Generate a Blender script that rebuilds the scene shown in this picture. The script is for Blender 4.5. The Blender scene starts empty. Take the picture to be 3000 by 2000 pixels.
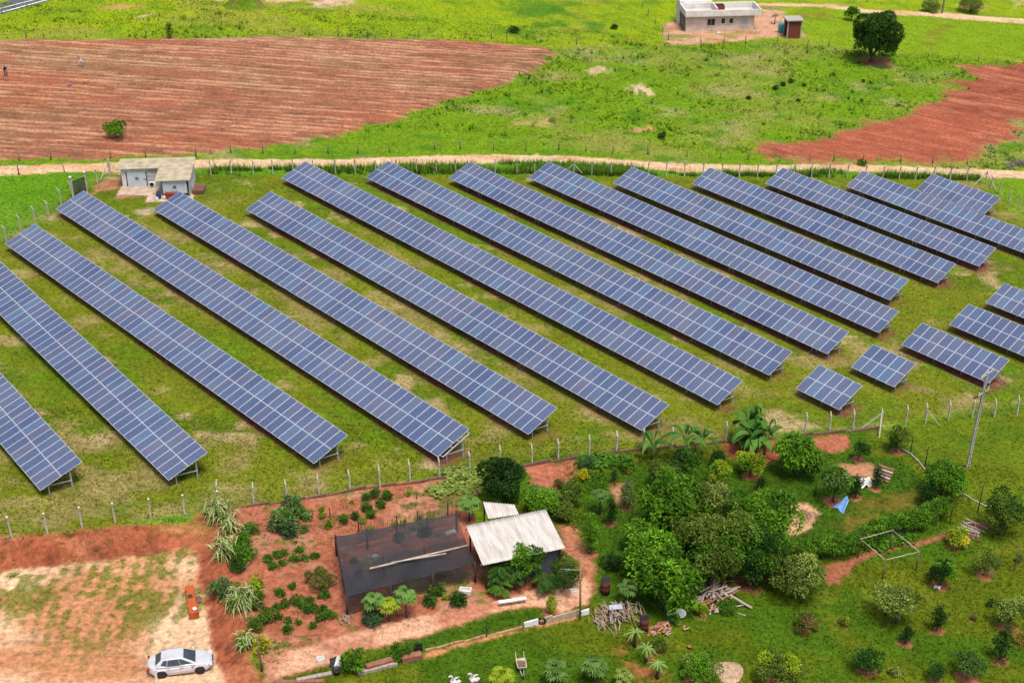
import bpy, bmesh, math, random
import numpy as np
from mathutils import Vector, Matrix, Euler

C = bpy.context.scene.collection
SC = bpy.context.scene
R = math.radians
# ------------------------------------------------------------------ camera
CAM_H, PITCH = 66.8, R(28.59)
cam_d = bpy.data.cameras.new("camera")
cam = bpy.data.objects.new("camera", cam_d); C.objects.link(cam)
cam.location = (0, 0, CAM_H); cam.rotation_euler = (R(90) - PITCH, 0, 0)
cam_d.sensor_width = 36.0; cam_d.lens = 48.0; cam_d.clip_start = 0.5; cam_d.clip_end = 3000
SC.camera = cam
# ------------------------------------------------------------------ world, sun, exposure
SUN_EL, SUN_AZ = R(70), R(152)      # azimuth clockwise from +y: high veiled sun, a little behind the camera
w = bpy.data.worlds.new("World"); SC.world = w; w.use_nodes = True
nt = w.node_tree; bg = nt.nodes["Background"]
sky = nt.nodes.new("ShaderNodeTexSky"); sky.sky_type = 'NISHITA'; sky.sun_disc = False
sky.sun_elevation = SUN_EL; sky.sun_rotation = SUN_AZ; sky.dust_density = 4.0; sky.air_density = 1.0; sky.ozone_density = 0.6
nt.links.new(sky.outputs[0], bg.inputs[0]); bg.inputs[1].default_value = 0.125
sun_d = bpy.data.lights.new("sun", 'SUN'); sun_d.energy = 2.25; sun_d.angle = R(17); sun_d.color = (1, 0.955, 0.88)
sun = bpy.data.objects.new("sun", sun_d); C.objects.link(sun)
sdir = Vector((math.sin(SUN_AZ) * math.cos(SUN_EL), math.cos(SUN_AZ) * math.cos(SUN_EL), math.sin(SUN_EL)))
sun.rotation_euler = sdir.to_track_quat('Z', 'Y').to_euler()
SC.view_settings.view_transform = 'Standard'; SC.view_settings.look = 'None'
SC.view_settings.exposure = 0.8; SC.view_settings.gamma = 1.0
SC.cycles.max_bounces = 6; SC.cycles.transparent_max_bounces = 12
SC.cycles.use_adaptive_sampling = True

# ------------------------------------------------------------------ numbers: noise, pixels to ground
rng = np.random.default_rng(7)
random.seed(5)
def _h(i, j, s):
    n = (i.astype(np.int64) * 374761393 + j.astype(np.int64) * 668265263 + s * 144665) & 0x7fffffff
    n = ((n ^ (n >> 13)) * 1274126177) & 0x7fffffff
    n = n ^ (n >> 16)
    return (n & 0xffff) / 65535.0
def vn(x, y, sx, sy=None, seed=0):
    sy = sy or sx
    u = np.asarray(x, float) / sx + 1000.37; v = np.asarray(y, float) / sy + 1000.71
    i = np.floor(u); j = np.floor(v); a = u - i; b = v - j
    a = a * a * (3 - 2 * a); b = b * b * (3 - 2 * b)
    return ((_h(i, j, seed) * (1 - a) + _h(i + 1, j, seed) * a) * (1 - b)
            + (_h(i, j + 1, seed) * (1 - a) + _h(i + 1, j + 1, seed) * a) * b)
def fbm(x, y, sx, sy=None, seed=0, o=4):
    sy = sy or sx; t = 0; amp = 1; n = 0
    for k in range(o):
        t = t + amp * vn(x, y, sx / 2 ** k, sy / 2 ** k, seed + 17 * k); n += amp; amp *= 0.55
    return t / n
def ss(a, b, x):
    t = np.clip((x - a) / (b - a), 0, 1); return t * t * (3 - 2 * t)
def sdist(x, y, poly):
    """signed distance to a polygon, negative inside; also the nearest border point"""
    x = np.asarray(x, float); y = np.asarray(y, float); sh = x.shape; x = x.ravel(); y = y.ravel()
    best = np.full(x.shape, 1e18); bx = x.copy(); by = y.copy(); ins = np.zeros(x.shape, bool)
    n = len(poly)
    for k in range(n):
        ax, ay = poly[k]; cx, cy = poly[(k + 1) % n]
        dx, dy = cx - ax, cy - ay
        t = np.clip(((x - ax) * dx + (y - ay) * dy) / (dx * dx + dy * dy + 1e-12), 0, 1)
        qx = ax + t * dx; qy = ay + t * dy; d = (x - qx) ** 2 + (y - qy) ** 2
        m = d < best; best = np.where(m, d, best); bx = np.where(m, qx, bx); by = np.where(m, qy, by)
        cr = ((ay > y) != (cy > y)) & (x < dx * (y - ay) / (dy if abs(dy) > 1e-12 else 1e-12) + ax)
        ins ^= cr
    s = np.sqrt(best) * np.where(ins, -1, 1)
    return s.reshape(sh), bx.reshape(sh), by.reshape(sh)
def sd_line(x, y, pts):
    x = np.asarray(x, float); y = np.asarray(y, float); best = np.full(x.shape, 1e18)
    for (ax, ay), (cx, cy) in zip(pts[:-1], pts[1:]):
        dx, dy = cx - ax, cy - ay
        t = np.clip(((x - ax) * dx + (y - ay) * dy) / (dx * dx + dy * dy + 1e-12), 0, 1)
        best = np.minimum(best, (x - ax - t * dx) ** 2 + (y - ay - t * dy) ** 2)
    return np.sqrt(best)
SLOPE = -0.075
def ray(px, py):
    u = (px - 1500) / 4000; v = (py - 1000) / 4000
    c, s = math.cos(PITCH), math.sin(PITCH)
    return u, c - v * s, -s - v * c          # x, y, z
def at0(px, py, h=0.0):                        # on the bare sloping plane
    dx, dy, dz = ray(px, py)
    t = (h - CAM_H) / (dz - SLOPE * dx)
    return dx * t, dy * t
def at_level(px, py, z):
    dx, dy, dz = ray(px, py); t = (z - CAM_H) / dz
    return dx * t, dy * t
# measuring marks read off enlargements of the photograph
def mk(ox, oy, s): return lambda x, y: (ox + x / s, oy + y / s)
D = lambda x, y: (x * 1.27551, y * 1.27551)
k1 = mk(0, 0, 2.352); k2 = mk(1000, 0, 2.352); k3 = mk(2000, 0, 2.352); k4 = mk(0, 400, 2.352); k5 = mk(2200, 700, 2.614)
p1 = mk(0, 1300, 2.24); c2 = mk(600, 1350, 2.412); c3 = mk(1200, 1150, 2.412); c4 = mk(1750, 1150, 2.412)
c5 = mk(2350, 1200, 2.412); c6 = mk(1200, 1600, 3.92); c7 = mk(1700, 1600, 3.36); c8 = mk(2300, 1600, 3.36)
w1 = mk(0, 530, 3.92); o1 = mk(2550, 480, 2.6356); n1 = mk(950, 1480, 2.636); h1 = mk(1920, 0, 2.8); s1 = mk(300, 440, 3.953)
PADZ = lambda x: 0.5 - 0.022 * x
PAD = [at_level(*p1(a, b), 0.8) for a, b in ((-500, 960), (0, 884), (300, 850), (700, 792), (1000, 745), (1235, 700), (1290, 745),
       (1288, 900), (1325, 1000), (1360, 1200), (1375, 1350), (1440, 1500), (1490, 1640), (1500, 1900), (-500, 1900))]
SITES = [(*at0(*s1(640, 480)), 6.5, 10.5), (*at0(*h1(600, 235)), 12, 20), (*at0(*c3(800, 1120)), 4.5, 7)]   # ground levelled for buildings
def g(x, y):
    x = np.asarray(x, float); y = np.asarray(y, float)
    z = SLOPE * x + 0.16 * (fbm(x, y, 14, seed=3, o=3) - 0.5)
    far = ss(180, 215, y)
    z = z + far * 1.0 * (fbm(x, y, 40, seed=9, o=3) - 0.5)
    near = (x < -5) & (y < 125)
    if np.any(near):
        s, _, _ = sdist(x, y, PAD)
        t = ss(0.0, 2.0, s + 0.5 * (fbm(x, y, 1.6, seed=31) - 0.5))
        pad = PADZ(x) + 0.05 * (fbm(x, y, 3, seed=5) - 0.5)
        z = np.where(near, pad * (1 - t) + z * t, z)
    for sx_, sy_, r0, r1 in SITES:
        d = np.hypot(x - sx_, y - sy_)
        z = np.where(d < r1, z + (SLOPE * sx_ - z) * (1 - ss(r0, r1, d)), z)
    return z
def at(p, h=0.0):
    """a mark on the photograph -> the point h metres above the ground there"""
    px, py = p; dx, dy, dz = ray(px, py)
    t = (h - CAM_H) / (dz - SLOPE * dx)
    for _ in range(14):
        zg = float(g(np.array([dx * t]), np.array([dy * t]))[0]) + h
        zr = CAM_H + dz * t
        t += (zg - zr) / (dz - SLOPE * dx) * 0.8
    return Vector((dx * t, dy * t, CAM_H + dz * t))
def gz(x, y): return float(g(np.array([x]), np.array([y]))[0])
def mpp(p):                                    # metres per photograph pixel at a mark
    x, y = at0(*p); return (y * math.cos(PITCH) + CAM_H * math.sin(PITCH)) / 4000
def poly(fn, *pts): return [at0(*fn(a, b)) for a, b in pts]

# ------------------------------------------------------------------ objects
def tag(o, label=None, cat=None, group=None, kind=None):
    if label: o['label'] = label
    if cat: o['category'] = cat
    if group: o['group'] = group
    if kind: o['kind'] = kind
    return o
def empty(name, loc, rz=0.0, label=None, cat=None, group=None):
    o = bpy.data.objects.new(name, None); C.objects.link(o); o.location = loc; o.rotation_euler = (0, 0, rz)
    o.empty_display_size = 0.3
    return tag(o, label, cat, group)
def link(name, me, parent=None, loc=None):
    o = bpy.data.objects.new(name, me); C.objects.link(o)
    if parent is not None: o.parent = parent
    if loc is not None: o.location = loc
    return o
def np_mesh(name, V, F, mats, mi=None, col=None, smooth=False, uv=None):
    """V (n,3), F (m,k) of equal sized faces, col per vertex (n,3)"""
    V = np.asarray(V, np.float32); F = np.asarray(F, np.int32); k = F.shape[1]
    me = bpy.data.meshes.new(name)
    me.vertices.add(len(V)); me.vertices.foreach_set("co", V.ravel())
    me.loops.add(F.size); me.loops.foreach_set("vertex_index", F.ravel())
    me.polygons.add(len(F)); me.polygons.foreach_set("loop_start", np.arange(0, F.size, k, dtype=np.int32))
    me.polygons.foreach_set("loop_total", np.full(len(F), k, np.int32))
    for m in (mats if isinstance(mats, (list, tuple)) else [mats]): me.materials.append(m)
    if mi is not None: me.polygons.foreach_set("material_index", np.asarray(mi, np.int32))
    me.polygons.foreach_set("use_smooth", np.full(len(F), smooth, bool))
    if col is not None:
        a = me.color_attributes.new("Col", 'FLOAT_COLOR', 'POINT')
        c4_ = np.ones((len(V), 4), np.float32); c4_[:, :3] = col
        a.data.foreach_set("color", c4_.ravel())
    me.update(calc_edges=True); me.validate()
    return me
class MB:
    """collects shapes; build() links them as ONE mesh object"""
    def __init__(s): s.bm = bmesh.new()
    def box(s, c, size, rot=None, mi=0, bev=0.0):
        m = Matrix.Translation(c) @ (rot.to_4x4() if rot is not None else Matrix.Identity(4)) @ Matrix.Diagonal((*size, 1))
        r = bmesh.ops.create_cube(s.bm, size=1.0, matrix=m)
        fs = {f for v in r['verts'] for f in v.link_faces}
        for f in fs: f.material_index = mi
        if bev > 0:
            es = list({e for v in r['verts'] for e in v.link_edges})
            q = bmesh.ops.bevel(s.bm, geom=es, offset=bev, segments=1, affect='EDGES', profile=0.5)
            for f in q['faces']: f.material_index = mi
        return s
    def bar(s, a, b, w, d=None, mi=0, up=(0, 0, 1)):
        a = Vector(a); b = Vector(b); z = (b - a); L = z.length; z.normalize()
        u = Vector(up); x = u.cross(z)
        if x.length < 1e-3: x = Vector((1, 0, 0)).cross(z)
        x.normalize(); y = z.cross(x)
        rot = Matrix((x, y, z)).transposed()
        return s.box((a + b) / 2, (w, d or w, L), rot, mi)
    def tube(s, pts, r, n=6, mi=0, cap=True):
        pts = [Vector(p) for p in pts]; rs = r if isinstance(r, (list, tuple)) else [r] * len(pts)
        rings = []
        for i, p in enumerate(pts):
            t = (pts[min(i + 1, len(pts) - 1)] - pts[max(i - 1, 0)]).normalized()
            x = t.cross(Vector((0.13, 0.31, 0.94)))
            if x.length < 0.1: x = t.cross(Vector((1, 0, 0)))
            x.normalize(); y = t.cross(x)
            rings.append([s.bm.verts.new(p + (x * math.cos(6.28318 * k / n) + y * math.sin(6.28318 * k / n)) * rs[i]) for k in range(n)])
        for a, b in zip(rings[:-1], rings[1:]):
            for k in range(n):
                f = s.bm.faces.new((a[k], a[(k + 1) % n], b[(k + 1) % n], b[k])); f.material_index = mi; f.smooth = n > 5
        if cap:
            for rg in (rings[0][::-1], rings[-1]):
                f = s.bm.faces.new(rg); f.material_index = mi
        return s
    def lathe(s, prof, n=16, c=(0, 0, 0), mi=0, cap=True):
        c = Vector(c); rings = []
        for r, z in prof:
            rings.append([s.bm.verts.new(c + Vector((r * math.cos(6.28318 * k / n), r * math.sin(6.28318 * k / n), z))) for k in range(n)])
        for a, b in zip(rings[:-1], rings[1:]):
            for k in range(n):
                f = s.bm.faces.new((a[k], a[(k + 1) % n], b[(k + 1) % n], b[k])); f.material_index = mi; f.smooth = True
        if cap:
            f = s.bm.faces.new(rings[0][::-1]); f.material_index = mi
            f = s.bm.faces.new(rings[-1]); f.material_index = mi
        return s
    def face(s, pts, mi=0):
        f = s.bm.faces.new([s.bm.verts.new(Vector(p)) for p in pts]); f.material_index = mi; return s
    def slab(s, pts, th, mi=0):
        """closed slab: top outline pts, th metres thick downwards"""
        a = [s.bm.verts.new(Vector(p)) for p in pts]; b = [s.bm.verts.new(Vector(p) - Vector((0, 0, th))) for p in pts]
        n = len(pts)
        for vs in (a, b[::-1]):
            f = s.bm.faces.new(vs); f.material_index = mi
        for k in range(n):
            f = s.bm.faces.new((a[k], b[k], b[(k + 1) % n], a[(k + 1) % n])); f.material_index = mi
        return s
    def mesh(s, name, mats):
        bmesh.ops.recalc_face_normals(s.bm, faces=s.bm.faces[:])
        me = bpy.data.meshes.new(name); s.bm.to_mesh(me); s.bm.free()
        for m in (mats if isinstance(mats, (list, tuple)) else [mats]): me.materials.append(m)
        return me
    def build(s, name, mats, parent=None, loc=None): return link(name, s.mesh(name, mats), parent, loc)

# ------------------------------------------------------------------ materials
def nodes(m): return m.node_tree.nodes, m.node_tree.links
def mat(name, c1, c2=None, rough=0.8, scale=3.0, detail=4.0, bump=0.0, bscale=None, metal=0.0, stretch=None, spec=0.3, ramp=(0.35, 0.65)):
    m = bpy.data.materials.new(name); m.use_nodes = True; N, L = nodes(m); b = N["Principled BSDF"]
    b.inputs["Roughness"].default_value = rough; b.inputs["Metallic"].default_value = metal; b.inputs["Specular IOR Level"].default_value = spec
    c2 = c2 or tuple(v * 0.72 for v in c1)
    tc = N.new("ShaderNodeTexCoord"); src = tc.outputs["Object"]
    if stretch:
        mp = N.new("ShaderNodeMapping"); mp.inputs["Scale"].default_value = stretch; L.new(src, mp.inputs[0]); src = mp.outputs[0]
    no = N.new("ShaderNodeTexNoise"); no.inputs["Scale"].default_value = scale; no.inputs["Detail"].default_value = detail
    L.new(src, no.inputs["Vector"])
    cr = N.new("ShaderNodeValToRGB"); cr.color_ramp.elements[0].position, cr.color_ramp.elements[1].position = ramp
    cr.color_ramp.elements[0].color = (*c1, 1); cr.color_ramp.elements[1].color = (*c2, 1)
    L.new(no.outputs[0], cr.inputs[0]); L.new(cr.outputs[0], b.inputs["Base Color"])
    if bump:
        n2 = N.new("ShaderNodeTexNoise"); n2.inputs["Scale"].default_value = bscale or scale * 6; n2.inputs["Detail"].default_value = 3
        L.new(src, n2.inputs["Vector"])
        bp = N.new("ShaderNodeBump"); bp.inputs["Distance"].default_value = bump; bp.inputs["Strength"].default_value = 1
        L.new(n2.outputs[0], bp.inputs["Height"]); L.new(bp.outputs[0], b.inputs["Normal"])
    return m
def ground_mat():
    m = bpy.data.materials.new("ground_cover"); m.use_nodes = True; N, L = nodes(m); b = N["Principled BSDF"]
    b.inputs["Roughness"].default_value = 0.95; b.inputs["Specular IOR Level"].default_value = 0.08
    at_ = N.new("ShaderNodeAttribute"); at_.attribute_name = "Col"
    tc = N.new("ShaderNodeTexCoord")
    def noise(sc, det, rg=0.6):
        n = N.new("ShaderNodeTexNoise"); n.inputs["Scale"].default_value = sc; n.inputs["Detail"].default_value = det; n.inputs["Roughness"].default_value = rg
        L.new(tc.outputs["Object"], n.inputs["Vector"]); return n
    n1_ = noise(2.6, 6, 0.72); n2_ = noise(0.35, 4)
    mr = N.new("ShaderNodeMapRange"); mr.inputs["From Min"].default_value = 0.3; mr.inputs["From Max"].default_value = 0.7
    mr.inputs["To Min"].default_value = 0.5; mr.inputs["To Max"].default_value = 1.5; L.new(n1_.outputs[0], mr.inputs[0])
    mr2 = N.new("ShaderNodeMapRange"); mr2.inputs["From Min"].default_value = 0.3; mr2.inputs["From Max"].default_value = 0.7
    mr2.inputs["To Min"].default_value = 0.85; mr2.inputs["To Max"].default_value = 1.15; L.new(n2_.outputs[0], mr2.inputs[0])
    mu = N.new("ShaderNodeMath"); mu.operation = 'MULTIPLY'; L.new(mr.outputs[0], mu.inputs[0]); L.new(mr2.outputs[0], mu.inputs[1])
    vm = N.new("ShaderNodeVectorMath"); vm.operation = 'SCALE'; L.new(at_.outputs["Color"], vm.inputs[0]); L.new(mu.outputs[0], vm.inputs["Scale"])
    L.new(vm.outputs[0], b.inputs["Base Color"])
    n3_ = noise(5.0, 5, 0.7)
    bp = N.new("ShaderNodeBump"); bp.inputs["Distance"].default_value = 0.12; bp.inputs["Strength"].default_value = 0.8
    L.new(n3_.outputs[0], bp.inputs["Height"]); L.new(bp.outputs[0], b.inputs["Normal"])
    return m
def leaf_mat(name="leaf", rough=0.6, trans=0.3, flat=False):
    m = bpy.data.materials.new(name); m.use_nodes = True; N, L = nodes(m); b = N["Principled BSDF"]
    b.inputs["Roughness"].default_value = rough; b.inputs["Specular IOR Level"].default_value = 0.06 if flat else 0.1
    a = N.new("ShaderNodeAttribute"); a.attribute_name = "Col"
    tc = N.new("ShaderNodeTexCoord"); no = N.new("ShaderNodeTexNoise"); no.inputs["Scale"].default_value = 9; L.new(tc.outputs["Object"], no.inputs["Vector"])
    mr = N.new("ShaderNodeMapRange"); mr.inputs["To Min"].default_value = 0.75; mr.inputs["To Max"].default_value = 1.25; L.new(no.outputs[0], mr.inputs[0])
    vm = N.new("ShaderNodeVectorMath"); vm.operation = 'SCALE'; L.new(a.outputs["Color"], vm.inputs[0]); L.new(mr.outputs[0], vm.inputs["Scale"])
    L.new(vm.outputs[0], b.inputs["Base Color"])
    if flat:                                  # thin blades are lit like the sward they stand in
        nv = N.new("ShaderNodeTexNoise"); nv.inputs["Scale"].default_value = 14; L.new(tc.outputs["Object"], nv.inputs["Vector"])
        v2 = N.new("ShaderNodeVectorMath"); v2.operation = 'MULTIPLY_ADD'; L.new(nv.outputs["Color"], v2.inputs[0]); v2.inputs[1].default_value = (2.2, 2.2, 0.2); v2.inputs[2].default_value = (-1.1, -1.1, 0.9)
        v3 = N.new("ShaderNodeVectorMath"); v3.operation = 'NORMALIZE'; L.new(v2.outputs[0], v3.inputs[0]); L.new(v3.outputs[0], b.inputs["Normal"])
        return m
    tr = N.new("ShaderNodeBsdfTranslucent"); L.new(vm.outputs[0], tr.inputs["Color"])
    mx = N.new("ShaderNodeMixShader"); mx.inputs[0].default_value = trans
    L.new(b.outputs[0], mx.inputs[1]); L.new(tr.outputs[0], mx.inputs[2]); L.new(mx.outputs[0], N["Material Output"].inputs[0])
    return m
GROUND = ground_mat(); LEAF = leaf_mat(); BLADE = leaf_mat("grass_blade", 0.8, flat=True)
CONCRETE = mat("concrete", (0.34, 0.32, 0.29), (0.22, 0.20, 0.17), 0.9, 4, bump=0.01)
POSTCON = mat("post_concrete", (0.42, 0.39, 0.34), (0.28, 0.25, 0.20), 0.9, 3)
WHITEPAINT = mat("white_paint", (0.66, 0.65, 0.62), (0.50, 0.48, 0.44), 0.7, 2.5)
WOOD = mat("grey_wood", (0.16, 0.11, 0.075), (0.085, 0.06, 0.042), 0.9, 4, stretch=(1, 1, 0.3))
DARKWOOD = mat("dark_wood", (0.05, 0.032, 0.024), (0.025, 0.017, 0.013), 0.9, 4)
BARK = mat("bark", (0.12, 0.085, 0.06), (0.06, 0.042, 0.03), 0.95, 6, bump=0.02)
WIRE = mat("wire", (0.16, 0.155, 0.15), (0.10, 0.095, 0.09), 0.6, 5, metal=0.3)
BLACK = mat("black_plastic", (0.012, 0.012, 0.013), (0.02, 0.019, 0.018), 0.5, 6)
GALV = mat("galvanised_steel", (0.48, 0.49, 0.50), (0.36, 0.37, 0.38), 0.45, 6, metal=0.5)

# ------------------------------------------------------------------ what grows or lies where (albedo)
G_FAR = (0.165, 0.225, 0.003); G_MIDA = (0.098, 0.175, 0.004); G_MIDB = (0.165, 0.18, 0.03); G_LUSH = (0.07, 0.165, 0.004)
G_SOLA = (0.102, 0.122, 0.006); G_SOLB = (0.074, 0.125, 0.004); G_DRY = (0.29, 0.22, 0.10); G_ORCH = (0.066, 0.090, 0.003); G_ORCB = (0.042, 0.088, 0.003)
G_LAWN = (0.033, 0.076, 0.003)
S_RED = (0.275, 0.095, 0.05); S_PALE = (0.47, 0.26, 0.16); S_PAD = (0.49, 0.32, 0.19); S_BANK = (0.24, 0.07, 0.032); S_ROAD = (0.46, 0.31, 0.18)
S_FIELD = (0.20, 0.078, 0.042); S_FIELD2 = (0.22, 0.066, 0.034); S_DARK = (0.13, 0.05, 0.03)
FIELD_A = poly(D, (-60, 92), (0, 92), (640, 85), (1060, 92), (1240, 108), (1275, 125), (1240, 150), (1170, 185), (1060, 222), (940, 262), (830, 300),
               (700, 330), (560, 345), (350, 354), (180, 364), (0, 372), (-60, 374))
FIELD_B = poly(k3, (1950, 452), (2352, 447), (2700, 450), (2700, 800), (2352, 840), (2250, 960), (2060, 1040), (1940, 1105), (1500, 1112), (600, 1106), (490, 1040), (560, 1000), (800, 975),
               (1200, 885), (1500, 795), (1750, 690), (1920, 605), (1830, 562), (2010, 530), (1940, 490))
_up = [k1(-300, 1150), k1(0, 1145), k1(820, 1120), k1(1340, 1105), k1(2352, 1100), k2(400, 1080), k2(1000, 1065), k2(1400, 1068), k2(1800, 1090), k3(0, 1128), k3(500, 1140), k3(1000, 1130), k3(1500, 1147), k3(2000, 1167), k3(2352, 1182), k3(2700, 1200)]
_lo = [k3(2700, 1250), k3(2352, 1232), k3(1800, 1206), k3(1400, 1186), k3(1000, 1174), k3(600, 1186), k3(0, 1188), k2(2000, 1152), k2(1600, 1126), k2(1200, 1116), k2(800, 1136), k2(400, 1139), k1(2352, 1152), k1(1350, 1160), k1(820, 1180), k1(450, 1186), k1(0, 1206), k1(-300, 1220)]
ROAD = [at0(*q) for q in _up + _lo]
TRACK = [at0(*q) for q in [k3(420, 30), k3(700, 27), k3(1000, 32), k3(1300, 68), k3(1800, 88), k3(2100, 120), k3(2352, 138), k3(2700, 160), k3(2700, 190), k3(2352, 165), k3(2000, 143), k3(1700, 112), k3(1250, 90), k3(1000, 52), k3(700, 44), k3(420, 48)]]
HWY = [at0(*q) for q in [k1(-400, 110), k1(-400, 200), k1(0, 95), k1(360, 0), k1(700, -85), k1(500, -85), k1(70, 0), k1(0, 20)]]
YARD = poly(h1, (60, 180), (190, 120), (300, 30), (700, 20), (860, 35), (1060, 60), (1040, 130), (1070, 200), (1210, 310), (1230, 345), (900, 330), (560, 342), (100, 340), (50, 250))
GARDEN = poly(D, (478, 1190), (560, 1162), (650, 1150), (800, 1122), (930, 1105), (1010, 1095), (1062, 1088), (1100, 1120), (1085, 1180), (1110, 1300), (1300, 1285), (1345, 1300), (1360, 1385),
              (1290, 1408), (1235, 1395), (1180, 1398), (1090, 1420), (990, 1455), (860, 1490), (750, 1530), (615, 1566), (596, 1520), (560, 1440), (505, 1330), (520, 1240))
PATH = poly(D, (600, 1512), (720, 1478), (900, 1432), (1060, 1398), (1150, 1375), (1250, 1352), (1345, 1325), (1358, 1384), (1290, 1406), (1235, 1393), (1180, 1396), (1090, 1418), (990, 1453), (860, 1488), (750, 1528), (612, 1562))
SOLAR = poly(D, (-60, 640), (12, 552), (190, 430), (252, 392), (450, 390), (1000, 398), (1400, 402), (1800, 404), (2250, 418), (2400, 560), (2500, 800), (2400, 925), (2130, 958), (1870, 988), (1480, 1026), (1010, 1086), (650, 1152), (430, 1182), (0, 1242), (-200, 1265))
ORCHARD = poly(D, (1010, 1090), (1480, 1030), (1870, 990), (2040, 985), (2220, 1120), (2260, 1200), (2450, 1180), (2450, 1650), (500, 1650), (600, 1520), (1000, 1400), (1330, 1380))
LAWN = poly(D, (1330, 1090), (1480, 1060), (1640, 1060), (1900, 1040), (2100, 1060), (2150, 1180), (1950, 1260), (1800, 1320), (1500, 1420), (1380, 1380), (1340, 1240))
LAWN2 = poly(D, (780, 1535), (900, 1490), (1000, 1455), (1100, 1425), (1235, 1398), (1240, 1420), (1100, 1455), (970, 1490), (850, 1540))
UPPER = poly(D, (-100, -60), (2500, -60), (2500, 145), (2200, 132), (1900, 105), (1600, 98), (1300, 106), (1060, 88), (640, 80), (0, 88), (-100, 90))
LEFTG = poly(D, (-150, 395), (250, 388), (190, 430), (12, 552), (-100, 640))
BRIGHT_R = poly(D, (1850, 20), (2450, 45), (2450, 140), (2150, 130), (1950, 110), (1850, 90))
RIGHTG = poly(D, (2040, 985), (2200, 950), (2450, 905), (2450, 1180), (2260, 1200), (2215, 1110))
STRIP = poly(k2, (-1000, 1165), (0, 1160), (600, 1140), (900, 1140), (1200, 1118), (1500, 1128), (1900, 1150), (2300, 1185), (2900, 1190), (3400, 1180), (4100, 1215), (4400, 1225), (4400, 1248), (3900, 1235), (3400, 1222), (2400, 1215), (1800, 1210), (1300, 1200), (600, 1200), (0, 1205), (-1000, 1210))
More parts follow.
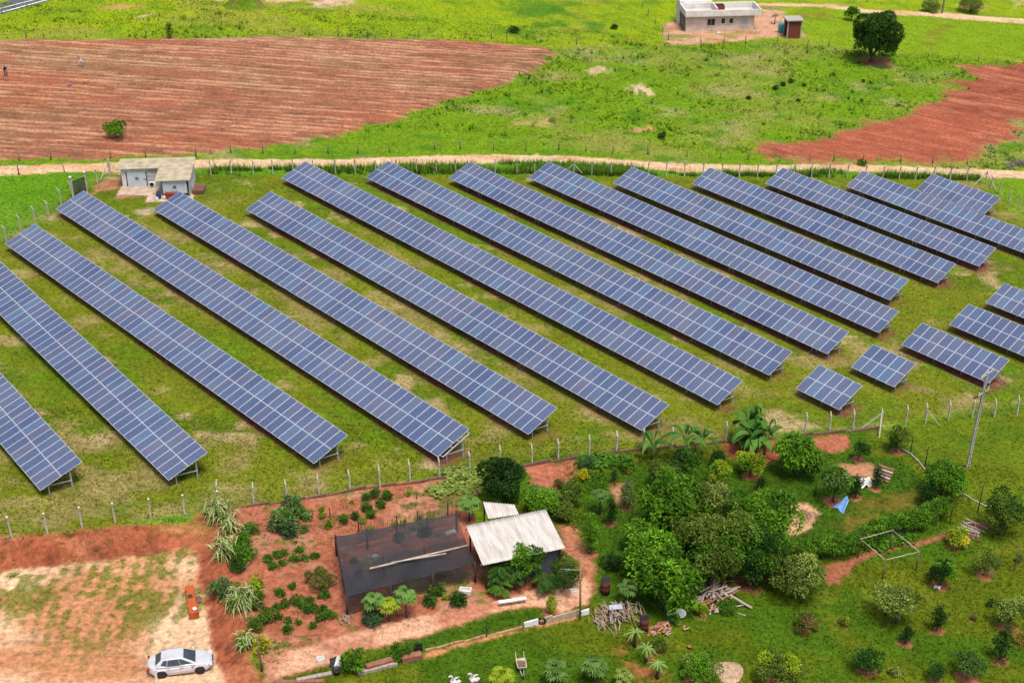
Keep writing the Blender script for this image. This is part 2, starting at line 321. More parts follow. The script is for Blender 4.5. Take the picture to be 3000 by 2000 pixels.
# bare patches: polygon, colour, softness (m), raggedness (m)
SPOTS = [
    (poly(c3, (800, 520), (1150, 480), (1190, 560), (1160, 640), (1030, 690), (870, 650), (840, 580)), S_RED, .3, .6),
    (poly(c4, (880, 360), (1270, 330), (1300, 420), (1240, 500), (1010, 475), (920, 440)), (0.26, 0.07, 0.035), .3, .6),
    (poly(c5, (60, 190), (330, 170), (335, 280), (200, 300), (120, 270)), S_RED, .3, .7),
    (poly(c5, (260, 380), (440, 365), (520, 400), (500, 470), (330, 470)), (0.33, 0.16, 0.085), .4, .8),
    (poly(c4, (1340, 790), (1480, 780), (1560, 850), (1500, 960), (1380, 1020), (1340, 1000), (1370, 900)), (0.42, 0.24, 0.13), .2, .3),
    (poly(c3, (1050, 960), (1180, 960), (1240, 1100), (1320, 1240), (1300, 1400), (1180, 1420), (1040, 1450), (1050, 1250)), (0.33, 0.13, 0.07), .5, 1.0),
    (poly(c3, (1420, 660), (1500, 640), (1500, 800), (1440, 780)), (0.30, 0.15, 0.08), .3, .5),
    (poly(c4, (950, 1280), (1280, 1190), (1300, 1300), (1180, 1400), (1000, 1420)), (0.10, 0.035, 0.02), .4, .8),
    (poly(c5, (150, 1100), (330, 1060), (520, 990), (760, 940), (990, 890), (1170, 820), (1290, 790), (1340, 830), (1000, 915), (760, 965), (420, 1050), (330, 1180), (180, 1240)), (0.24, 0.085, 0.045), .3, .5),
    (poly(c7, (480, 970), (640, 1000), (760, 1080), (640, 1200), (900, 1344), (560, 1344), (570, 1200), (400, 1060)), (0.24, 0.085, 0.03), .8, 1.6),
    (poly(c6, (140, 1250), (290, 1210), (500, 1140), (700, 1080), (900, 1030), (1350, 945), (1350, 970), (1000, 1055), (700, 1130), (450, 1190), (280, 1260), (180, 1290)), (0.40, 0.17, 0.07), .2, .3),
    (poly(c6, (1310, 880), (1700, 830), (1950, 780), (1960, 830), (1750, 870), (1400, 940)), (0.36, 0.16, 0.07), .2, .4),
    (poly(c5, (440, 640), (840, 560), (850, 610), (560, 760), (330, 890), (300, 850)), (0.11, 0.085, 0.012), 1.0, 1.5),
    (poly(c5, (1360, 1180), (1340, 1130), (1250, 1180), (1300, 1210)), (0.36, 0.24, 0.1), .3, .4),
    (poly(k3, (1190, 395), (1300, 385), (1450, 425), (1440, 452), (1280, 445)), (0.27, 0.10, 0.06), .3, .8),
    (poly(k2, (1960, 600), (2060, 570), (2140, 610), (2130, 670), (2070, 665)), (0.42, 0.30, 0.18), .6, 1.6),
    (poly(k2, (1690, 480), (1800, 455), (1880, 470), (1860, 488), (1720, 500)), (0.38, 0.27, 0.15), .6, 1.4),
    (poly(k2, (2000, 900), (2120, 860), (2140, 890), (2030, 935)), (0.36, 0.16, 0.09), .6, 1.4),
    (poly(k2, (1180, 830), (1400, 815), (1480, 850), (1400, 875), (1200, 860)), (0.27, 0.19, 0.07), 1.2, 3.0),
    (poly(k2, (-80, 10), (80, 0), (90, 30), (-20, 50), (-100, 40)), (0.42, 0.28, 0.2), .6, 1.6),
    (poly(k1, (2110, 20), (2352, 0), (2352, 40), (2190, 70)), (0.42, 0.27, 0.2), .6, 1.8),
    (poly(k1, (1440, -20), (2100, -40), (2050, 20), (1800, 18), (1560, 12), (1480, 35)), (0.46, 0.26, 0.17), .6, 1.5),
    (poly(k1, (700, 45), (1030, 40), (1000, 62), (720, 60)), (0.34, 0.17, 0.08), 1.0, 2.5),
    (poly(k1, (940, 115), (1040, 95), (1020, 112), (960, 125)), (0.42, 0.30, 0.2), .5, 1.2),
    (poly(k3, (1900, 40), (2100, 40), (2050, 75), (1900, 72)), (0.33, 0.15, 0.08), .8, 1.5),
    (poly(k3, (2270, 0), (2352, -20), (2340, 40), (2290, 60)), (0.40, 0.27, 0.15), .8, 1.5),
    (poly(k3, (780, 85), (1020, 80), (1000, 135), (850, 140)), (0.15, 0.13, 0.012), 1.5, 3.0),
    (poly(k3, (1700, 230), (1830, 150), (1870, 170), (1760, 290), (1690, 330)), (0.13, 0.13, 0.012), 1.5, 3.0),
    (poly(k4, (690, 290), (860, 270), (840, 330), (720, 350), (640, 370)), (0.25, 0.11, 0.06), .4, .8),
    (poly(k4, (940, 500), (1050, 490), (1040, 540), (960, 545)), (0.28, 0.22, 0.13), .5, .8),
    (poly(k4, (810, 350), (900, 330), (1350, 330), (1370, 380), (1330, 430), (1010, 455), (1000, 410), (800, 410)), (0.28, 0.12, 0.07), .3, .4),
    (poly(D, (450, 1180), (430, 1260), (490, 1330), (560, 1180)), S_BANK, .3, .5),
]
TRACKS = [[at_level(*p1(a, b), .9) for a, b in q] for q in (((1040, 1545), (700, 1610), (200, 1720)), ((1050, 1470), (700, 1530), (200, 1630)), ((-100, 1420), (300, 1400), (700, 1440), (1000, 1520)), ((-100, 1340), (300, 1325), (720, 1370), (1010, 1450)))]
TREES_SOIL = []          # (x, y, radius, colour) rings of bare soil hoed round the young trees
ROWS = []                # filled with the array footprints before the ground is coloured
def lerp(a, b, t): return a * (1 - t[:, None]) + np.asarray(b)[None, :] * t[:, None]
def ground_color(x, y, detail=True):
    """albedo and how grassy the spot is"""
    n = len(x)
    f1 = fbm(x, y, 9, 6, seed=21); f2 = fbm(x, y, 3.2, 2.4, seed=44); f3 = fbm(x, y, 22, 15, seed=61); f4 = fbm(x, y, 0.9, 0.7, seed=77, o=3)
    c = np.tile(np.array(G_MIDA), (n, 1)); gr = np.ones(n)
    c = lerp(c, G_MIDB, ss(0.44, 0.66, 0.55 * f3 + 0.45 * f1)); c = lerp(c, (0.05, 0.135, 0.005), ss(0.5, 0.66, f2 * .6 + f1 * .4) * 0.8)
    c = lerp(c, (0.22, 0.20, 0.075), ss(0.58, 0.72, f1) * 0.6)
    def reg(P, soft, rag, ns=f2):
        s, _, _ = sdist(x, y, P); return 1 - ss(-soft, soft, s + (ns - 0.5) * rag * 2)
    t = reg(UPPER, 3, 3)
    c = lerp(c, G_FAR, t * (0.55 + 0.45 * ss(0.35, 0.6, f1))); c = lerp(c, (0.20, 0.17, 0.03), t * ss(0.56, 0.7, f3) * 0.5 * (x < 20))
    c = lerp(c, (0.075, 0.15, 0.006), t * ss(0.55, 0.68, f2) * 0.6)
    c = lerp(c, (0.04, 0.12, 0.006), t * reg(poly(k2, (1150, 0), (1800, 0), (1850, 260), (1300, 260), (1050, 160)), 6, 6, f1) * ss(0.35, 0.6, f2) * .8)
    c = lerp(c, (0.125, 0.20, 0.004), reg(BRIGHT_R, 3, 3))
    c = lerp(c, G_LUSH, reg(LEFTG, 1, 1) * 0.9)
    t = reg(SOLAR, 0.5, 0.5)
    cs = np.tile(np.array(G_SOLA), (n, 1)); cs = lerp(cs, G_SOLB, ss(0.46, 0.62, f1)); cs = lerp(cs, (0.20, 0.155, 0.055), ss(0.50, 0.64, f3 * .4 + f2 * .6) * 0.7); cs = lerp(cs, (0.075, 0.085, 0.006), ss(0.52, 0.66, f4 * .5 + f1 * .5) * .6)
    cs = lerp(cs, G_DRY, ss(0.60, 0.72, f2) * ss(0.4, 0.6, f1) * 0.8)
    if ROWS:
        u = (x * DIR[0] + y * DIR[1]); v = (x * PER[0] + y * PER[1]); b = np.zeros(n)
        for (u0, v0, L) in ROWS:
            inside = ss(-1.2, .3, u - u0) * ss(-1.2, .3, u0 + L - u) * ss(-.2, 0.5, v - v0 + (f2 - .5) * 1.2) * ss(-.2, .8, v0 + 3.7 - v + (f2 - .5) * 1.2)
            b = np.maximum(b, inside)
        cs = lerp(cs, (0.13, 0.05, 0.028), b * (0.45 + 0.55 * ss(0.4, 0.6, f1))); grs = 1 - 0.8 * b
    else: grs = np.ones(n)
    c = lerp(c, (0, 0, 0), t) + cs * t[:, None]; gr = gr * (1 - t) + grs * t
    t = reg(RIGHTG, .6, .6); c = lerp(c, (0.08, 0.112, 0.004), t); c = lerp(c, (0.05, 0.10, 0.004), t * ss(0.5, 0.65, f2) * .6)
    t = reg(ORCHARD, .4, .4); co = np.tile(np.array(G_ORCH), (n, 1)); co = lerp(co, G_ORCB, ss(0.45, 0.62, f1)); co = lerp(co, (0.115, 0.125, 0.008), ss(0.58, 0.72, f2) * 0.5)
    c = lerp(c, (0, 0, 0), t) + co * t[:, None]
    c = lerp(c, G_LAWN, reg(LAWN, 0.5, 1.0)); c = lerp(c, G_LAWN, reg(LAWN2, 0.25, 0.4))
    t = reg(STRIP, 0.5, 0.5); c = lerp(c, (0.07, 0.17, 0.005), t)
    for P, col, soft, rag in SPOTS:
        t = reg(P, soft, rag, f2 if rag > .9 else f4)
        if rag >= 1.4: t = t * ss(.36, .5, .5 * f4 + .5 * f2)
        c = lerp(c, col, t); gr = gr * (1 - t)
    # sheets of soil
    t = reg(GARDEN, 0.18, 0.35, f4); cg = np.tile(np.array(S_RED), (n, 1)); cg = lerp(cg, (0.32, 0.145, 0.085), ss(0.45, 0.65, f2)); cg = lerp(cg, (0.19, 0.06, 0.03), ss(0.55, 0.7, f4) * .6)
    wd = ss(0.54, 0.64, f2 * .6 + f4 * .4) * .75; cg = lerp(cg, (0.075, 0.105, 0.012), wd)
    c = lerp(c, (0, 0, 0), t) + cg * t[:, None]; gr = gr * (1 - t) + wd * t * .8
    t = reg(PATH, 0.2, 0.35, f4); cg = np.tile(np.array(S_PALE), (n, 1)); cg = lerp(cg, (0.34, 0.14, 0.08), ss(0.42, 0.64, f2))
    c = lerp(c, (0, 0, 0), t) + cg * t[:, None]; gr = gr * (1 - t)
    s, _, _ = sdist(x, y, PAD); s = np.where((x < -5) & (y < 125), s, 99)
    tb = 1 - ss(2.1, 2.9, s + (f2 - .5) * 1.8); cb = np.tile(np.array(S_BANK), (n, 1)); cb = lerp(cb, (0.32, 0.115, 0.055), ss(0.42, 0.62, f2)); cb = lerp(cb, (0.12, 0.035, 0.018), ss(0.57, 0.72, f4) * .7)
    gb = ss(0.5, 1.7, s) * ss(0.42, 0.54, f2 * .5 + f1 * .5) * ss(86, 92, y); cb = lerp(cb, G_SOLB, gb)
    c = lerp(c, (0, 0, 0), tb) + cb * tb[:, None]; gr = gr * (1 - tb) + gb * tb
    tp = 1 - ss(-.1, .25, s + (f4 - .5) * .5); cp = np.tile(np.array(S_PAD), (n, 1)); cp = lerp(cp, (0.36, 0.16, 0.075), ss(0.46, 0.66, f1)); cp = lerp(cp, (0.38, 0.26, 0.16), ss(0.5, 0.64, f3) * .7)
    rowg = 0.5 + 0.5 * np.sin(x * 5.6 + 1.6 * np.sin(y * .7 + x * .3) + 2 * f2); rowh = 0.5 + 0.5 * np.sin(y * 6.2 + x * 1.1)
    dens = ss(73.2, 80.5, y + (x + 30) * 0.10 + (f1 - .5) * 7)
    gp = ss(0.475, 0.56, 0.42 * f2 + 0.36 * f4 + 0.22 * rowg * (0.4 + .6 * rowh) + 0.19 * (dens - 0.55)) * (0.35 + 0.65 * dens)
    for tk_ in TRACKS: cp = lerp(cp, (0.30, 0.145, 0.075), (1 - ss(.10, .24, sd_line(x, y, tk_) + (f4 - .5) * .2)) * .7)
    cp = lerp(cp, (0.10, 0.12, 0.012), gp * 0.8); c = lerp(c, (0, 0, 0), tp) + cp * tp[:, None]; gr = gr * (1 - tp) + gp * tp
    t = reg(YARD, .4, .8); cy = np.tile(np.array((0.40, 0.22, 0.14)), (n, 1)); cy = lerp(cy, (0.27, 0.16, 0.07), ss(0.45, 0.65, f2)); cy = lerp(cy, (0.10, 0.15, 0.01), ss(0.56, 0.66, f1) * .7)
    c = lerp(c, (0, 0, 0), t) + cy * t[:, None]; gr = gr * (1 - t)
    for P in (ROAD, TRACK):
        t = reg(P, .25, .5, f4); cr = np.tile(np.array(S_ROAD), (n, 1)); cr = lerp(cr, (0.42, 0.22, 0.11), ss(0.45, 0.65, fbm(x, y, 9, 1.2, seed=15)) * .8); cr = lerp(cr, (0.5, 0.37, 0.24), ss(0.5, 0.7, f2) * .6)
        c = lerp(c, (0, 0, 0), t) + cr * t[:, None]; gr = gr * (1 - t)
    t = reg(FIELD_A, .7, 1.8); gr = gr * (1 - t)
    c = lerp(c, (0, 0, 0), t) + field_a(x, y, f1, f2, f3, f4) * t[:, None]
    t = reg(FIELD_B, 1.3, 3.4); gr = gr * (1 - t)
    c = lerp(c, (0, 0, 0), t) + field_b(x, y, f1, f2, f3, f4) * t[:, None]
    for (tx, ty, r, col) in TREES_SOIL:
        near = (abs(x - tx) < r * 2) & (abs(y - ty) < r * 2)
        if near.any():
            d = np.hypot(x - tx, y - ty); t = (1 - ss(r * .75, r * 1.1, d + (f4 - .5) * .5)) * near; c = lerp(c, col, t); gr = gr * (1 - t)
    return np.clip(c, 0.002, 0.8), gr
def furrow_a(x, y):
    q = y + 0.00055 * (x + 10) ** 2 * ss(-10, 30, x) * 4 - 0.02 * x + 1.8 * (fbm(x, y, 55, 22, seed=8, o=2) - .5)
    q = q + 0.55 * (fbm(x, y, 5, 2, seed=12, o=2) - .5)
    fq = q / 1.5
    return fq - np.floor(fq), np.floor(fq)
def ridge_a(x, y):
    f, i = furrow_a(x, y); amp = 0.55 + 0.9 * vn(x * .06, i * 7.3, 1.0, seed=90)
    return amp * np.where(f < 0.7, f / 0.7, (1 - f) / 0.3), f, i
def field_a(x, y, f1, f2, f3, f4):
    r, f, i = ridge_a(x, y)
    c = np.tile(np.array(S_FIELD), (len(x), 1)); c = lerp(c, (0.19, 0.10, 0.05), ss(0.44, 0.6, f3) * .9); c = lerp(c, (0.23, 0.075, 0.038), ss(0.5, 0.64, fbm(x, y, 30, 10, seed=71)) * .8)
    c = lerp(c, (0.36, 0.205, 0.12), ss(0.52, 0.85, r + (fbm(x, y, 5, 1.0, seed=33) - .5) * 1.0) * .68)
    c = lerp(c, (0.12, 0.055, 0.03), ss(0.55, 0.72, fbm(x, y, 3, .8, seed=39)) * .7)
    return c
def field_b(x, y, f1, f2, f3, f4):
    c = np.tile(np.array(S_FIELD2), (len(x), 1)); q = x * .42 + y * 0.9 + 1.6 * (f1 - .5)
    st = vn(q, x * .09 - y * .04, .6, .5, seed=51)
    c = lerp(c, (0.32, 0.12, 0.07), ss(0.55, 0.85, st) * .85); c = lerp(c, (0.14, 0.034, 0.018), (1 - ss(.1, .4, st)) * .7); c = lerp(c, (0.15, 0.035, 0.02), ss(0.5, 0.7, f2) * .6); c = lerp(c, (0.26, 0.07, 0.035), ss(0.45, .6, f3) * .5)
    return c

# the solar rows: low left corner x, y, columns, length, columns in the section at the right end
DIR = np.array([math.cos(R(-45.16)), math.sin(R(-45.16))]); PER = np.array([-DIR[1], DIR[0]])
TILT = R(18.05); PITCHM = 1.01
def row_from_right(p, n):        # p: mark of the low right corner
    q = at0(*p, 0.9); return (q[0] - DIR[0] * n * PITCHM * .9986, q[1] - DIR[1] * n * PITCHM * .9986, n)
def row_from_left(p, n): q = at0(*p, 0.9); return (q[0], q[1], n)
ARR = [
    (row_from_right(D(92, 1126), 40), 40, 10, 'nearest row of blue panels, cut by the left edge, closest to the dirt lot'),
    (row_from_right(D(387, 1103), 50), 50, 10, 'row of blue panels ending above the white fence posts, cut by the left edge'),
    ((-55.4, 135.97, 54), 54, 3, 'long row of blue panels whose far end touches the left fence posts'),
    ((-52.81, 146.06, 65), 65, 5, 'long row of blue panels starting beside the mesh gate, with bare rail ends'),
    ((-42.04, 147.76, 61), 61, 5, 'long row of blue panels starting before the red crate of the equipment shed'),
    ((-31.61, 149.62, 61), 61, 6, 'long row of blue panels between the shed-front row and the longest row'),
    ((-28.91, 160.11, 68), 68, 4, 'longest row of blue panels, its near end above the banana plants'),
    ((-18.62, 162.25, 62), 62, 10, 'long row of blue panels just past the longest row, ending near the smallest tables'),
    ((-8.15, 163.93, 57), 57, 2, 'long row of blue panels, second past the longest row'),
    ((2.12, 165.93, 52), 52, 10, 'row of blue panels in front of the braced fence post by the dirt road'),
    ((13.16, 166.24, 41), 41, 7, 'medium row of blue panels, fourth past the longest row'),
    ((23.66, 168.06, 36), 36, 5, 'medium row of blue panels, fifth past the longest row'),
    ((33.74, 169.96, 31), 31, 9, 'shorter row of blue panels ending beside the row cut by the right edge'),
    (row_from_left(D(1943, 428), 32), 32, 10, 'row of blue panels cut by the right edge, second from the far right corner'),
    ((54.59, 171.71, 10), 10, 10, 'single short table of ten columns in the far right corner by the braced post'),
    ((27.85, 115.47, 5), 5, 5, 'small square table of ten blue panels nearest the banana plants'),
    ((34.44, 120.6, 5), 5, 5, 'small square table of ten blue panels, second from the banana plants'),
    ((41.07, 126.29, 10), 10, 10, 'short table of twenty blue panels right behind the concrete utility pole'),
    (row_from_left(D(2180, 745), 14), 14, 4, 'short row of blue panels cut by the right edge, behind the utility pole table'),
    (row_from_left(D(2264, 695), 14), 14, 4, 'short row of blue panels cut by the right edge, rearmost of the right hand tables'),
]
ARR = [((x0 * .997, y0 * .997, n) if isinstance(x0, float) and len(repr(x0)) < 8 else (x0, y0, n), *r_) for (x0, y0, n), *r_ in ARR]   # measured for a low edge 0.7 m up, set at 0.9 m
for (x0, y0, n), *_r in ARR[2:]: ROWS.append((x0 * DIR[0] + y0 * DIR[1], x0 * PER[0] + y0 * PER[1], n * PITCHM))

# ------------------------------------------------------------------ ground sheet and the sheets laid on it
def axis(*segs):
    out = []
    for a, b, d in segs: out.append(np.arange(a, b, d))
    out.append(np.array([segs[-1][1]])); return np.concatenate(out)
def build_ground():
    xs = axis((-1600, -300, 60), (-300, -130, 6), (-130, -52, 1.0), (-52, 52, 0.3), (52, 130, 1.0), (130, 300, 6), (300, 1600, 60))
    ys = axis((-60, 50, 8), (50, 70, 2), (70, 128, 0.27), (128, 200, 0.6), (200, 300, 1.2), (300, 420, 6), (420, 2400, 60))
    X, Y = np.meshgrid(xs, ys); x = X.ravel(); y = Y.ravel(); z = g(x, y) - 0.0
    col, _ = ground_color(x, y)
    nx, ny = len(xs), len(ys); i = np.arange(nx * ny).reshape(ny, nx)
    F = np.stack([i[:-1, :-1], i[:-1, 1:], i[1:, 1:], i[1:, :-1]], -1).reshape(-1, 4)
    me = np_mesh("ground", np.stack([x, y, z], 1), F, GROUND, col=col, smooth=True)
    tag(link("ground", me), kind='structure')
def sheet(name, P, dx, dy, off, disp=None, colf=None, m=GROUND, rot=0.0, fade=1.0):
    P = np.array(P); lo = P.min(0) - 2 * dx; hi = P.max(0) + 2 * dy
    xs = np.arange(max(lo[0], -150), min(hi[0], 150) + dx, dx); ys = np.arange(lo[1], min(hi[1], 420) + dy, dy)
    X, Y = np.meshgrid(xs, ys); nx, ny = len(xs), len(ys); x = X.ravel(); y = Y.ravel()
    s, bx, by = sdist(x, y, [tuple(p) for p in P]); ins = s <= 0
    i = np.arange(nx * ny).reshape(ny, nx); F = np.stack([i[:-1, :-1], i[:-1, 1:], i[1:, 1:], i[1:, :-1]], -1).reshape(-1, 4)
    F = F[ins[F].any(1)]
    used = np.unique(F); x = np.where(ins, x, bx); y = np.where(ins, y, by)
    rm = np.full(nx * ny, -1); rm[used] = np.arange(len(used)); F = rm[F]; x = x[used]; y = y[used]; s = np.minimum(s[used], 0)
    z = g(x, y) + off * ss(0, 0.3, -s) + 0.006
    if disp is not None: z = z + disp(x, y) * ss(0.1, fade + .1, -s)
    col = colf(x, y) if colf else ground_color(x, y)[0]
    me = np_mesh(name, np.stack([x, y, z], 1), F, m, col=col, smooth=True)
    return tag(link(name, me), kind='structure')

# ------------------------------------------------------------------ solar arrays
def panel_mat():
    m = bpy.data.materials.new("solar_cells"); m.use_nodes = True; N, L = nodes(m); b = N["Principled BSDF"]
    b.inputs["Roughness"].default_value = 0.16; b.inputs["Specular IOR Level"].default_value = 0.25
    tc = N.new("ShaderNodeTexCoord"); sx = N.new("ShaderNodeSeparateXYZ"); L.new(tc.outputs["Object"], sx.inputs[0])
    oi = N.new("ShaderNodeObjectInfo")
    def math_(op, a, b_=None, c_=None):
        n = N.new("ShaderNodeMath"); n.operation = op
        for k, v in enumerate((a, b_, c_)):
            if v is None: continue
            if isinstance(v, (int, float)): n.inputs[k].default_value = v
            else: L.new(v, n.inputs[k])
        return n.outputs[0]
    lines = []
    for ax, off, pit in ((0, 0.025, 0.1575), (1, 0.025, 0.1605)):
        q = math_('DIVIDE', math_('SUBTRACT', sx.outputs[ax], off), pit)
        lines.append(math_('LESS_THAN', math_('ABSOLUTE', math_('SUBTRACT', math_('FRACT', q), 0.5)), 0.462))
    cell = math_('MULTIPLY', lines[0], lines[1])
    cr = N.new("ShaderNodeValToRGB"); e = cr.color_ramp.elements
    e[0].position = 0; e[0].color = (0.048, 0.062, 0.118, 1); e[1].position = 1; e[1].color = (0.048, 0.092, 0.165, 1)
    for p_, c_ in ((0.3, (0.034, 0.052, 0.115, 1)), (0.6, (0.038, 0.064, 0.13, 1)), (0.8, (0.062, 0.066, 0.115, 1))):
        q = e.new(p_); q.color = c_
    L.new(oi.outputs["Random"], cr.inputs[0])
    vo = N.new("ShaderNodeTexVoronoi"); vo.inputs["Scale"].default_value = 9; L.new(tc.outputs["Object"], vo.inputs["Vector"])
    mr = N.new("ShaderNodeMapRange"); mr.inputs["To Min"].default_value = 0.8; mr.inputs["To Max"].default_value = 1.22
    sp = N.new("ShaderNodeSeparateColor"); L.new(vo.outputs["Color"], sp.inputs[0]); L.new(sp.outputs[0], mr.inputs[0])
    vm = N.new("ShaderNodeVectorMath"); vm.operation = 'SCALE'; L.new(cr.outputs[0], vm.inputs[0]); L.new(mr.outputs[0], vm.inputs["Scale"])
    mx = N.new("ShaderNodeMix"); mx.data_type = 'RGBA'; L.new(cell, mx.inputs[0]); mx.inputs[6].default_value = (0.16, 0.18, 0.25, 1); L.new(vm.outputs[0], mx.inputs[7])
    # dust and dried rain over the glass
    ge = N.new("ShaderNodeNewGeometry"); dn = N.new("ShaderNodeTexNoise"); dn.inputs["Scale"].default_value = .16; dn.inputs["Detail"].default_value = 5; L.new(ge.outputs["Position"], dn.inputs["Vector"])
    dr = N.new("ShaderNodeMapRange"); dr.inputs["From Min"].default_value = .4; dr.inputs["From Max"].default_value = .7; dr.inputs["To Max"].default_value = .11; L.new(dn.outputs[0], dr.inputs[0])
    m2 = N.new("ShaderNodeMix"); m2.data_type = 'RGBA'; L.new(dr.outputs[0], m2.inputs[0]); L.new(mx.outputs[2], m2.inputs[6]); m2.inputs[7].default_value = (.26, .27, .29, 1)
    L.new(m2.outputs[2], b.inputs["Base Color"])
    return m
CELLS = panel_mat(); FRAME = mat("anodised_frame", (0.50, 0.51, 0.52), (0.40, 0.41, 0.43), 0.4, 5, metal=0.2)
BACK = mat("panel_back", (0.4, 0.4, 0.4), (0.32, 0.32, 0.33), 0.7, 4)
def panel_mesh():
    W_, H_, fr = 0.985, 1.955, 0.030
    V, F, M = [], [], []
    def q(pts, mi):
        n = len(V); V.extend(pts); F.append((n, n + 1, n + 2, n + 3)); M.append(mi)
    t, b_, gl = 0.0, -0.04, -0.004
    q([(fr, fr, gl), (W_ - fr, fr, gl), (W_ - fr, H_ - fr, gl), (fr, H_ - fr, gl)], 0)
    o = [(0, 0), (W_, 0), (W_, H_), (0, H_)]; i_ = [(fr, fr), (W_ - fr, fr), (W_ - fr, H_ - fr), (fr, H_ - fr)]
    for k in range(4):
        a, b2 = o[k], o[(k + 1) % 4]; c, d = i_[(k + 1) % 4], i_[k]
        q([(*a, t), (*b2, t), (*c, t), (*d, t)], 1); q([(*a, b_), (*b2, b_), (*b2, t), (*a, t)], 1); q([(*d, t), (*c, t), (*c, gl), (*d, gl)], 1)
    q([(0, 0, b_), (0, H_, b_), (W_, H_, b_), (W_, 0, b_)], 2)
    return np_mesh("solar_panel", V, F, [CELLS, FRAME, BACK], mi=M)
PANEL = panel_mesh()
_sl = math.atan(SLOPE * DIR[0])
_X = Vector((DIR[0] * math.cos(_sl), DIR[1] * math.cos(_sl), math.sin(_sl)))
_T = Vector((PER[0] * math.cos(TILT), PER[1] * math.cos(TILT), math.sin(TILT)))
_Z = _X.cross(_T).normalized(); _Y = _Z.cross(_X).normalized()
ROT = Matrix((_X, _Y, _Z)).transposed()
_up = ROT.inverted() @ Vector((0, 0, 1))           # the vertical in a row's own axes
def frame_mesh():
    m = MB(); y0, y1 = 0.35, 3.55; zr = -0.15
    m.bar((0, y0, zr), (0, y1, zr), 0.07, 0.10, up=(1, 0, 0))
    # post under the upper third, brace from its foot to the lower end of the rafter
    yp = 2.75; top = Vector((0, yp, zr - 0.03)); foot = top - _up * 2.4; knee = top - _up * 1.0
    m.bar(top, foot, 0.11, 0.11); m.bar(Vector((0, y0 + .25, zr - .03)), knee, 0.06, 0.06); m.box(knee, (0.16, 0.16, 0.12))
    yq = 0.75; tq = Vector((0, yq, zr - .03)); m.bar(tq, tq - _up * 1.2, 0.07, 0.07)
    return m.mesh("support_frame", GALV)
SUPPORT = frame_mesh()
def rail_mesh(L, over):
    m = MB()
    for y in (0.30, 1.55, 2.38, 3.62): m.bar((-0.03, y, -0.07), (L + over, y, -0.07), 0.045, 0.055, up=(0, 1, 0))
    return m.mesh("panel_section", GALV)
for (x0, y0, n), n_, last, lab in ARR:
    z0 = SLOPE * x0 + 0.9
    root = bpy.data.objects.new("solar_array", None); C.objects.link(root); root.empty_display_size = .5
    root.matrix_world = Matrix.Translation((x0, y0, z0)) @ ROT.to_4x4()
    if 'cut by the left edge' in lab:          # the two nearest rows stand at a slightly different bearing, turned about their near ends
        e_ = Vector((x0 + DIR[0] * n * PITCHM, y0 + DIR[1] * n * PITCHM, z0 + SLOPE * DIR[0] * n * PITCHM)); yw = R(-5.2 if 'closest to the dirt lot' in lab else -4.5)
        root.matrix_world = Matrix.Translation(e_) @ Matrix.Rotation(yw, 4, 'Z') @ Matrix.Translation(-e_) @ root.matrix_world
    tag(root, lab, "solar array", "rows of blue solar panels in the grass field")
    cuts = [n - last]
    while cuts[-1] > 0: cuts.append(cuts[-1] - 10)
    secs = []; hi = n
    for c_ in cuts:
        lo = max(c_, 0)
        if hi > lo: secs.append((lo, hi))
        hi = lo
    total = n * PITCHM; gap = 0.035
    wid = (total - gap * (len(secs) - 1)) / n          # column pitch once the gaps between sections are taken out
    for si, (lo, hi) in enumerate(sorted(secs)):
        off = lo * wid + gap * si; k = hi - lo
        sec = link("panel_section", rail_mesh(k * wid, 0.35 if (hi == n and lab.find('bare rail') > 0) else 0.02), root, (off, 0, 0))
        for c_ in range(k):
            for r_ in range(2):
                p_ = link("solar_panel", PANEL, sec, (c_ * wid + 0.006, r_ * 1.972, 0)); p_.rotation_euler = (random.gauss(0, .005), random.gauss(0, .005), 0)
        m_ = max(2, round(k * wid / 3.3) + 1)
        for q in range(m_):
            fx = 0.25 + (k * wid - 0.5) * q / (m_ - 1)
            if hi == n and lab.find('bare rail') > 0 and q == m_ - 1: fx = k * wid + 0.25
            link("support_frame", SUPPORT, root, (off + fx, 0, 0))

# ------------------------------------------------------------------ buildings
class Local:
    """axes of a building: u along its front (to the right), v away from the camera"""
    def __init__(s, a, b):
        s.o = Vector((a.x, a.y, 0)); d = Vector((b.x - a.x, b.y - a.y, 0)).normalized(); s.u = d; s.v = Vector((-d.y, d.x, 0)); s.rz = math.atan2(d.y, d.x)
    def uv(s, p): d = Vector((p.x, p.y, 0)) - s.o; return d.dot(s.u), d.dot(s.v)
    def w(s, u, v): q = s.o + s.u * u + s.v * v; return q
ROOFCEM = mat("old_cement_roof", (0.36, 0.31, 0.21), (0.25, 0.20, 0.13), 0.95, 1.3, bump=0.01)
RENDERW = mat("painted_render", (0.52, 0.53, 0.54), (0.40, 0.39, 0.38), 0.85, 1.6)
DOORG = mat("grey_steel_door", (0.44, 0.49, 0.51), (0.38, 0.43, 0.45), 0.5, 2)
DARKG = mat("dark_grey_wall", (0.045, 0.043, 0.048), (0.03, 0.028, 0.03), 0.85, 3)
GLASSD = mat("dark_glass", (0.012, 0.014, 0.016), (0.02, 0.022, 0.026), 0.15, 2, spec=0.5)
APRON = mat("concrete_apron", (0.42, 0.33, 0.25), (0.30, 0.20, 0.14), 0.95, 1.1, bump=0.01)
BRICK = mat("red_brick", (0.17, 0.035, 0.022), (0.11, 0.028, 0.02), 0.9, 5, bump=0.01)
REDBR = mat("brown_brick", (0.17, 0.085, 0.06), (0.10, 0.05, 0.035), 0.9, 5)

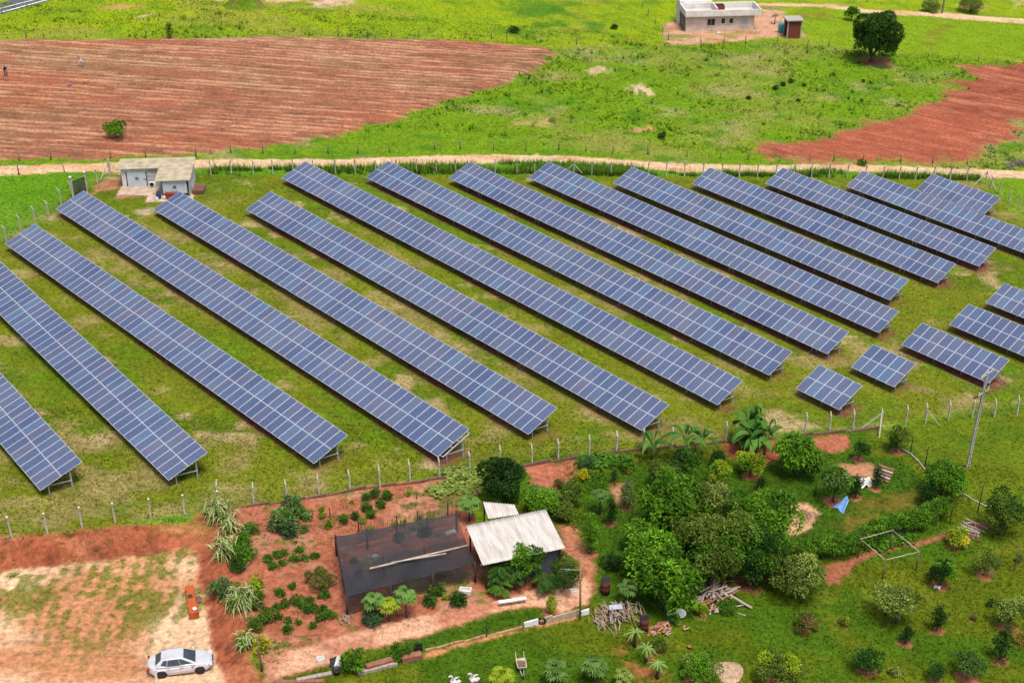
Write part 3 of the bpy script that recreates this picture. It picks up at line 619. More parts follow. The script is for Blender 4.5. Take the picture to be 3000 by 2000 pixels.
def shed():
    A = at(s1(210, 97), 2.75); B = at(s1(1082, 82), 2.75); F = at(s1(165, 240), 2.3); E = at(s1(648, 225), 2.3); D_ = at(s1(608, 355), 2.2); Cc = at(s1(1005, 350), 2.2)
    L = Local(F, E); q = [L.uv(p) for p in (A, B, F, E, D_, Cc)]
    uL = q[2][0]; uR = (q[1][0] + q[5][0]) / 2; uM = (q[3][0] + q[4][0]) / 2; vB = (q[0][1] + q[1][1]) / 2; vF = 0.0; v2 = (q[4][1] + q[5][1]) / 2
    z0 = gz(L.w(uM, 1).x, L.w(uM, 1).y); base = L.w(0, 0); base.z = z0
    root = empty("equipment_shed", base, L.rz, "low white equipment shed with a weathered grey L-shaped roof beside the dirt road", "shed")
    P = lambda u, v, z: Vector((u, v, z))
    m = MB(); zf = lambda v: 2.2 + (v - v2) * (0.55 / (vB - v2))
    top = [(uL, vF), (uM, vF), (uM, v2), (uR, v2), (uR, vB), (uL, vB)]
    m.slab([P(u, v, zf(v)) for u, v in top], 0.09); ro = m.build("roof", ROOFCEM, root)
    m = MB()                                                     # corrugation ridges of the sheets
    i = 0.09
    # walls
    a, b = uL + 0.45, uR - 0.3; mid = uM + 0.35; vf = vF + 0.35; vb = vB - .3; vf2 = v2 + .35; t = .15
    def wall(u0, v0, u1, v1, zt0, zt1):
        d = Vector((u1 - u0, v1 - v0, 0)); n = Vector((-d.y, d.x, 0)).normalized() * t / 2; w_ = MB()
        lo = [P(u0, v0, -.4) + n, P(u1, v1, -.4) + n, P(u1, v1, -.4) - n, P(u0, v0, -.4) - n]
        hi = [P(u0, v0, zt0) + n, P(u1, v1, zt1) + n, P(u1, v1, zt1) - n, P(u0, v0, zt0) - n]
        L_ = [w_.bm.verts.new(p) for p in lo]; H_ = [w_.bm.verts.new(p) for p in hi]
        w_.bm.faces.new(L_[::-1]); w_.bm.faces.new(H_)
        for k in range(4): w_.bm.faces.new((L_[k], L_[(k + 1) % 4], H_[(k + 1) % 4], H_[k]))
        return w_
    zc = lambda v: zf(v) - .1
    wall(a, vf, mid, vf, zc(vf), zc(vf)).build("wall", RENDERW, root)
    wall(a, vb, a, vf + t / 2, zc(vb), zc(vf)).build("wall", RENDERW, root)
    wall(a, vb, b, vb, zc(vb), zc(vb)).build("wall", RENDERW, root)
    wall(b, vf2 + t / 2, b, vb - t / 2, zc(vf2), zc(vb)).build("wall", RENDERW, root)
    wall(mid + .4, vf2, b, vf2, zc(vf2), zc(vf2)).build("wall", DARKG, root)['label'] = "dark lower front wall"
    wall(mid + .4, vf2 + t / 2, mid + .4, vf - .08, zc(vf2), zc(vf)).build("wall", DARKG, root)
    # big double door, left
    dw = MB(); du0, du1 = L.uv(at(s1(296, 448)))[0], L.uv(at(s1(512, 444)))[0]
    dw.box((((du0 + du1) / 2), vf - .10, 1.0), (du1 - du0, .05, 2.0))
    for k in range(11): dw.box((du0 + (k + .5) * (du1 - du0) / 11, vf - .135, 1.0), (.05, .02, 1.94))
    d = dw.build("door", DOORG, root)
    f = MB()
    for u in (du0 - .06, du1 + .06): f.box((u, vf - .10, 1.0), (.09, .09, 2.1))
    f.build("door_frame", BLACK, d)
    f = MB(); f.box(((du0 + du1) / 2 + .05, vf - .16, 1.25), (.42, .03, .08)); f.box(((du0 + du1) / 2 + .05, vf - .16, 1.05), (.42, .03, .08)); f.build("door_vent", DARKG, d)
    f = MB(); f.box((du1 - .15, vf - .17, 1.05), (.35, .03, .05)); f.build("door_bolt", BLACK, d)
    # louvred opening
    lv = MB(); l0, l1 = L.uv(at(s1(530, 446)))[0], L.uv(at(s1(640, 446)))[0]
    lv.box(((l0 + l1) / 2, vf - .085, 1.45), (l1 - l0, .03, 1.4)); w_ = lv.build("louvre_window", DARKG, root)
    lv = MB()
    for k in range(8): lv.box(((l0 + l1) / 2, vf - .13, .85 + k * .17), (l1 - l0, .07, .07), Euler((.5, 0, 0)).to_matrix())
    lv.build("slat", RENDERW, w_)
    # projecting cabinet front
    dw = MB(); c0, c1 = mid + .45, b - .2
    dw.box(((c0 + c1) / 2, vf2 - .11, 1.25), (c1 - c0, .05, 1.6))
    for k in range(13): dw.box((c0 + (k + .5) * (c1 - c0) / 13, vf2 - .145, 1.25), (.05, .02, 1.54))
    d = dw.build("door", DOORG, root)
    f = MB(); f.box(((c0 + c1) / 2, vf2 - .17, 1.4), (.42, .03, .08)); f.box(((c0 + c1) / 2, vf2 - .17, 1.2), (.42, .03, .08)); f.build("door_vent", DARKG, d)
    # apron
    ap = MB(); pts = [at(s1(*q_), 0.09) for q_ in ((205, 440), (165, 520), (530, 520), (498, 600), (740, 592), (1045, 560), (1100, 418), (1050, 400), (1000, 380), (260, 380))]
    inv = root.matrix_basis.inverted(); ap.slab([Vector((*(inv @ p).xy, .07)) for p in pts], 0.5)
    ap.build("apron", APRON, root)
    # things at the shed
    def put(u, v): q_ = L.w(u, v); return Vector((q_.x, q_.y, z0 + .07))
    ac = empty("air_conditioner", put((l0 + l1) / 2, vf - .48), L.rz, "white air conditioner unit standing on the apron under the louvres of the shed", "air conditioner")
    f = MB(); f.box((0, 0, .42), (.85, .32, .62), bev=.02); f.box((-.3, 0, .05), (.06, .3, .1)); f.box((.3, 0, .05), (.06, .3, .1)); f.build("body", WHITEPAINT, ac)
    f = MB(); bmesh.ops.create_circle(f.bm, cap_ends=True, segments=20, radius=.26, matrix=Matrix.Translation((-.1, -.166, .42)) @ Matrix.Rotation(R(90), 4, 'X')); f.build("fan_grille", BLACK, ac)
    u_b = mid + .1; pos = put(u_b - .15, v2 - .25)
    dr = empty("plastic_drum", pos, 0, "dark blue plastic drum standing on the shed apron beside the grey cabinet door", "drum")
    f = MB(); f.lathe([(.27, 0), (.29, .1), (.29, .75), (.25, .82)], 16); f.build("body", mat("blue_plastic", (.02, .05, .12), (.015, .035, .09), .4, 4), dr)
    f = MB(); f.lathe([(.2, .82), (.2, .87)], 12); f.build("lid", BLACK, dr)
    pos = put(u_b - .25, v2 - .95)
    cn = empty("jerry_can", pos, .2, "white plastic jerry can at the foot of the blue drum by the shed", "can")
    f = MB(); f.box((0, 0, .22), (.32, .24, .44), bev=.04); f.build("body", WHITEPAINT, cn); f = MB(); f.lathe([(.05, .44), (.05, .5)], 8, (.08, 0, 0)); f.build("cap", BLACK, cn)
    pos = put(u_b + .55, v2 - .55)
    bt = empty("bucket", pos, 0, "pale green bucket between the blue drum and the red crate at the shed", "bucket")
    f = MB(); f.lathe([(.17, 0), (.22, .4), (.2, .4), (.15, .04)], 14, cap=False); f.build("body", mat("pale_plastic", (.35, .45, .38), (.28, .36, .3), .5, 4), bt); f = MB(); f.tube([(.22, 0, .38), (.1, 0, .6), (-.1, 0, .6), (-.22, 0, .38)], .012, 5); f.build("handle", GALV, bt)
    pos = put(c0 + 1.0, v2 - .35)
    cr = empty("crate", pos, L.rz, "red crate standing against the dark lower wall of the equipment shed", "crate")
    REDP = mat("red_plastic", (.30, .03, .015), (.2, .02, .012), .5, 4)
    f = MB(); f.box((0, 0, .05), (1.35, .6, .1)); f.build("bottom", REDP, cr)
    f = MB()
    for k in range(4):
        z = .16 + k * .16
        for v in (-.29, .29): f.box((0, v, z), (1.35, .03, .1))
        for u in (-.66, .66): f.box((u, 0, z), (.03, .55, .1))
    for u in (-.66, .66):
        for v in (-.29, .29): f.box((u, v, .4), (.06, .06, .8))
    f.build("slatted_side", REDP, cr)
    for k, (dv, hh, lab) in enumerate(((0.5, .75, "front stack of brown bricks at the right side of the equipment shed"), (1.9, .6, "rear stack of brown bricks at the right side of the equipment shed"))):
        bs = empty("brick_stack", L.w(uR + .75, v2 + .55 + dv) + Vector((0, 0, z0 - .1)), L.rz, lab, "brick stack", "stacked bricks beside the shed")
        f = MB()
        for lz in range(int(hh / .14)):
            for iu in range(4):
                for iv in range(3): f.box((-.6 + iu * .36 + random.uniform(-.02, .02), -.3 + iv * .3 + random.uniform(-.02, .02), .07 + lz * .14), (.34, .28, .125))
        f.build("bricks", REDBR, bs)
    print("shed", q, z0)
shed()

def house():
    G0 = at(h1(248, 262)); G1 = at(h1(805, 247)); L = Local(G0, G1); W_ = (G1 - G0).length; z0 = min(G0.z, G1.z)
    bk = at(h1(785, 20), 4.0); fr_ = at(h1(850, 95), 4.0); fl = at(h1(262, 95), 4.0)
    uvb, uvf, uvl = L.uv(bk), L.uv(fr_), L.uv(fl); dep = uvb[1]
    print("house", W_, uvb, uvf, uvl)
    base = L.w(0, 0); base.z = z0
    root = empty("house", base, L.rz, "pale unfinished single storey house with flat white parapet roof beyond the pasture", "house")
    Dp = min(max(dep, 5), 9) - .6
    WALL = mat("raw_render", (0.55, 0.47, 0.40), (0.42, 0.33, 0.26), 0.95, .8, bump=0.01); PARA = mat("parapet_render", (0.60, 0.58, 0.54), (0.48, 0.43, 0.37), 0.9, .7)
    ROOFI = mat("roof_deck", (0.44, 0.43, 0.42), (0.34, 0.32, 0.30), 0.9, .8)
    uA, uB = -0.0, W_
    m = MB(); m.box(((uA + uB) / 2, Dp / 2, 1.2), (uB - uA, Dp, 3.2)); m.build("wall", WALL, root)
    # overhanging fascia and parapets
    f0, f1, fv, bv = -.35, uB + 1.0, -0.75, Dp + .5; zt, zb = 4.0, 2.83
    m = MB(); t = .22
    m.slab([(f0, fv, zb + .14), (f1, fv, zb + .14), (f1, bv, zb + .14), (f0, bv, zb + .14)], .12); m.build("roof_slab", ROOFI, root)
    m = MB(); zc = (zb + .145 + zt) / 2; hh = zt - zb - .145
    m.box(((f0 + f1) / 2, fv + t / 2, zc), (f1 - f0, t, hh)); m.box(((f0 + f1) / 2, bv - t / 2, zc), (f1 - f0, t, hh))
    for u in (f0 + t / 2, f1 - t / 2): m.box((u, (fv + bv) / 2, zc), (t, bv - fv - 2 * t, hh))
    m.box((f0 + (f1 - f0) * .44, (fv + bv) / 2 + .6, zc - .004), (t, bv - fv - 2 * t - 1.2, hh))
    m.build("parapet", PARA, root)
    # raised left wing of the roof
    m = MB(); m.box(((f0 + f0 + (f1 - f0) * .43) / 2 + .1, bv + 1.6, 2.0), ((f1 - f0) * .43, 3.2, 4.6)); m.build("rear_wing", PARA, root)
    tk = MB(); tu = f0 + (f1 - f0) * .505; tv = Dp * .62; s_ = .75; zr = zb + .14
    for (du, dv, su, sv) in ((0, -s_, 2 * s_, .14), (0, s_, 2 * s_, .14), (-s_ + .07, 0, .14, 2 * s_ - .15), (s_ - .07, 0, .14, 2 * s_ - .15)): tk.box((tu + du, tv + dv, zr + .55), (su, sv, 1.1))
    tk.build("tank_enclosure", BRICK, root)
    # windows of the front: photo columns of h1
    for a, b, zl, zh, mt in ((418, 484, 1.05, 2.25, GLASSD), (536, 567, 1.35, 2.3, GLASSD), (601, 634, 1.35, 2.25, GLASSD), (705, 757, .95, 2.2, mat("pale_shutter", (.36, .36, .38), (.3, .3, .32), .6, 3))):
        ua = L.uv(at(h1(a, 255)))[0]; ub = L.uv(at(h1(b, 255)))[0]
        fm = MB(); t = .09; c = (ua + ub) / 2
        fm.box((c, -.02, zh + t / 2), (ub - ua + 2 * t, .12, t)); fm.box((c, -.02, zl - t / 2), (ub - ua + 2 * t, .14, t))
        for u in (ua - t / 2, ub + t / 2): fm.box((u, -.02, (zl + zh) / 2), (t, .12, zh - zl))
        wn = fm.build("window", PARA, root)
        pn = MB(); pn.box((c, -.012, (zl + zh) / 2), (ub - ua, .03, zh - zl)); pn.build("pane", mt, wn)
        if ub - ua > 1.2:
            pn = MB(); pn.box((c, -.04, (zl + zh) / 2), (.05, .03, zh - zl)); pn.build("mullion", GALV, wn)
    dp = MB(); dp.tube([(L.uv(at(h1(460, 255)))[0], -.06, .9), (L.uv(at(h1(460, 255)))[0], -.06, .1)], .05, 6); dp.build("drain_pipe", PARA, root)
    for k in range(4):                                       # porch posts down the left side
        c = MB(); c.box((f0 + .12, .4 + k * (Dp - 1) / 3.0, 1.3), (.14, .14, 2.9)); c.build("porch_post", DARKWOOD, root)
    e = Vector(L.w(W_ * .47, -1.6)); e.z = gz(e.x, e.y)
    rb = MB(); 
    for _ in range(7): rb.box((random.uniform(-.4, .4), random.uniform(-.25, .25), random.uniform(0, .12)), (random.uniform(.1, .35), random.uniform(.1, .3), random.uniform(.08, .16)), Euler((random.random(), random.random(), random.random())).to_matrix())
    o = rb.build("rubble_heap", PARA, None, e); tag(o, "small pale heap of rubble on the dirt below the house windows", "rubble")
house()

def brick_tower():
    a = at(h1(1075, 318)); b = at(h1(1190, 318)); L = Local(a, b); W_ = (b - a).length; z0 = min(a.z, b.z); base = L.w(0, 0); base.z = z0 - .05
    root = empty("brick_outhouse", base, L.rz - .06, "small red brick outhouse with concrete corner posts and flat grey slab roof", "outhouse"); H_ = 3.3; dp = 2.6
    m = MB(); t = .2
    for u in (t / 2, W_ - t / 2):
        for v in (t / 2, dp - t / 2): m.box((u, v, H_ / 2), (t, t, H_))
    m.box((W_ / 2, dp / 2, .1), (W_ - .41, dp - .41, .35)); m.build("concrete_frame", CONCRETE, root)
    m = MB(); m.box((W_ / 2, .1, H_ / 2), (W_ - .41, .14, H_ - .02)); m.box((W_ / 2, dp - .1, H_ / 2), (W_ - .41, .14, H_ - .02)); m.box((W_ - .1, dp / 2, H_ / 2), (.14, dp - .41, H_ - .02)); m.box((.1, dp - .6, H_ / 2), (.14, .75, H_ - .02)); m.box((.1, .35, H_ / 2), (.14, .28, H_ - .02)); m.build("brick_wall", BRICK, root)
    m = MB(); m.slab([(-.25, -.3, H_ + .2), (W_ + .25, -.3, H_ + .2), (W_ + .25, dp + .3, H_ + .2), (-.25, dp + .3, H_ + .2)], .18); m.build("roof", CONCRETE, root)
    p = at(h1(1028, 268)); dr = empty("water_drum", p, 0, "turquoise plastic water drum standing beside the brick outhouse", "drum")
    TQ = mat("turquoise_plastic", (.05, .28, .30), (.04, .22, .25), .45, 3)
    f = MB(); f.lathe([(.5, 0), (.55, .2), (.55, 1.5), (.48, 1.7)], 18); f.build("body", TQ, dr); f = MB(); f.lathe([(.3, 1.7), (.3, 1.8)], 14); f.build("lid", TQ, dr)
brick_tower()

def corrugated(name, c, zs, mats, root, pitch=.18, amp=.035, across=0):
    """sheet between corners c = left-back, right-back, right-front, left-front (local), waves running from back to front"""
    lb, rb, rf, lf = [Vector(p) for p in c]; n = int((rb - lb).length / pitch * 6); k = 10; V = []; F = []
    for j in range(k + 1):
        for i in range(n + 1):
            s, t = i / n, j / k
            p = (lb.lerp(rb, s)).lerp(lf.lerp(rf, s), t); p.z += amp * math.sin(i / 6 * 6.28318) + (.03 if t > .5 else 0); V.append(p)
    F = [(j * (n + 1) + i, j * (n + 1) + i + 1, (j + 1) * (n + 1) + i + 1, (j + 1) * (n + 1) + i) for j in range(k) for i in range(n)]
    me = np_mesh(name, V, F, mats, smooth=True); o = link(name, me, root)
    so = o.modifiers.new("thick", 'SOLIDIFY'); so.thickness = .02; return o
def white_shed():
    c = [at(c3(*q), h) for q, h in (((397, 940), 2.75), ((960, 823), 2.75), ((1100, 1100), 2.45), ((517, 1222), 2.45))]
    L = Local(c[3], c[2]); z0 = gz(c[3].x, c[3].y); base = L.w(0, 0); base.z = z0
    FIB = mat("white_fibre_cement", (0.47, 0.44, 0.40), (0.33, 0.29, 0.25), 0.9, .9, stretch=(3, .5, 1), ramp=(.4, .75))
    root = empty("garden_shed", base, L.rz, "open garden shed with a large white corrugated roof next to the black shade net", "shed")
    inv = root.matrix_basis.inverted(); lc = [inv @ p for p in c]
    corrugated("roof", lc, 0, FIB, root)
    def inset(s, t): return lc[0].lerp(lc[1], s).lerp(lc[3].lerp(lc[2], s), t)
    for s_, t_ in ((.04, .06), (.5, .06), (.96, .06), (.05, .95), (.5, .95), (.95, .95)):
        q = inset(s_, t_); m = MB(); m.bar((q.x, q.y, -.5), (q.x, q.y, q.z - .1), .12); m.build("post", DARKWOOD, root)
    m = MB()
    for t_ in (.06, .5, .95): m.bar(inset(.0, t_) - Vector((.15, 0, .1)), inset(1, t_) - Vector((-.1, 0, .1)), .07, .1)
    m.build("roof_beam", WOOD, root)
    a, b = inset(.52, .9), inset(.95, .9); m = MB(); m.bar((a.x, a.y, .95), (b.x, b.y, .95), .08, 2.1, up=(0, 1, 0)) if False else m.box(((a.x + b.x) / 2, (a.y + b.y) / 2, .9), ((b - a).length, .1, 2.3)); m.build("wall", mat("slate_board", (.07, .075, .10), (.05, .05, .065), .8, 3), root)
    a, b = inset(.1, .12), inset(.9, .12); m = MB(); m.box(((a.x + b.x) / 2, (a.y + b.y) / 2, .9), ((b - a).length, .1, 2.3)); m.build("wall", WOOD, root)
    c = [at(c3(*q), h) for q, h in (((518, 770), 2.55), ((742, 790), 2.55), ((772, 862), 2.4), ((556, 893), 2.4))]
    L2 = Local(c[3], c[2]); z0 = gz(c[3].x, c[3].y); base = L2.w(0, 0); base.z = z0
    r2 = empty("lean_to", base, L2.rz, "small lean-to with a white corrugated roof tucked under the dark round tree", "lean-to")
    inv = r2.matrix_basis.inverted(); lc = [inv @ p for p in c]; V = [lc[1], lc[2], lc[3], lc[0]]
    corrugated("roof", [lc[0], lc[1], lc[2], lc[3]], 0, FIB, r2, pitch=.22)
    for q in lc:
        m = MB(); m.bar((q.x * .95 + .08, q.y * .95 + .04, -.4), (q.x * .95 + .08, q.y * .95 + .04, q.z - .08), .1); m.build("post", DARKWOOD, r2)
white_shed()

# ------------------------------------------------------------------ fences
def post_concrete():
    m = MB(); m.bar((0, 0, -.4), (0, 0, 1.72), .13, .12); m.bar((0, 0, 1.70), (0, -.26, 2.08), .11, .10); return m.mesh("concrete_post", [POSTCON])
PC = post_concrete()
def post_white():
    m = MB(); m.bar((0, 0, -.4), (0, 0, 1.70), .14, .13); m.bar((0, 0, 1.68), (0, -.22, 2.1), .135, .125, mi=1); return m.mesh("concrete_post", [POSTCON, WHITEPAINT])
PW = post_white()
def post_wood(h, r):
    m = MB(); m.tube([(0, 0, -.3), (.02, 0, h * .5), (.0, .02, h)], [r, r * .95, r * .85], 7); return m.mesh("wooden_post", WOOD)
PD = [post_wood(1.35, .07), post_wood(1.5, .085), post_wood(1.2, .06)]
def fence(name, label, marks, posts, wires, pname, face=None, vary=.03, group=None, top=0, wr=.0035, tags="fence"):
    """marks: feet of the posts on the photograph, in order along the fence"""
    pts = [at(m_) for m_ in marks]; root = empty(name, pts[0], 0, label, tags, group); o = pts[0]
    for i, p in enumerate(pts):
        me = posts[i % len(posts)]; q = link(pname, me, root, p - o)
        a = pts[max(i - 1, 0)]; b = pts[min(i + 1, len(pts) - 1)]; d = (b - a); ang = math.atan2(d.y, d.x)
        q.rotation_euler = (random.uniform(-vary, vary), random.uniform(-vary, vary), ang + (math.pi if face == 'in' else 0))
        q.scale = (1, 1, random.uniform(.94, 1.04))
    for h in wires:
        m = MB(); m.tube([p - o + Vector((0, 0, h + random.uniform(-.03, .03))) for p in pts], wr, 4); m.build("wire", WIRE, root)
    return root, pts
def braces(root, o, p, dirs, h=1.6, r=1.5, m_=None):
    for dx, dy in dirs:
        m = MB(); q = Vector((p.x + dx * r, p.y + dy * r, 0)); q.z = gz(q.x, q.y) - .1
        m.bar(p - o + Vector((0, 0, h)), q - o, .10, .10); m.build("brace", m_ or POSTCON, root)
WIRES = (.3, .6, .9, 1.2, 1.5, 1.72)
nm = [k1(672, 1268)] + [k1(1455, 1208), k1(1597, 1206), k1(1747, 1204), k1(1882, 1202), k1(2022, 1200), k1(2160, 1200), k1(2312, 1200), k2(95, 1200), k2(238, 1198), k2(380, 1196), k2(517, 1196), k2(655, 1196), k2(790, 1196), k2(925, 1198), k2(1060, 1198), k2(1210, 1200), k2(1333, 1202), k2(1460, 1203), k2(1600, 1206),
      k2(1725, 1207), k2(1858, 1208), k2(1990, 1212), k2(2112, 1214), k2(2238, 1218), k3(10, 1217), k3(140, 1220), k3(268, 1221), k3(388, 1222), k3(514, 1227), k3(640, 1226), k3(765, 1226), k3(886, 1226), k3(1006, 1225), k3(1132, 1225), k3(1256, 1230), k3(1377, 1234), k3(1490, 1236), k3(1603, 1240), k3(1727, 1243), k3(1840, 1246), k3(1956, 1250), k3(2084, 1268)]
root, pts = fence("perimeter_fence", "concrete post fence with bent tops along the dirt road behind the solar rows", nm, [PC], WIRES, "concrete_post")
o = pts[0]; braces(root, o, pts[19], ((-1, 0.1), (1, .1))); braces(root, o, pts[-1], ((-.9, -.3), (.5, -1)), 1.8, 1.9)
em = [o1(905, 180), o1(930, 190), o1(996, 235), o1(1072, 300), o1(1146, 352), o1(1215, 402), o1(1290, 450)]
fence("perimeter_fence", "concrete post fence running down the right edge past the far corner table", em[1:], [PC], WIRES, "concrete_post")
wm = [w1(75, 705), w1(240, 578), w1(405, 478), w1(560, 415), w1(705, 270), w1(838, 190)]
wm = [w1(-95, 840)] + [w1(78, 712), w1(243, 585), w1(405, 480), w1(562, 415), w1(705, 275), w1(838, 190)]
fence("perimeter_fence", "concrete post fence up the left edge of the solar field to the mesh gate", wm, [PC], WIRES, "concrete_post", face='in')
sm = [p1(-165, 650), p1(78, 612), p1(312, 586), p1(540, 551), p1(757, 517), p1(990, 486), p1(1212, 464), p1(1436, 430)]
fence("boundary_fence", "white tipped concrete posts along the grass edge above the red earth bank", sm, [PW], WIRES[1:5], "concrete_post")
sm2 = [c2(95, 290), c2(347, 303), c2(580, 278), c2(808, 240), c2(1028, 206), c2(1238, 190), c2(1452, 147), c3(212, 600), c3(425, 557), c3(638, 520), c3(865, 510), c3(1050, 474), c3(1268, 440), c3(1463, 420), c4(132, 420), c4(330, 395), c4(525, 385), c4(905, 345), c4(1160, 312), c4(1468, 275), k5(598, 1475), k5(780, 1458), k5(985, 1452)]
root, pts = fence("boundary_fence", "grey concrete post fence between the solar rows and the vegetable garden", sm2, [PC], WIRES, "concrete_post", face='in')
braces(root, pts[0], pts[-1], ((-.95, -.1), (-.2, -.8)), 1.7, 2.0)
sm3 = [k5(985, 1450), k5(1180, 1422), k5(1335, 1412), k5(1508, 1390), k5(1690, 1368), k5(1862, 1362), k5(2035, 1347), k5(2230, 1320)]
root, pts = fence("boundary_fence", "concrete post fence crossing the grass behind the tall utility pole", sm3[1:], [PC], WIRES, "concrete_post", face='in')
braces(root, pts[0], pts[1], ((1.0, -.1),), 1.5, 1.4)
f1m = [k1(-100, 262), k1(182, 262), k1(301, 260), k1(598, 262), k1(1005, 260), k1(1468, 250), k1(1893, 247), k1(2330, 250), k2(183, 255), k2(347, 258), k2(533, 262), k2(693, 263), k2(858, 263), k2(1035, 272), k2(1138, 280), k2(1375, 300), k2(1620, 310), k2(2000, 315), k3(125, 332), k3(275, 340), k3(430, 350), k3(700, 362), k3(860, 370), k3(1052, 374), k3(1215, 380), k3(1395, 388), k3(1688, 402), k3(1897, 410), k3(2033, 428), k3(2163, 438), k3(2352, 436)]
fence("farm_fence", "wooden post and wire fence along the far edge of the left ploughed field", f1m, PD, (.45, .8, 1.1), "wooden_post", vary=.08)
f2m = [k1(135, 1112), k1(350, 1105), k1(765, 1092), k1(1005, 1085), k1(1350, 1082), k1(1455, 1062), k1(1590, 1055), k1(1810, 1060), k1(2030, 1065), k1(2262, 1060), k2(115, 1058), k2(330, 1053), k2(640, 1035), k2(820, 1030), k2(1048, 1040), k2(1270, 1045), k2(1497, 1035), k2(1685, 1046), k2(1870, 1060), k2(2113, 1066), k3(30, 1080), k3(258, 1097), k3(450, 1105), k3(668, 1114), k3(875, 1108), k3(1040, 1112), k3(1242, 1104), k3(1500, 1118), k3(1720, 1130), k3(1960, 1135), k3(2155, 1142), k3(2352, 1150)]
fence("farm_fence", "wooden post and wire fence along the field side of the dirt road", f2m, PD, (.5, .85, 1.15), "wooden_post", vary=.08)
f3m = [h1(70, 290), h1(105, 335), h1(-30, 120), h1(0, 200)]
f3m = [h1(-105, 60), h1(-60, 130), h1(0, 200), h1(60, 285), h1(105, 335), h1(370, 352), h1(560, 358), h1(740, 360), h1(1000, 350), h1(1250, 378), h1(1420, 384)]
fence("farm_fence", "wire fence round the bare yard of the white roofed house", f3m, PD, (.5, .9, 1.2), "wooden_post", vary=.06)
f4m = [k1(-60, 1225), k1(130, 1206), k1(445, 1188)]
fence("farm_fence", "three dark fence posts along the road left of the equipment shed", f4m, PD, (.5, .9), "wooden_post", vary=.08)
# braced corner post with struts, left of the shed, and the mesh gate
p = at(s1(92, 300)); cp = empty("corner_post", p, 0, "braced concrete corner post with two struts left of the equipment shed", "fence post")
m = MB(); m.bar((0, 0, -.4), (0, 0, 2.3), .2, .18); m.build("post", POSTCON, cp)
for dx, dy in ((-.9, -1.3), (1.9, -.3)): m = MB(); m.bar((0, 0, 1.9), (dx, dy, -.05), .11, .1); m.build("strut", POSTCON, cp)
a = at(w1(845, 190)); b = at(w1(1003, 128)); gt = empty("mesh_gate", a, 0, "dark wire mesh gate between two concrete posts at the left corner of the field", "gate"); d = b - a
for q in (Vector((0, 0, 0)), d): m = MB(); m.bar(q + Vector((0, 0, -.3)), q + Vector((0, 0, 2.5)), .2, .2); m.build("gate_post", POSTCON, gt)
m = MB(); u = d.normalized(); s0, e0 = u * .2, d - u * .2
for z in (.15, 1.1, 2.0): m.bar(s0 + Vector((0, 0, z)), e0 + Vector((0, 0, z)), .05)
for q in (s0, (s0 + e0) / 2, e0): m.bar(q + Vector((0, 0, .15)), q + Vector((0, 0, 2.0)), .05)
m.build("gate_frame", DARKG, gt); m = MB(); n = 22
for k in range(n): q = s0.lerp(e0, (k + .5) / n); m.bar(q + Vector((0, 0, .17)), q + Vector((0, 0, 1.98)), .035)
for k in range(14): m.bar(s0 + Vector((0, 0, .2 + k * .13)), e0 + Vector((0, 0, .2 + k * .13)), .03)
m.build("mesh_panel", DARKG, gt)
for q, nmx in ((Vector((0, 0, 2.5)), 0), (d + Vector((0, 0, 2.5)), 1)):
    m = MB(); m.box(q + Vector((0, -.1, .12)), (.3, .22, .2), bev=.03); m.build("floodlight", WHITEPAINT, gt)

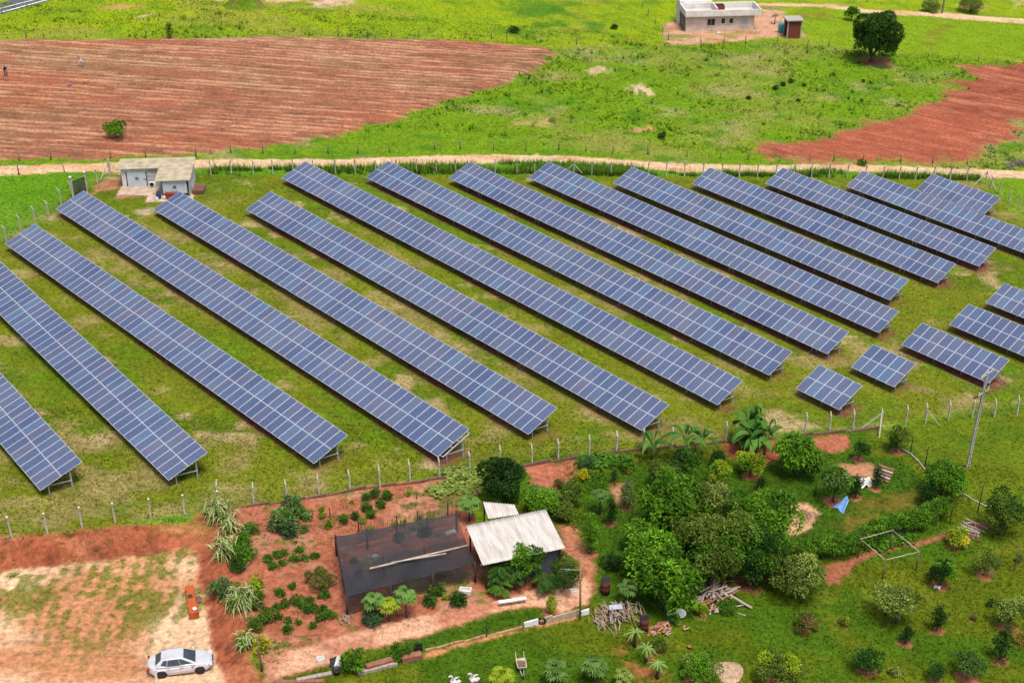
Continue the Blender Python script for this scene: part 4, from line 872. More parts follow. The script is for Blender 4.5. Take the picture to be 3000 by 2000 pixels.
# ------------------------------------------------------------------ utility poles
def utility_pole():
    p = at((2834, 1371)); t = (2893, 1092)
    root = empty("utility_pole", p, 0, "tall concrete utility pole with two crossarms leaning over the right hand solar table", "utility pole")
    # height from the top mark
    x, y = p.x, p.y; hgt = 8.6
    lean = at(t, hgt) - p
    for h in np.arange(6, 12, .05):
        q = at(t, h); 
        if (q - p).xy.length < (lean.xy.length): lean = q - p; hgt = h
    H_ = lean.length; top = lean; sx = MB(); zz = top.normalized(); X_ = Vector((1, .25, 0)); X_ = (X_ - zz * X_.dot(zz)).normalized(); Y_ = zz.cross(X_)
    for s_ in (-1, 1):
        sx.bm.verts.ensure_lookup_table()
        a0 = X_ * s_ * .15; a1 = X_ * s_ * .09; sx.bar(a0 * .75, top + a1 * .75, .07, .19, up=Y_)
    for k in range(9):
        f = .06 + k * .11; sx.bar(top * f + X_ * (-.09 + .04 * f), top * f + X_ * (.09 - .04 * f), .12, .16, up=zz)
    sx.bar(top * .02, top * .99, .16 , .05, up=Y_)
    sx.build("pole", POSTCON, root)
    ar = Vector((.72, .69, 0)); m = MB(); m.bar(top * .985 - ar * 1.1, top * .985 + ar * 1.1, .12, .12); m.build("crossarm", CONCRETE, root)
    m = MB(); m.bar(top * .80 - ar * .9 + Y_ * 0, top * .80 + ar * 1.0, .1, .1); m.build("crossarm", CONCRETE, root)
    for k, f in ((-.95, .985), (0.1, .985), (.95, .985), (-.7, .8), (.85, .8)):
        m = MB(); m.lathe([(.03, 0), (.06, .05), (.03, .1), (.06, .15), (.02, .22)], 8, top * f + ar * k + Vector((0, 0, .05))); m.build("insulator", WHITEPAINT, root)
    RUST = mat("rusty_steel", (.22, .07, .03), (.12, .04, .02), .8, 8)
    m = MB(); m.tube([top * .8 - ar * 1.0, top * .83 - ar * 1.3, top * .8 - ar * 1.55], .1, 8); m.build("bracket", RUST, root)
    for k in range(2):
        m = MB(); m.tube([top * .82 + ar * (.5 - .9 * k), top * .7 + ar * (.35 - .5 * k), top * .6], .02, 5); m.build("cable", BLACK, root)
    for i_, (k, f) in enumerate(((-.95, .99), (.1, .99), (.95, .99), (.85, .82))):
        a_ = top * f + ar * k + Vector((0, 0, .2)); e_ = Vector((24, -5 + i_ * 1.0, top.z - 1.6)); m = MB(); pts = []
        for j in range(13): s_ = j / 12; q = a_.lerp(e_, s_); q.z -= 1.1 * 4 * s_ * (1 - s_); pts.append(q)
        m.tube(pts, .014, 4); m.build("power_line", WIRE, root)
    print("pole", hgt, lean)
utility_pole()
p = at(k3(1786, 95)); root = empty("utility_pole", p, 0, "pale slender utility pole cut off by the top edge of the photo", "utility pole")
m = MB(); m.tube([(0, 0, -.3), (.25, .1, 10)], [.22, .14], 10); m.build("pole", CONCRETE, root); m = MB(); m.bar((-.9, .1, 9.3), (1.2, .1, 9.3), .12); m.build("crossarm", CONCRETE, root)

# ------------------------------------------------------------------ plants
class Leaves:
    """many leaf faces, coloured one by one"""
    def __init__(s): s.V = []; s.F = []; s.K = []; s.n = 0
    def cards(s, P, Dr, Nn, L, W, col, fold=0.25):
        """P base, Dr direction along the leaf, Nn face normal, L length, W width; two triangles-pairs folded on the midrib"""
        n = len(P); Dr = Dr / (np.linalg.norm(Dr, axis=1)[:, None] + 1e-9); S = np.cross(Dr, Nn); S /= np.linalg.norm(S, axis=1)[:, None] + 1e-9; U = np.cross(S, Dr)
        L = np.broadcast_to(L, n)[:, None]; W = np.broadcast_to(W, n)[:, None]
        a = P; b = P + Dr * L * .45 + S * W * .5 + U * W * fold; c = P + Dr * L - U * L * .12; d = P + Dr * L * .45 - S * W * .5 + U * W * fold
        v = np.stack([a, b, c, d], 1).reshape(-1, 3); f = (np.arange(n) * 4)[:, None] + np.array([0, 1, 2, 3])[None] + s.n
        s.V.append(v); s.F.append(f); s.K.append(np.repeat(col, 4, 0)); s.n += len(v)
    def strip(s, pts, wid, up, col):
        """a ribbon leaf along pts"""
        pts = np.array(pts); n = len(pts); t = np.gradient(pts, axis=0); t /= np.linalg.norm(t, axis=1)[:, None]; sd = np.cross(t, np.broadcast_to(up, t.shape)); sd /= np.linalg.norm(sd, axis=1)[:, None] + 1e-9
        u = np.cross(sd, t); w_ = np.asarray(wid)[:, None] / 2
        v = np.stack([pts - sd * w_ + u * w_ * .35, pts, pts + sd * w_ + u * w_ * .35], 1).reshape(-1, 3); f = []
        for i in range(n - 1):
            b = 3 * i; f += [(b, b + 1, b + 4, b + 3), (b + 1, b + 2, b + 5, b + 4)]
        s.V.append(v); s.F.append(np.array(f) + s.n); s.K.append(np.tile(col, (len(v), 1))); s.n += len(v)
    def build(s, name, parent=None, m=None, loc=None):
        me = np_mesh(name, np.concatenate(s.V), np.concatenate(s.F), m or LEAF, col=np.clip(np.concatenate(s.K), .003, .8)); return link(name, me, parent, loc)
def rdir(n, up=0.0):
    v = rng.normal(0, 1, (n, 3)); v[:, 2] += up; return v / np.linalg.norm(v, axis=1)[:, None]
COLS = {'bright': ((.06, .17, .006), (.145, .29, .018)), 'green': ((.035, .105, .006), (.09, .195, .014)), 'dark': ((.02, .065, .009), (.045, .11, .014)), 'deep': ((.012, .042, .007), (.032, .078, .012)),
        'olive': ((.07, .115, .014), (.135, .19, .025)), 'pale': ((.14, .20, .035), (.24, .30, .06)), 'lime': ((.17, .26, .01), (.27, .34, .02)), 'yellow': ((.34, .31, .01), (.48, .40, .02)), 'teal': ((.06, .135, .022), (.125, .21, .046)),
        'blue': ((.032, .085, .028), (.075, .145, .05)), 'brown': ((.12, .11, .03), (.19, .14, .04)), 'grey': ((.09, .13, .04), (.16, .19, .075)), 'cane': ((.24, .28, .10), (.38, .40, .17)), 'papaya': ((.09, .20, .035), (.16, .28, .06)), 'banana': ((.032, .105, .012), (.085, .185, .026)), 'rust': ((.27, .17, .02), (.32, .22, .03))}
def leafcol(n, key, rnd=.25):
    a, b = COLS[key]; t = rng.random((n, 1)); return (np.array(a) * (1 - t) + np.array(b) * t) * rng.uniform(1 - rnd, 1 + rnd, (n, 1))
def crown(Lv, c, rx, rz, key, leaf, dens=1.0, droop=0.0, clump=0.42, key2=None, gaps=0.25, flat=0.0):
    """leaf clumps spread through an uneven ellipsoid"""
    clump *= .74
    nc = int(np.clip(17 * (.42 * .74 / clump) ** 2 * min(1.6, .7 + rx * .25), 7, 60))
    ki = np.arange(nc) + .5; zf_ = 1 - 1.75 * ki / nc; an_ = ki * 2.39996 + rng.uniform(0, 6.28); d = np.stack([np.cos(an_) * np.sqrt(1 - zf_ ** 2), np.sin(an_) * np.sqrt(1 - zf_ ** 2), zf_], 1) + rng.normal(0, .22, (nc, 3)); d /= np.linalg.norm(d, axis=1)[:, None]
    rad = rng.uniform(.55, 1.08, nc) * rng.uniform(1 - gaps * .8, 1 + gaps * .35, nc)
    cc = np.array(c) + d * rad[:, None] * np.array([rx, rx, rz]) * .82
    cr = rx * clump * rng.uniform(.6, 1.25, nc)
    area = 4 * math.pi * rx * rx * (.5 + .5 * rz / rx); n = int(np.clip(area * 2.0 * dens / (leaf * leaf * .42), 60, 16000)); per = cr ** 2 / (cr ** 2).sum()
    idx = rng.choice(nc, n, p=per); u = rdir(n, .45); r = cr[idx] * rng.uniform(.45, 1.0, n) ** .4
    P = cc[idx] + u * r[:, None] * np.array([1, 1, min(1, .55 + .45 * rz / rx)])
    Dr = u * .7 + rdir(n) * .8; Dr[:, 2] -= droop
    Nn = u * .5 + rdir(n) * .5 + np.array([0, 0, .7])
    tone = rng.uniform(.7, 1.3, nc)[idx][:, None] * (.7 + .6 * rng.random((n, 1)))
    col = leafcol(n, key)
    if key2: m = rng.random(nc)[idx] < .35; col[m] = leafcol(m.sum(), key2)
    Lv.cards(P, Dr, Nn, leaf * rng.uniform(.7, 1.35, n), leaf * rng.uniform(.35, .6, n), col * tone)
def trunk(root, h, r, top, spread, n=5, lean=(0, 0), m=None, seed=0):
    b = MB(); tp = Vector((lean[0], lean[1], h)); b.tube([(0, 0, -.25), (lean[0] * .4 + .02, lean[1] * .4, h * .5), tp], [r * 1.3, r, r * .8], 8)
    for k in range(n):
        a = 6.283 * k / n + random.uniform(-.4, .4); e = tp + Vector((math.cos(a) * spread, math.sin(a) * spread, top * random.uniform(.5, 1))); q = tp.lerp(e, .5) + Vector((0, 0, top * .12))
        b.tube([tp - Vector((0, 0, r)), q, e], [r * .6, r * .4, r * .15], 5)
    return b.build("trunk", m or BARK, root)
def ground_under(p, h):       # point below a mark h metres up
    q = at(p, h); return Vector((q.x, q.y, gz(q.x, q.y)))
def tree(p, wpx, label, key='green', th=.8, asp=.9, leaf=None, dens=1.0, name="tree", cat="tree", group=None, droop=0.0, key2=None, gaps=.25, clump=.42, lean=(0, 0), soil=None, tr=None, nb=5):
    """p: mark of the crown's middle, wpx its width in photograph pixels, th the clear trunk"""
    rx = wpx * mpp(p) / 2; rz = rx * asp; hc = th + rz * .9
    b = ground_under(p, hc); root = empty(name, b, random.uniform(0, 6.28), label, cat, group)
    rx *= 1.08; leaf = leaf or min(.30, max(.09, rx * .13)); Lv = Leaves(); crown(Lv, (lean[0], lean[1], hc), rx, rz, key, leaf, dens, droop, clump, key2, gaps)
    Lv.build("crown" if cat == 'tree' else "foliage", root); trunk(root, th, tr or max(.03, rx * .055), rz * 1.1, rx * .65, nb, lean)
    if soil is None and cat in ('tree', 'bush') and b.x > 8 and b.y < 110 and rx < 1.9 and name != 'scrub_bush': soil = min(1.0, rx * .62)
    if soil: TREES_SOIL.append((b.x, b.y, soil, SOILR))
    return root
TREES_SOIL_LATE = []
SOILR = (0.27, 0.10, 0.05)
def bush(p, wpx, label, key='green', asp=.75, leaf=None, name="bush", cat="bush", group=None, dens=1.0, key2=None, gaps=.3, clump=.45, th=None):
    rx = wpx * mpp(p) / 2; return tree(p, wpx, label, key, rx * .12 if th is None else th, asp, leaf, dens, name, cat, group, 0.1, key2, gaps, clump)
def column(p, wpx, hpx, label, key='dark', name="sapling", th=.3, leaf=None, group=None, dens=1.0, key2=None):
    """an upright young tree; p mark of its middle"""
    s = mpp(p); rx = wpx * s / 2; hh = hpx * s / .80; b = ground_under(p, hh / 2); root = empty(name, b, 0, label, "sapling", group); Lv = Leaves(); n = 5; leaf = leaf or max(.1, rx * .3)
    for k in range(n):
        t = (k + .5) / n; r = rx * (.65 + .5 * math.sin(math.pi * min(1, t * 1.15))) * random.uniform(.8, 1.1); crown(Lv, (random.uniform(-.15, .15) * rx, random.uniform(-.15, .15) * rx, th + (hh - th) * t), r, (hh - th) / n * .8, key, leaf, .45 * dens, 0, .6, key2)
    TREES_SOIL.append((b.x, b.y, max(.55, rx * 1.0), SOILR))
    Lv.build("foliage", root); trunk(root, hh * .7, max(.025, rx * .07), hh * .2, rx * .5, 3); return root
def papaya(p, wpx, label, h=2.0, key='papaya', name="papaya_tree", nl=13):
    r = wpx * mpp(p) / 2; b = ground_under(p, h); root = empty(name, b, random.uniform(0, 6), label, "papaya tree", None); m = MB(); m.tube([(0, 0, -.2), (.04, .02, h * .5), (0, 0, h)], [.09, .075, .05], 8)
    m.build("trunk", BARK, root); Lv = Leaves()
    for k in range(nl):
        a = 6.283 * k / nl * 2.4 + random.uniform(-.3, .3); el = random.uniform(-.25, 1.25); pl = r * random.uniform(.45, .62); d = np.array([math.cos(a) * math.cos(el * .9), math.sin(a) * math.cos(el * .9), math.sin(el * .9)])
        e = np.array([0, 0, h]) + d * pl; Lv.strip([np.array([0, 0, h]), np.array([0, 0, h]) + d * pl * .5, e], [.03, .03, .02], (0, 0, 1), leafcol(1, 'pale')[0])
        nf = 9; an = np.linspace(-2.3, 2.3, nf); side = np.cross(d, [0, 0, 1]); side /= np.linalg.norm(side) + 1e-6; fw = np.array([d[0], d[1], 0]); fw /= np.linalg.norm(fw) + 1e-6
        Dr = np.cos(an)[:, None] * fw + np.sin(an)[:, None] * side; Dr[:, 2] -= random.uniform(.05, .7); ln = r * .55 * (1 - .1 * np.abs(an)); col = leafcol(1, key, .12)
        Lv.cards(np.tile(e, (nf, 1)), Dr, np.tile([0, 0, 1.0], (nf, 1)), ln * rng.uniform(.75, 1.1, nf), ln * .34, np.tile(col, (nf, 1)) * rng.uniform(.85, 1.15, (nf, 1)), .12)
    Lv.build("crown", root); return root
def banana(p, wpx, label, h=2.2, nl=8, stems=1, name="banana_plant", spread=.5, group=None):
    r = wpx * mpp(p) / 2 * 1.3; h *= 1.25; b = ground_under(p, h * .95); root = empty(name, b, 0, label, "banana plant", group); Lv = Leaves(); STEM = mats('banana_stem')
    for sidx in range(stems):
        a0 = random.uniform(0, 6.28); o = np.array([math.cos(a0), math.sin(a0), 0]) * (spread * (sidx > 0) * random.uniform(.5, 1)); hh = h * random.uniform(.75, 1.05) if stems > 1 else h; o[2] = 0
        m = MB(); m.tube([(o[0], o[1], -.2), (o[0] * 1.05, o[1] * 1.05, hh * .5), (o[0] * 1.1, o[1] * 1.1, hh)], [.14, .11, .06], 8); m.build("stem", STEM, root)
        for k in range(nl):
            a = 6.283 * k / nl + random.uniform(-.35, .35); L_ = r * random.uniform(.85, 1.2) * (1 if stems == 1 else .62); rise = random.uniform(.7, 1.9) if k else 2.6; pts = []
            for t in np.linspace(0, 1, 9): pts.append(np.array([o[0] * 1.1 + math.cos(a) * L_ * t * (1 if k else .3), o[1] * 1.1 + math.sin(a) * L_ * t * (1 if k else .3), hh * .8 + L_ * (rise * t - (rise * .75 + .25) * t * t)]))
            wd = np.array([.05, .12, .36, .50, .54, .50, .40, .24, .03]) * (.6 + r * .2); Lv.strip(pts, wd, (0, 0, 1), leafcol(1, 'banana')[0])
    Lv.build("leaves", root); return root
def fronds(p, wpx, label, h=1.6, nf=14, name="palm", cat="palm", key='green', stem=True):
    r = wpx * mpp(p) / 2; b = ground_under(p, h * .8); root = empty(name, b, 0, label, cat); Lv = Leaves()
    for k in range(nf):
        a = 6.283 * k / nf + random.uniform(-.3, .3); rise = random.uniform(.5, 1.5); L_ = r * random.uniform(.8, 1.1); z0 = h * random.uniform(.5, 1); pts = np.array([[math.cos(a) * L_ * t, math.sin(a) * L_ * t, z0 + L_ * (rise * t - (rise + .35) * t * t * .8)] for t in np.linspace(0, 1, 22)])
        Lv.strip(pts[::3], np.full(len(pts[::3]), .03), (0, 0, 1), leafcol(1, 'olive')[0])
        t_ = np.gradient(pts, axis=0); t_ /= np.linalg.norm(t_, axis=1)[:, None]; sd = np.cross(t_, [0, 0, 1.0]); sd /= np.linalg.norm(sd, axis=1)[:, None]
        ln = L_ * .42 * np.sin(np.linspace(.35, 3.0, 22))
        for sgn in (-1, 1):
            Dr = sd * sgn + t_ * .7; Dr[:, 2] -= .25; Lv.cards(pts, Dr, np.tile([0, 0, 1.0], (22, 1)), ln, .075, leafcol(22, key, .3), .1)
    Lv.build("fronds", root); m = MB()
    for k in range(3): m.tube([(random.uniform(-.2, .2), random.uniform(-.2, .2), -.2), (0, 0, h)], [.07, .05], 6)
    m.build("trunk", BARK, root); return root
def cane(p, wpx, label, key='cane', h=1.5, nb=90, name="cane_clump", cat="cane clump", width=.09, group=None):
    r = wpx * mpp(p) / 2 * 1.1; nb = int(nb * 1.3); b = ground_under(p, h * .6); root = empty(name, b, 0, label, cat, group); Lv = Leaves()
    for k in range(nb):
        a = random.uniform(0, 6.28); o = np.array([random.gauss(0, r * .3), random.gauss(0, r * .3), h * random.uniform(.15, .8)]); L_ = r * random.uniform(.6, 1.0); rise = random.uniform(.7, 2.0)
        pts = [o + np.array([math.cos(a) * L_ * t, math.sin(a) * L_ * t, L_ * (rise * t - (rise + .4) * t * t)]) for t in np.linspace(0, 1, 7)]
        Lv.strip(pts, width * np.array([.6, 1, 1, .9, .7, .45, .05]), (0, 0, 1), leafcol(1, key if random.random() < .75 else 'green', .3)[0])
    Lv.build("leaves", root); m = MB()
    for k in range(9): q = (random.gauss(0, r * .28), random.gauss(0, r * .28)); m.tube([(q[0], q[1], -.2), (q[0] * 1.2, q[1] * 1.2, h * .8)], [.03, .02], 5)
    m.build("stems", mats('banana_stem'), root); return root
_MC = {}
def mats(k):
    if k not in _MC: _MC[k] = {'banana_stem': lambda: mat('banana_stem', (.14, .13, .04), (.09, .07, .025), .8, 4), 'cactus': lambda: mat('cactus_green', (.17, .26, .05), (.12, .20, .04), .6, 6)}[k]()
    return _MC[k]
def spiky(p, rpx, label, h=1.3):
    """climbing cactus: pale green arms spilling from the top of a dark post"""
    r = rpx * mpp(p); b = ground_under(p, h); root = empty("climbing_cactus", b, random.uniform(0, 6), label, "cactus"); m = MB(); m.tube([(0, 0, -.3), (0, 0, h)], [.13, .12], 8); m.build("post", DARKWOOD, root)
    for k in range(13):
        a = 6.283 * k / 13 + random.uniform(-.25, .25); L_ = r * random.uniform(.6, 1.1); rise = random.uniform(.2, 1.6); m = MB(); m.tube([Vector((math.cos(a) * L_ * t, math.sin(a) * L_ * t, h + L_ * (rise * t - (rise * .9 + .25) * t * t))) for t in (0, .25, .5, .75, 1)], [.03, .05, .055, .05, .02], 5); m.build("arm", mats('cactus'), root)
    return root

# big tree by the far fence and the trees of the fields
tree(k3(1322, 238), 320 / 2.352, "big dark round tree on a ring of bare red soil beyond the right field", 'deep', 1.2, .95, .36, 1.6, gaps=.0, key2='dark', tr=.33, clump=.48)
tree(k1(790, 885), 145 / 2.352, "small bright green tree standing alone in the left ploughed field", 'bright', .7, .62, .3, key2='green', gaps=.2)
tree(k3(1168, 85), 100 / 2.352, "small bushy green tree by the dirt track left of the big dark tree", 'green', .5, .9, .3, gaps=.35)
papaya(k3(640, 112), 60 / 2.352, "thin spindly tree on the dirt between the house and the brick outhouse", 1.6, 'olive', "sapling", 8)
column(k1(1168, 215), 18, 36, "lone sapling standing by the wire fence above the ploughed field", 'olive', leaf=.25)
for (q, wd, lb) in ((k3(640, 605), 40, "dark scrub bush in the middle field, largest of its short line"), (k3(690, 580), 34, "dark scrub bush in the middle of the short line of scrub"), (k3(745, 558), 34, "dark scrub bush at the upper end of the short line of scrub"), (k3(838, 587), 26, "lone dark scrub bush just right of the short line of scrub"), (k3(1042, 515), 22, "small dark scrub bush below the big dark tree's soil ring"), (k3(1245, 560), 22, "small dark scrub bush beneath the big dark tree, farther right"),
        (k3(1232, 695), 20, "dark scrub tuft nearest the right ploughed field"), (k3(798, 692), 26, "dark scrub bush lower in the middle field, left of a paler one"), (k3(450, 675), 30, "dark scrub bush at the lower left end of the line of scrub"), (k2(2205, 935), 52, "dark bushy weed beside the reddish bare patch in the middle field"), (k2(1455, 825), 40, "small grey green weed in the dry patch of the middle field"), (k3(1240, 1120), 60, "low green bush by the road fence at the foot of the right ploughed field"), (k2(1190, 205), 60, "clump of dark weeds on the bright slope above the field end"), (k2(1880, 185), 45, "clump of dark weeds left of the house yard fence"), (k3(1715, 40), 120, "grey green scrub beside the pale pole at the top edge"), (k3(1990, 35), 150, "tall pale green scrub right of the pole at the top edge")):
    bush(q, wd / 2.352 * 1.1, lb, 'dark' if 'dark' in lb else ('green' if 'low green' in lb else 'pale'), .6, .28, "scrub_bush", group="scrub bushes over the fields")

# orchard and garden trees, back to front
tree(c3(665, 620), 330 / 2.412, "dark round tree right behind the lean-to of the garden shed", 'deep', .9, .95, .24, 1.25, key2='dark', gaps=.2)
papaya(c3(420, 780), 200 / 2.412, "papaya tree left of the lean-to with some yellow leaves", 1.8, nl=18)
bush(c3(930, 770), 250 / 2.412, "bright leafy bush between the dark round tree and the white roof", 'bright', .7, .2, key2='green')
bush(c3(990, 720), 130 / 2.412, "pale green bush behind the right end of the white roof", 'pale', .6, .2)
bush(c3(1090, 840), 170 / 2.412, "olive shrub at the back right corner of the white roof", 'olive', .9, .16, gaps=.4)
tree(c3(1150, 700), 170 / 2.412, "olive green small tree below the yellow shrub", 'olive', .7, 1.0, .18, key2='green')
bush(c3(1225, 580), 85 / 2.412, "bright yellow shrub in the garden", 'yellow', 1.1, .16, gaps=.4)
bush(c3(1250, 500), 110 / 2.412, "blue green bush right by the fence above the yellow shrub", 'blue', .8, .18)
bush(c3(1060, 640), 80 / 2.412, "small dark bush on the bare red soil left of the yellow shrub", 'brown', .9, .16)
papaya(c3(1350, 720), 150 / 2.412, "slender tree with pale layered leaves right of the olive tree", 2.0, 'teal', "young_tree", 16)
column(c3(1445, 595), 50 / 2.412, 100 / 2.412, "small grey sapling by the short bare strip near the fence", 'dark')
column(c3(1545, 720), 100 / 2.412, 180 / 2.412, "grey green feathery sapling on its soil ring in the lawn", 'grey', key2='olive')
column(c3(1425, 845), 90 / 2.412, 160 / 2.412, "very dark sapling above a red soil ring, left of the tree group", 'deep')
column(c3(1275, 1000), 110 / 2.412, 260 / 2.412, "tall bright green sapling standing right of the white roof", 'bright', key2='green')
bush(c3(1430, 1190), 130 / 2.412, "dark blue green bush above the rusty barrel", 'deep', .95, .16)
bush(c4(215, 515), 110 / 2.412, "small dark bush on a soil ring left of the lone banana plant", 'dark', .8, .16, key2='bright')
tree(c4(480, 580), 240 / 2.412, "dark olive tree at the back left of the big tree group", 'olive', .5, .8, .2, key2='dark')
tree(c4(625, 480), 190 / 2.412, "dark leafy tree directly below the tall banana plants", 'dark', .8, 1.0, .22, key2='green')
tree(c4(855, 460), 110 / 2.412, "deep green small tree half hidden beside the red soil under the bananas", 'deep', .5, .9, .2)
tree(c4(865, 555), 170 / 2.412, "lime green young tree on a soil ring below the bananas", 'lime', .6, .85, .2, key2='bright', gaps=.35)
tree(c4(1090, 490), 190 / 2.412, "round lime green tree with light leaf tips beneath the banana cluster", 'lime', .7, .72, .22, 1.2, key2='green', gaps=.15)
column(c4(1160, 650), 80 / 2.412, 100 / 2.412, "little dark sapling below the round lime green tree", 'deep')
tree(c4(1425, 425), 310 / 2.412, "drooping bright green mango tree right of the banana cluster", 'bright', .9, .85, .34, 1.2, droop=.9, key2='green', gaps=.15)
tree(c5(240, 490), 230 / 2.412, "small tree with hanging grey green leaves above the blue tarp", 'teal', 1.4, .75, .28, droop=.8, key2='green')
column(c5(385, 545), 80 / 2.412, 150 / 2.412, "dark cone shaped sapling beside the white sacks", 'deep')
column(c5(530, 480), 75 / 2.412, 150 / 2.412, "dark cone shaped sapling in front of the plank stack", 'deep')
tree(c5(400, 265), 130 / 2.412, "small dark tree with a leaning bare trunk above the plank stack", 'dark', 1.0, .45, .2, lean=(.3, .1))
tree(c5(680, 200), 160 / 2.412, "mottled bush tree at the corner of the garden fence by the braced post", 'olive', .6, .95, .18, key2='dark')
tree(c5(1010, 475), 320 / 2.412, "broad bright green tree left of the utility pole foot", 'green', 1.0, .62, .24, 1.1, key2='bright', gaps=.35)
tree(c5(890, 585), 130 / 2.412, "dark round tree just below the broad bright tree near the pole", 'deep', .6, .95, .2)
bush(c5(700, 840), 0 + 90 / 2.412, "small grey green bush on the vine row right of the frame", 'grey', .7, .16)
bush(c5(1085, 900), 180 / 2.412, "yellow green bushy shrub at the end of the dirt strip", 'lime', .75, .18, key2='yellow', gaps=.4)
tree(c5(1430, 720), 300 / 2.412, "large sparse dark tree at the right edge beside the grass slope", 'olive', .9, .9, .22, .75, key2='dark', gaps=.45)
tree(c5(1000, 1140), 195 / 2.412, "dense dark round tree with a white bag at its foot", 'deep', .6, .82, .2, 1.2, key2='bright', gaps=.12)
tree(c5(1300, 1080), 200 / 2.412, "thin sparse small tree right of the dense dark round tree", 'olive', .5, .75, .18, .5, gaps=.5)
tree(c5(690, 1350), 360 / 2.412, "wide sparse pale green tree on the lawn below the wooden frame", 'pale', 1.2, .55, .2, .55, key2='olive', gaps=.5)
tree(c5(1480, 1420), 220 / 2.412, "wide pale leafy tree cut by the right edge", 'pale', .8, .85, .22, .8, key2='olive', gaps=.4)
# the dense group in the middle
tree(c4(520, 780), 456 / 2.412, "upper left bright tree of the dense tree group", 'green', .7, .95, .36, 1.2, key2='bright')
tree(c4(810, 770), 360 / 2.412, "pale olive tree at the top of the dense tree group", 'olive', .6, .95, .26, 1.0, key2='pale', gaps=.3)
tree(c4(1160, 930), 444 / 2.412, "right hand bright tree of the dense tree group", 'bright', .7, .98, .34, 1.2, key2='green')
tree(c4(830, 1090), 516 / 2.412, "dark olive tree in the heart of the dense tree group", 'olive', .7, .95, .28, 1.15, key2='green')
tree(c4(390, 1130), 396 / 2.412, "bright green tree at the left of the dense tree group", 'bright', .8, 1.0, .36, 1.15, key2='green')
tree(c4(500, 1310), 455 / 2.412, "tall glossy tree at the front of the dense tree group above the wood piles", 'bright', .6, 1.1, .38, .95, key2='green', gaps=.35, clump=.36)
tree(c4(1130, 1160), 408 / 2.412, "lower right dark tree of the dense tree group", 'dark', .5, .85, .28, 1.1, key2='green')
tree(c4(640, 1010), 330 / 2.412, "shaded tree filling the gap in the middle of the dense tree group", 'green', .5, .9, .3, 1.0, key2='olive')
tree(c4(1010, 1190), 230 / 2.412, "darkest low tree at the front right of the dense tree group", 'dark', .4, .8, .28, 1.0, key2='green')
tree(c4(300, 1010), 230 / 2.412, "small bright tree at the far left flank of the dense tree group", 'bright', .5, 1.0, .3, 1.0, key2='green')
column(c4(1262, 800), 95 / 2.412, 130 / 2.412, "dark sapling behind the right hand tree near the straw circle", 'deep')
papaya(c4(995, 790), 65 / 2.412, "tiny palm like seedling on the lawn above the tree group", .9, 'dark', "seedling", 8)
tree(c4(1420, 1270), 370 / 2.412, "citrus tree right of the dense tree group with yellowish leaves", 'olive', .8, .8, .24, 1.1, key2='pale', gaps=.3)
papaya(c4(220, 1370), 180 / 2.412, "papaya tree right of the rusty barrel", 1.6, 'teal', nl=16)
# bananas
banana(c4(395, 370), 220 / 2.412, "lone small banana plant at the left of the banana row", 1.3, 8)
banana(c4(625, 300), 230 / 2.412, "tallest banana plant with one upright leaf", 2.4, 8)
banana(c4(745, 320), 200 / 2.412, "banana plant with drooping leaves just right of the tallest one", 1.9, 9)
banana(c4(1110, 250), 390 / 2.412, "dense cluster of many banana stems right of the single banana plants", 2.0, 7, 7, spread=1.5)
banana(c4(1020, 330), 150 / 2.412, "small banana plant at the front left of the dense banana cluster", 1.0, 8)
# garden by the net
bush(c2(560, 420), 200 / 2.412, "large blue green leafy shrub by the garden fence", 'teal', .8, .26, key2='blue', gaps=.35)
bush(c2(630, 320), 160 / 2.412, "blue green shrub growing against the fence behind the large one", 'teal', .7, .26, key2='blue')
bush(c2(710, 380), 95 / 2.412, "small blue green shrub at the right side of the large one", 'teal', .6, .24)
bush(c2(600, 490), 120 / 2.412, "blue green shrub at the front foot of the large one", 'blue', .6, .24)
bush(c2(700, 480), 70 / 2.412, "little pale blue green plant right in front of the large shrub", 'teal', .6, .18)
bush(c2(325, 480), 110 / 2.412, "grey green low bush on the soil near the upper cane clump", 'green', .6, .18, key2='teal')
bush(c2(260, 560), 120 / 2.412, "green bush between the two upper cane clumps", 'green', .7, .2)
bush(c2(268, 660), 150 / 2.412, "bright green bush beside the second cane clump", 'green', .8, .2, key2='bright')
bush(c2(120, 905), 180 / 2.412, "dark teal leafy bush spreading on the red bank", 'blue', .55, .24, key2='teal')
bush(c2(360, 880), 130 / 2.412, "yellowing bush beside the third cane clump", 'lime', .7, .2, key2='rust')
bush(c2(350, 980), 150 / 2.412, "olive green bush below the yellowing bush", 'green', .8, .18, key2='olive')
bush(c2(440, 1080), 130 / 2.412, "loose olive green bush at the lower left of the garden", 'olive', .9, .16, key2='green', gaps=.45)
bush(c2(350, 1150), 110 / 2.412, "thin olive bush above the lowest cane clump", 'olive', .9, .16, gaps=.5)
bush(c2(395, 1300), 130 / 2.412, "yellow leaved shrub beside the leaning wooden post", 'yellow', .8, .2, key2='lime', gaps=.4)
bush(c2(225, 740), 110 / 2.412, "shaded dark bush below the bright green bush on the bank", 'dark', .7, .18)
bush(c2(810, 830), 200 / 2.412, "brownish flowering bush left of the black net", 'brown', .7, .14, key2='olive', gaps=.45)
cane(c2(95, 330), 220 / 2.412, "large pale variegated cane clump at the top corner of the red bank", h=1.7, nb=150)
cane(c2(135, 600), 200 / 2.412, "pale variegated cane clump, second down the edge of the red bank", h=1.6, nb=130)
cane(c2(245, 960), 220 / 2.412, "broad pale variegated cane clump, third down the edge of the bank", h=1.7, nb=150)
cane(c2(285, 1260), 150 / 2.412, "lowest pale cane clump next to the yellow leaved shrub", h=1.2, nb=90)
cane(c2(170, 440), 150 / 2.412, "green tinged cane clump squeezed between the two upper clumps", h=1.3, nb=90)
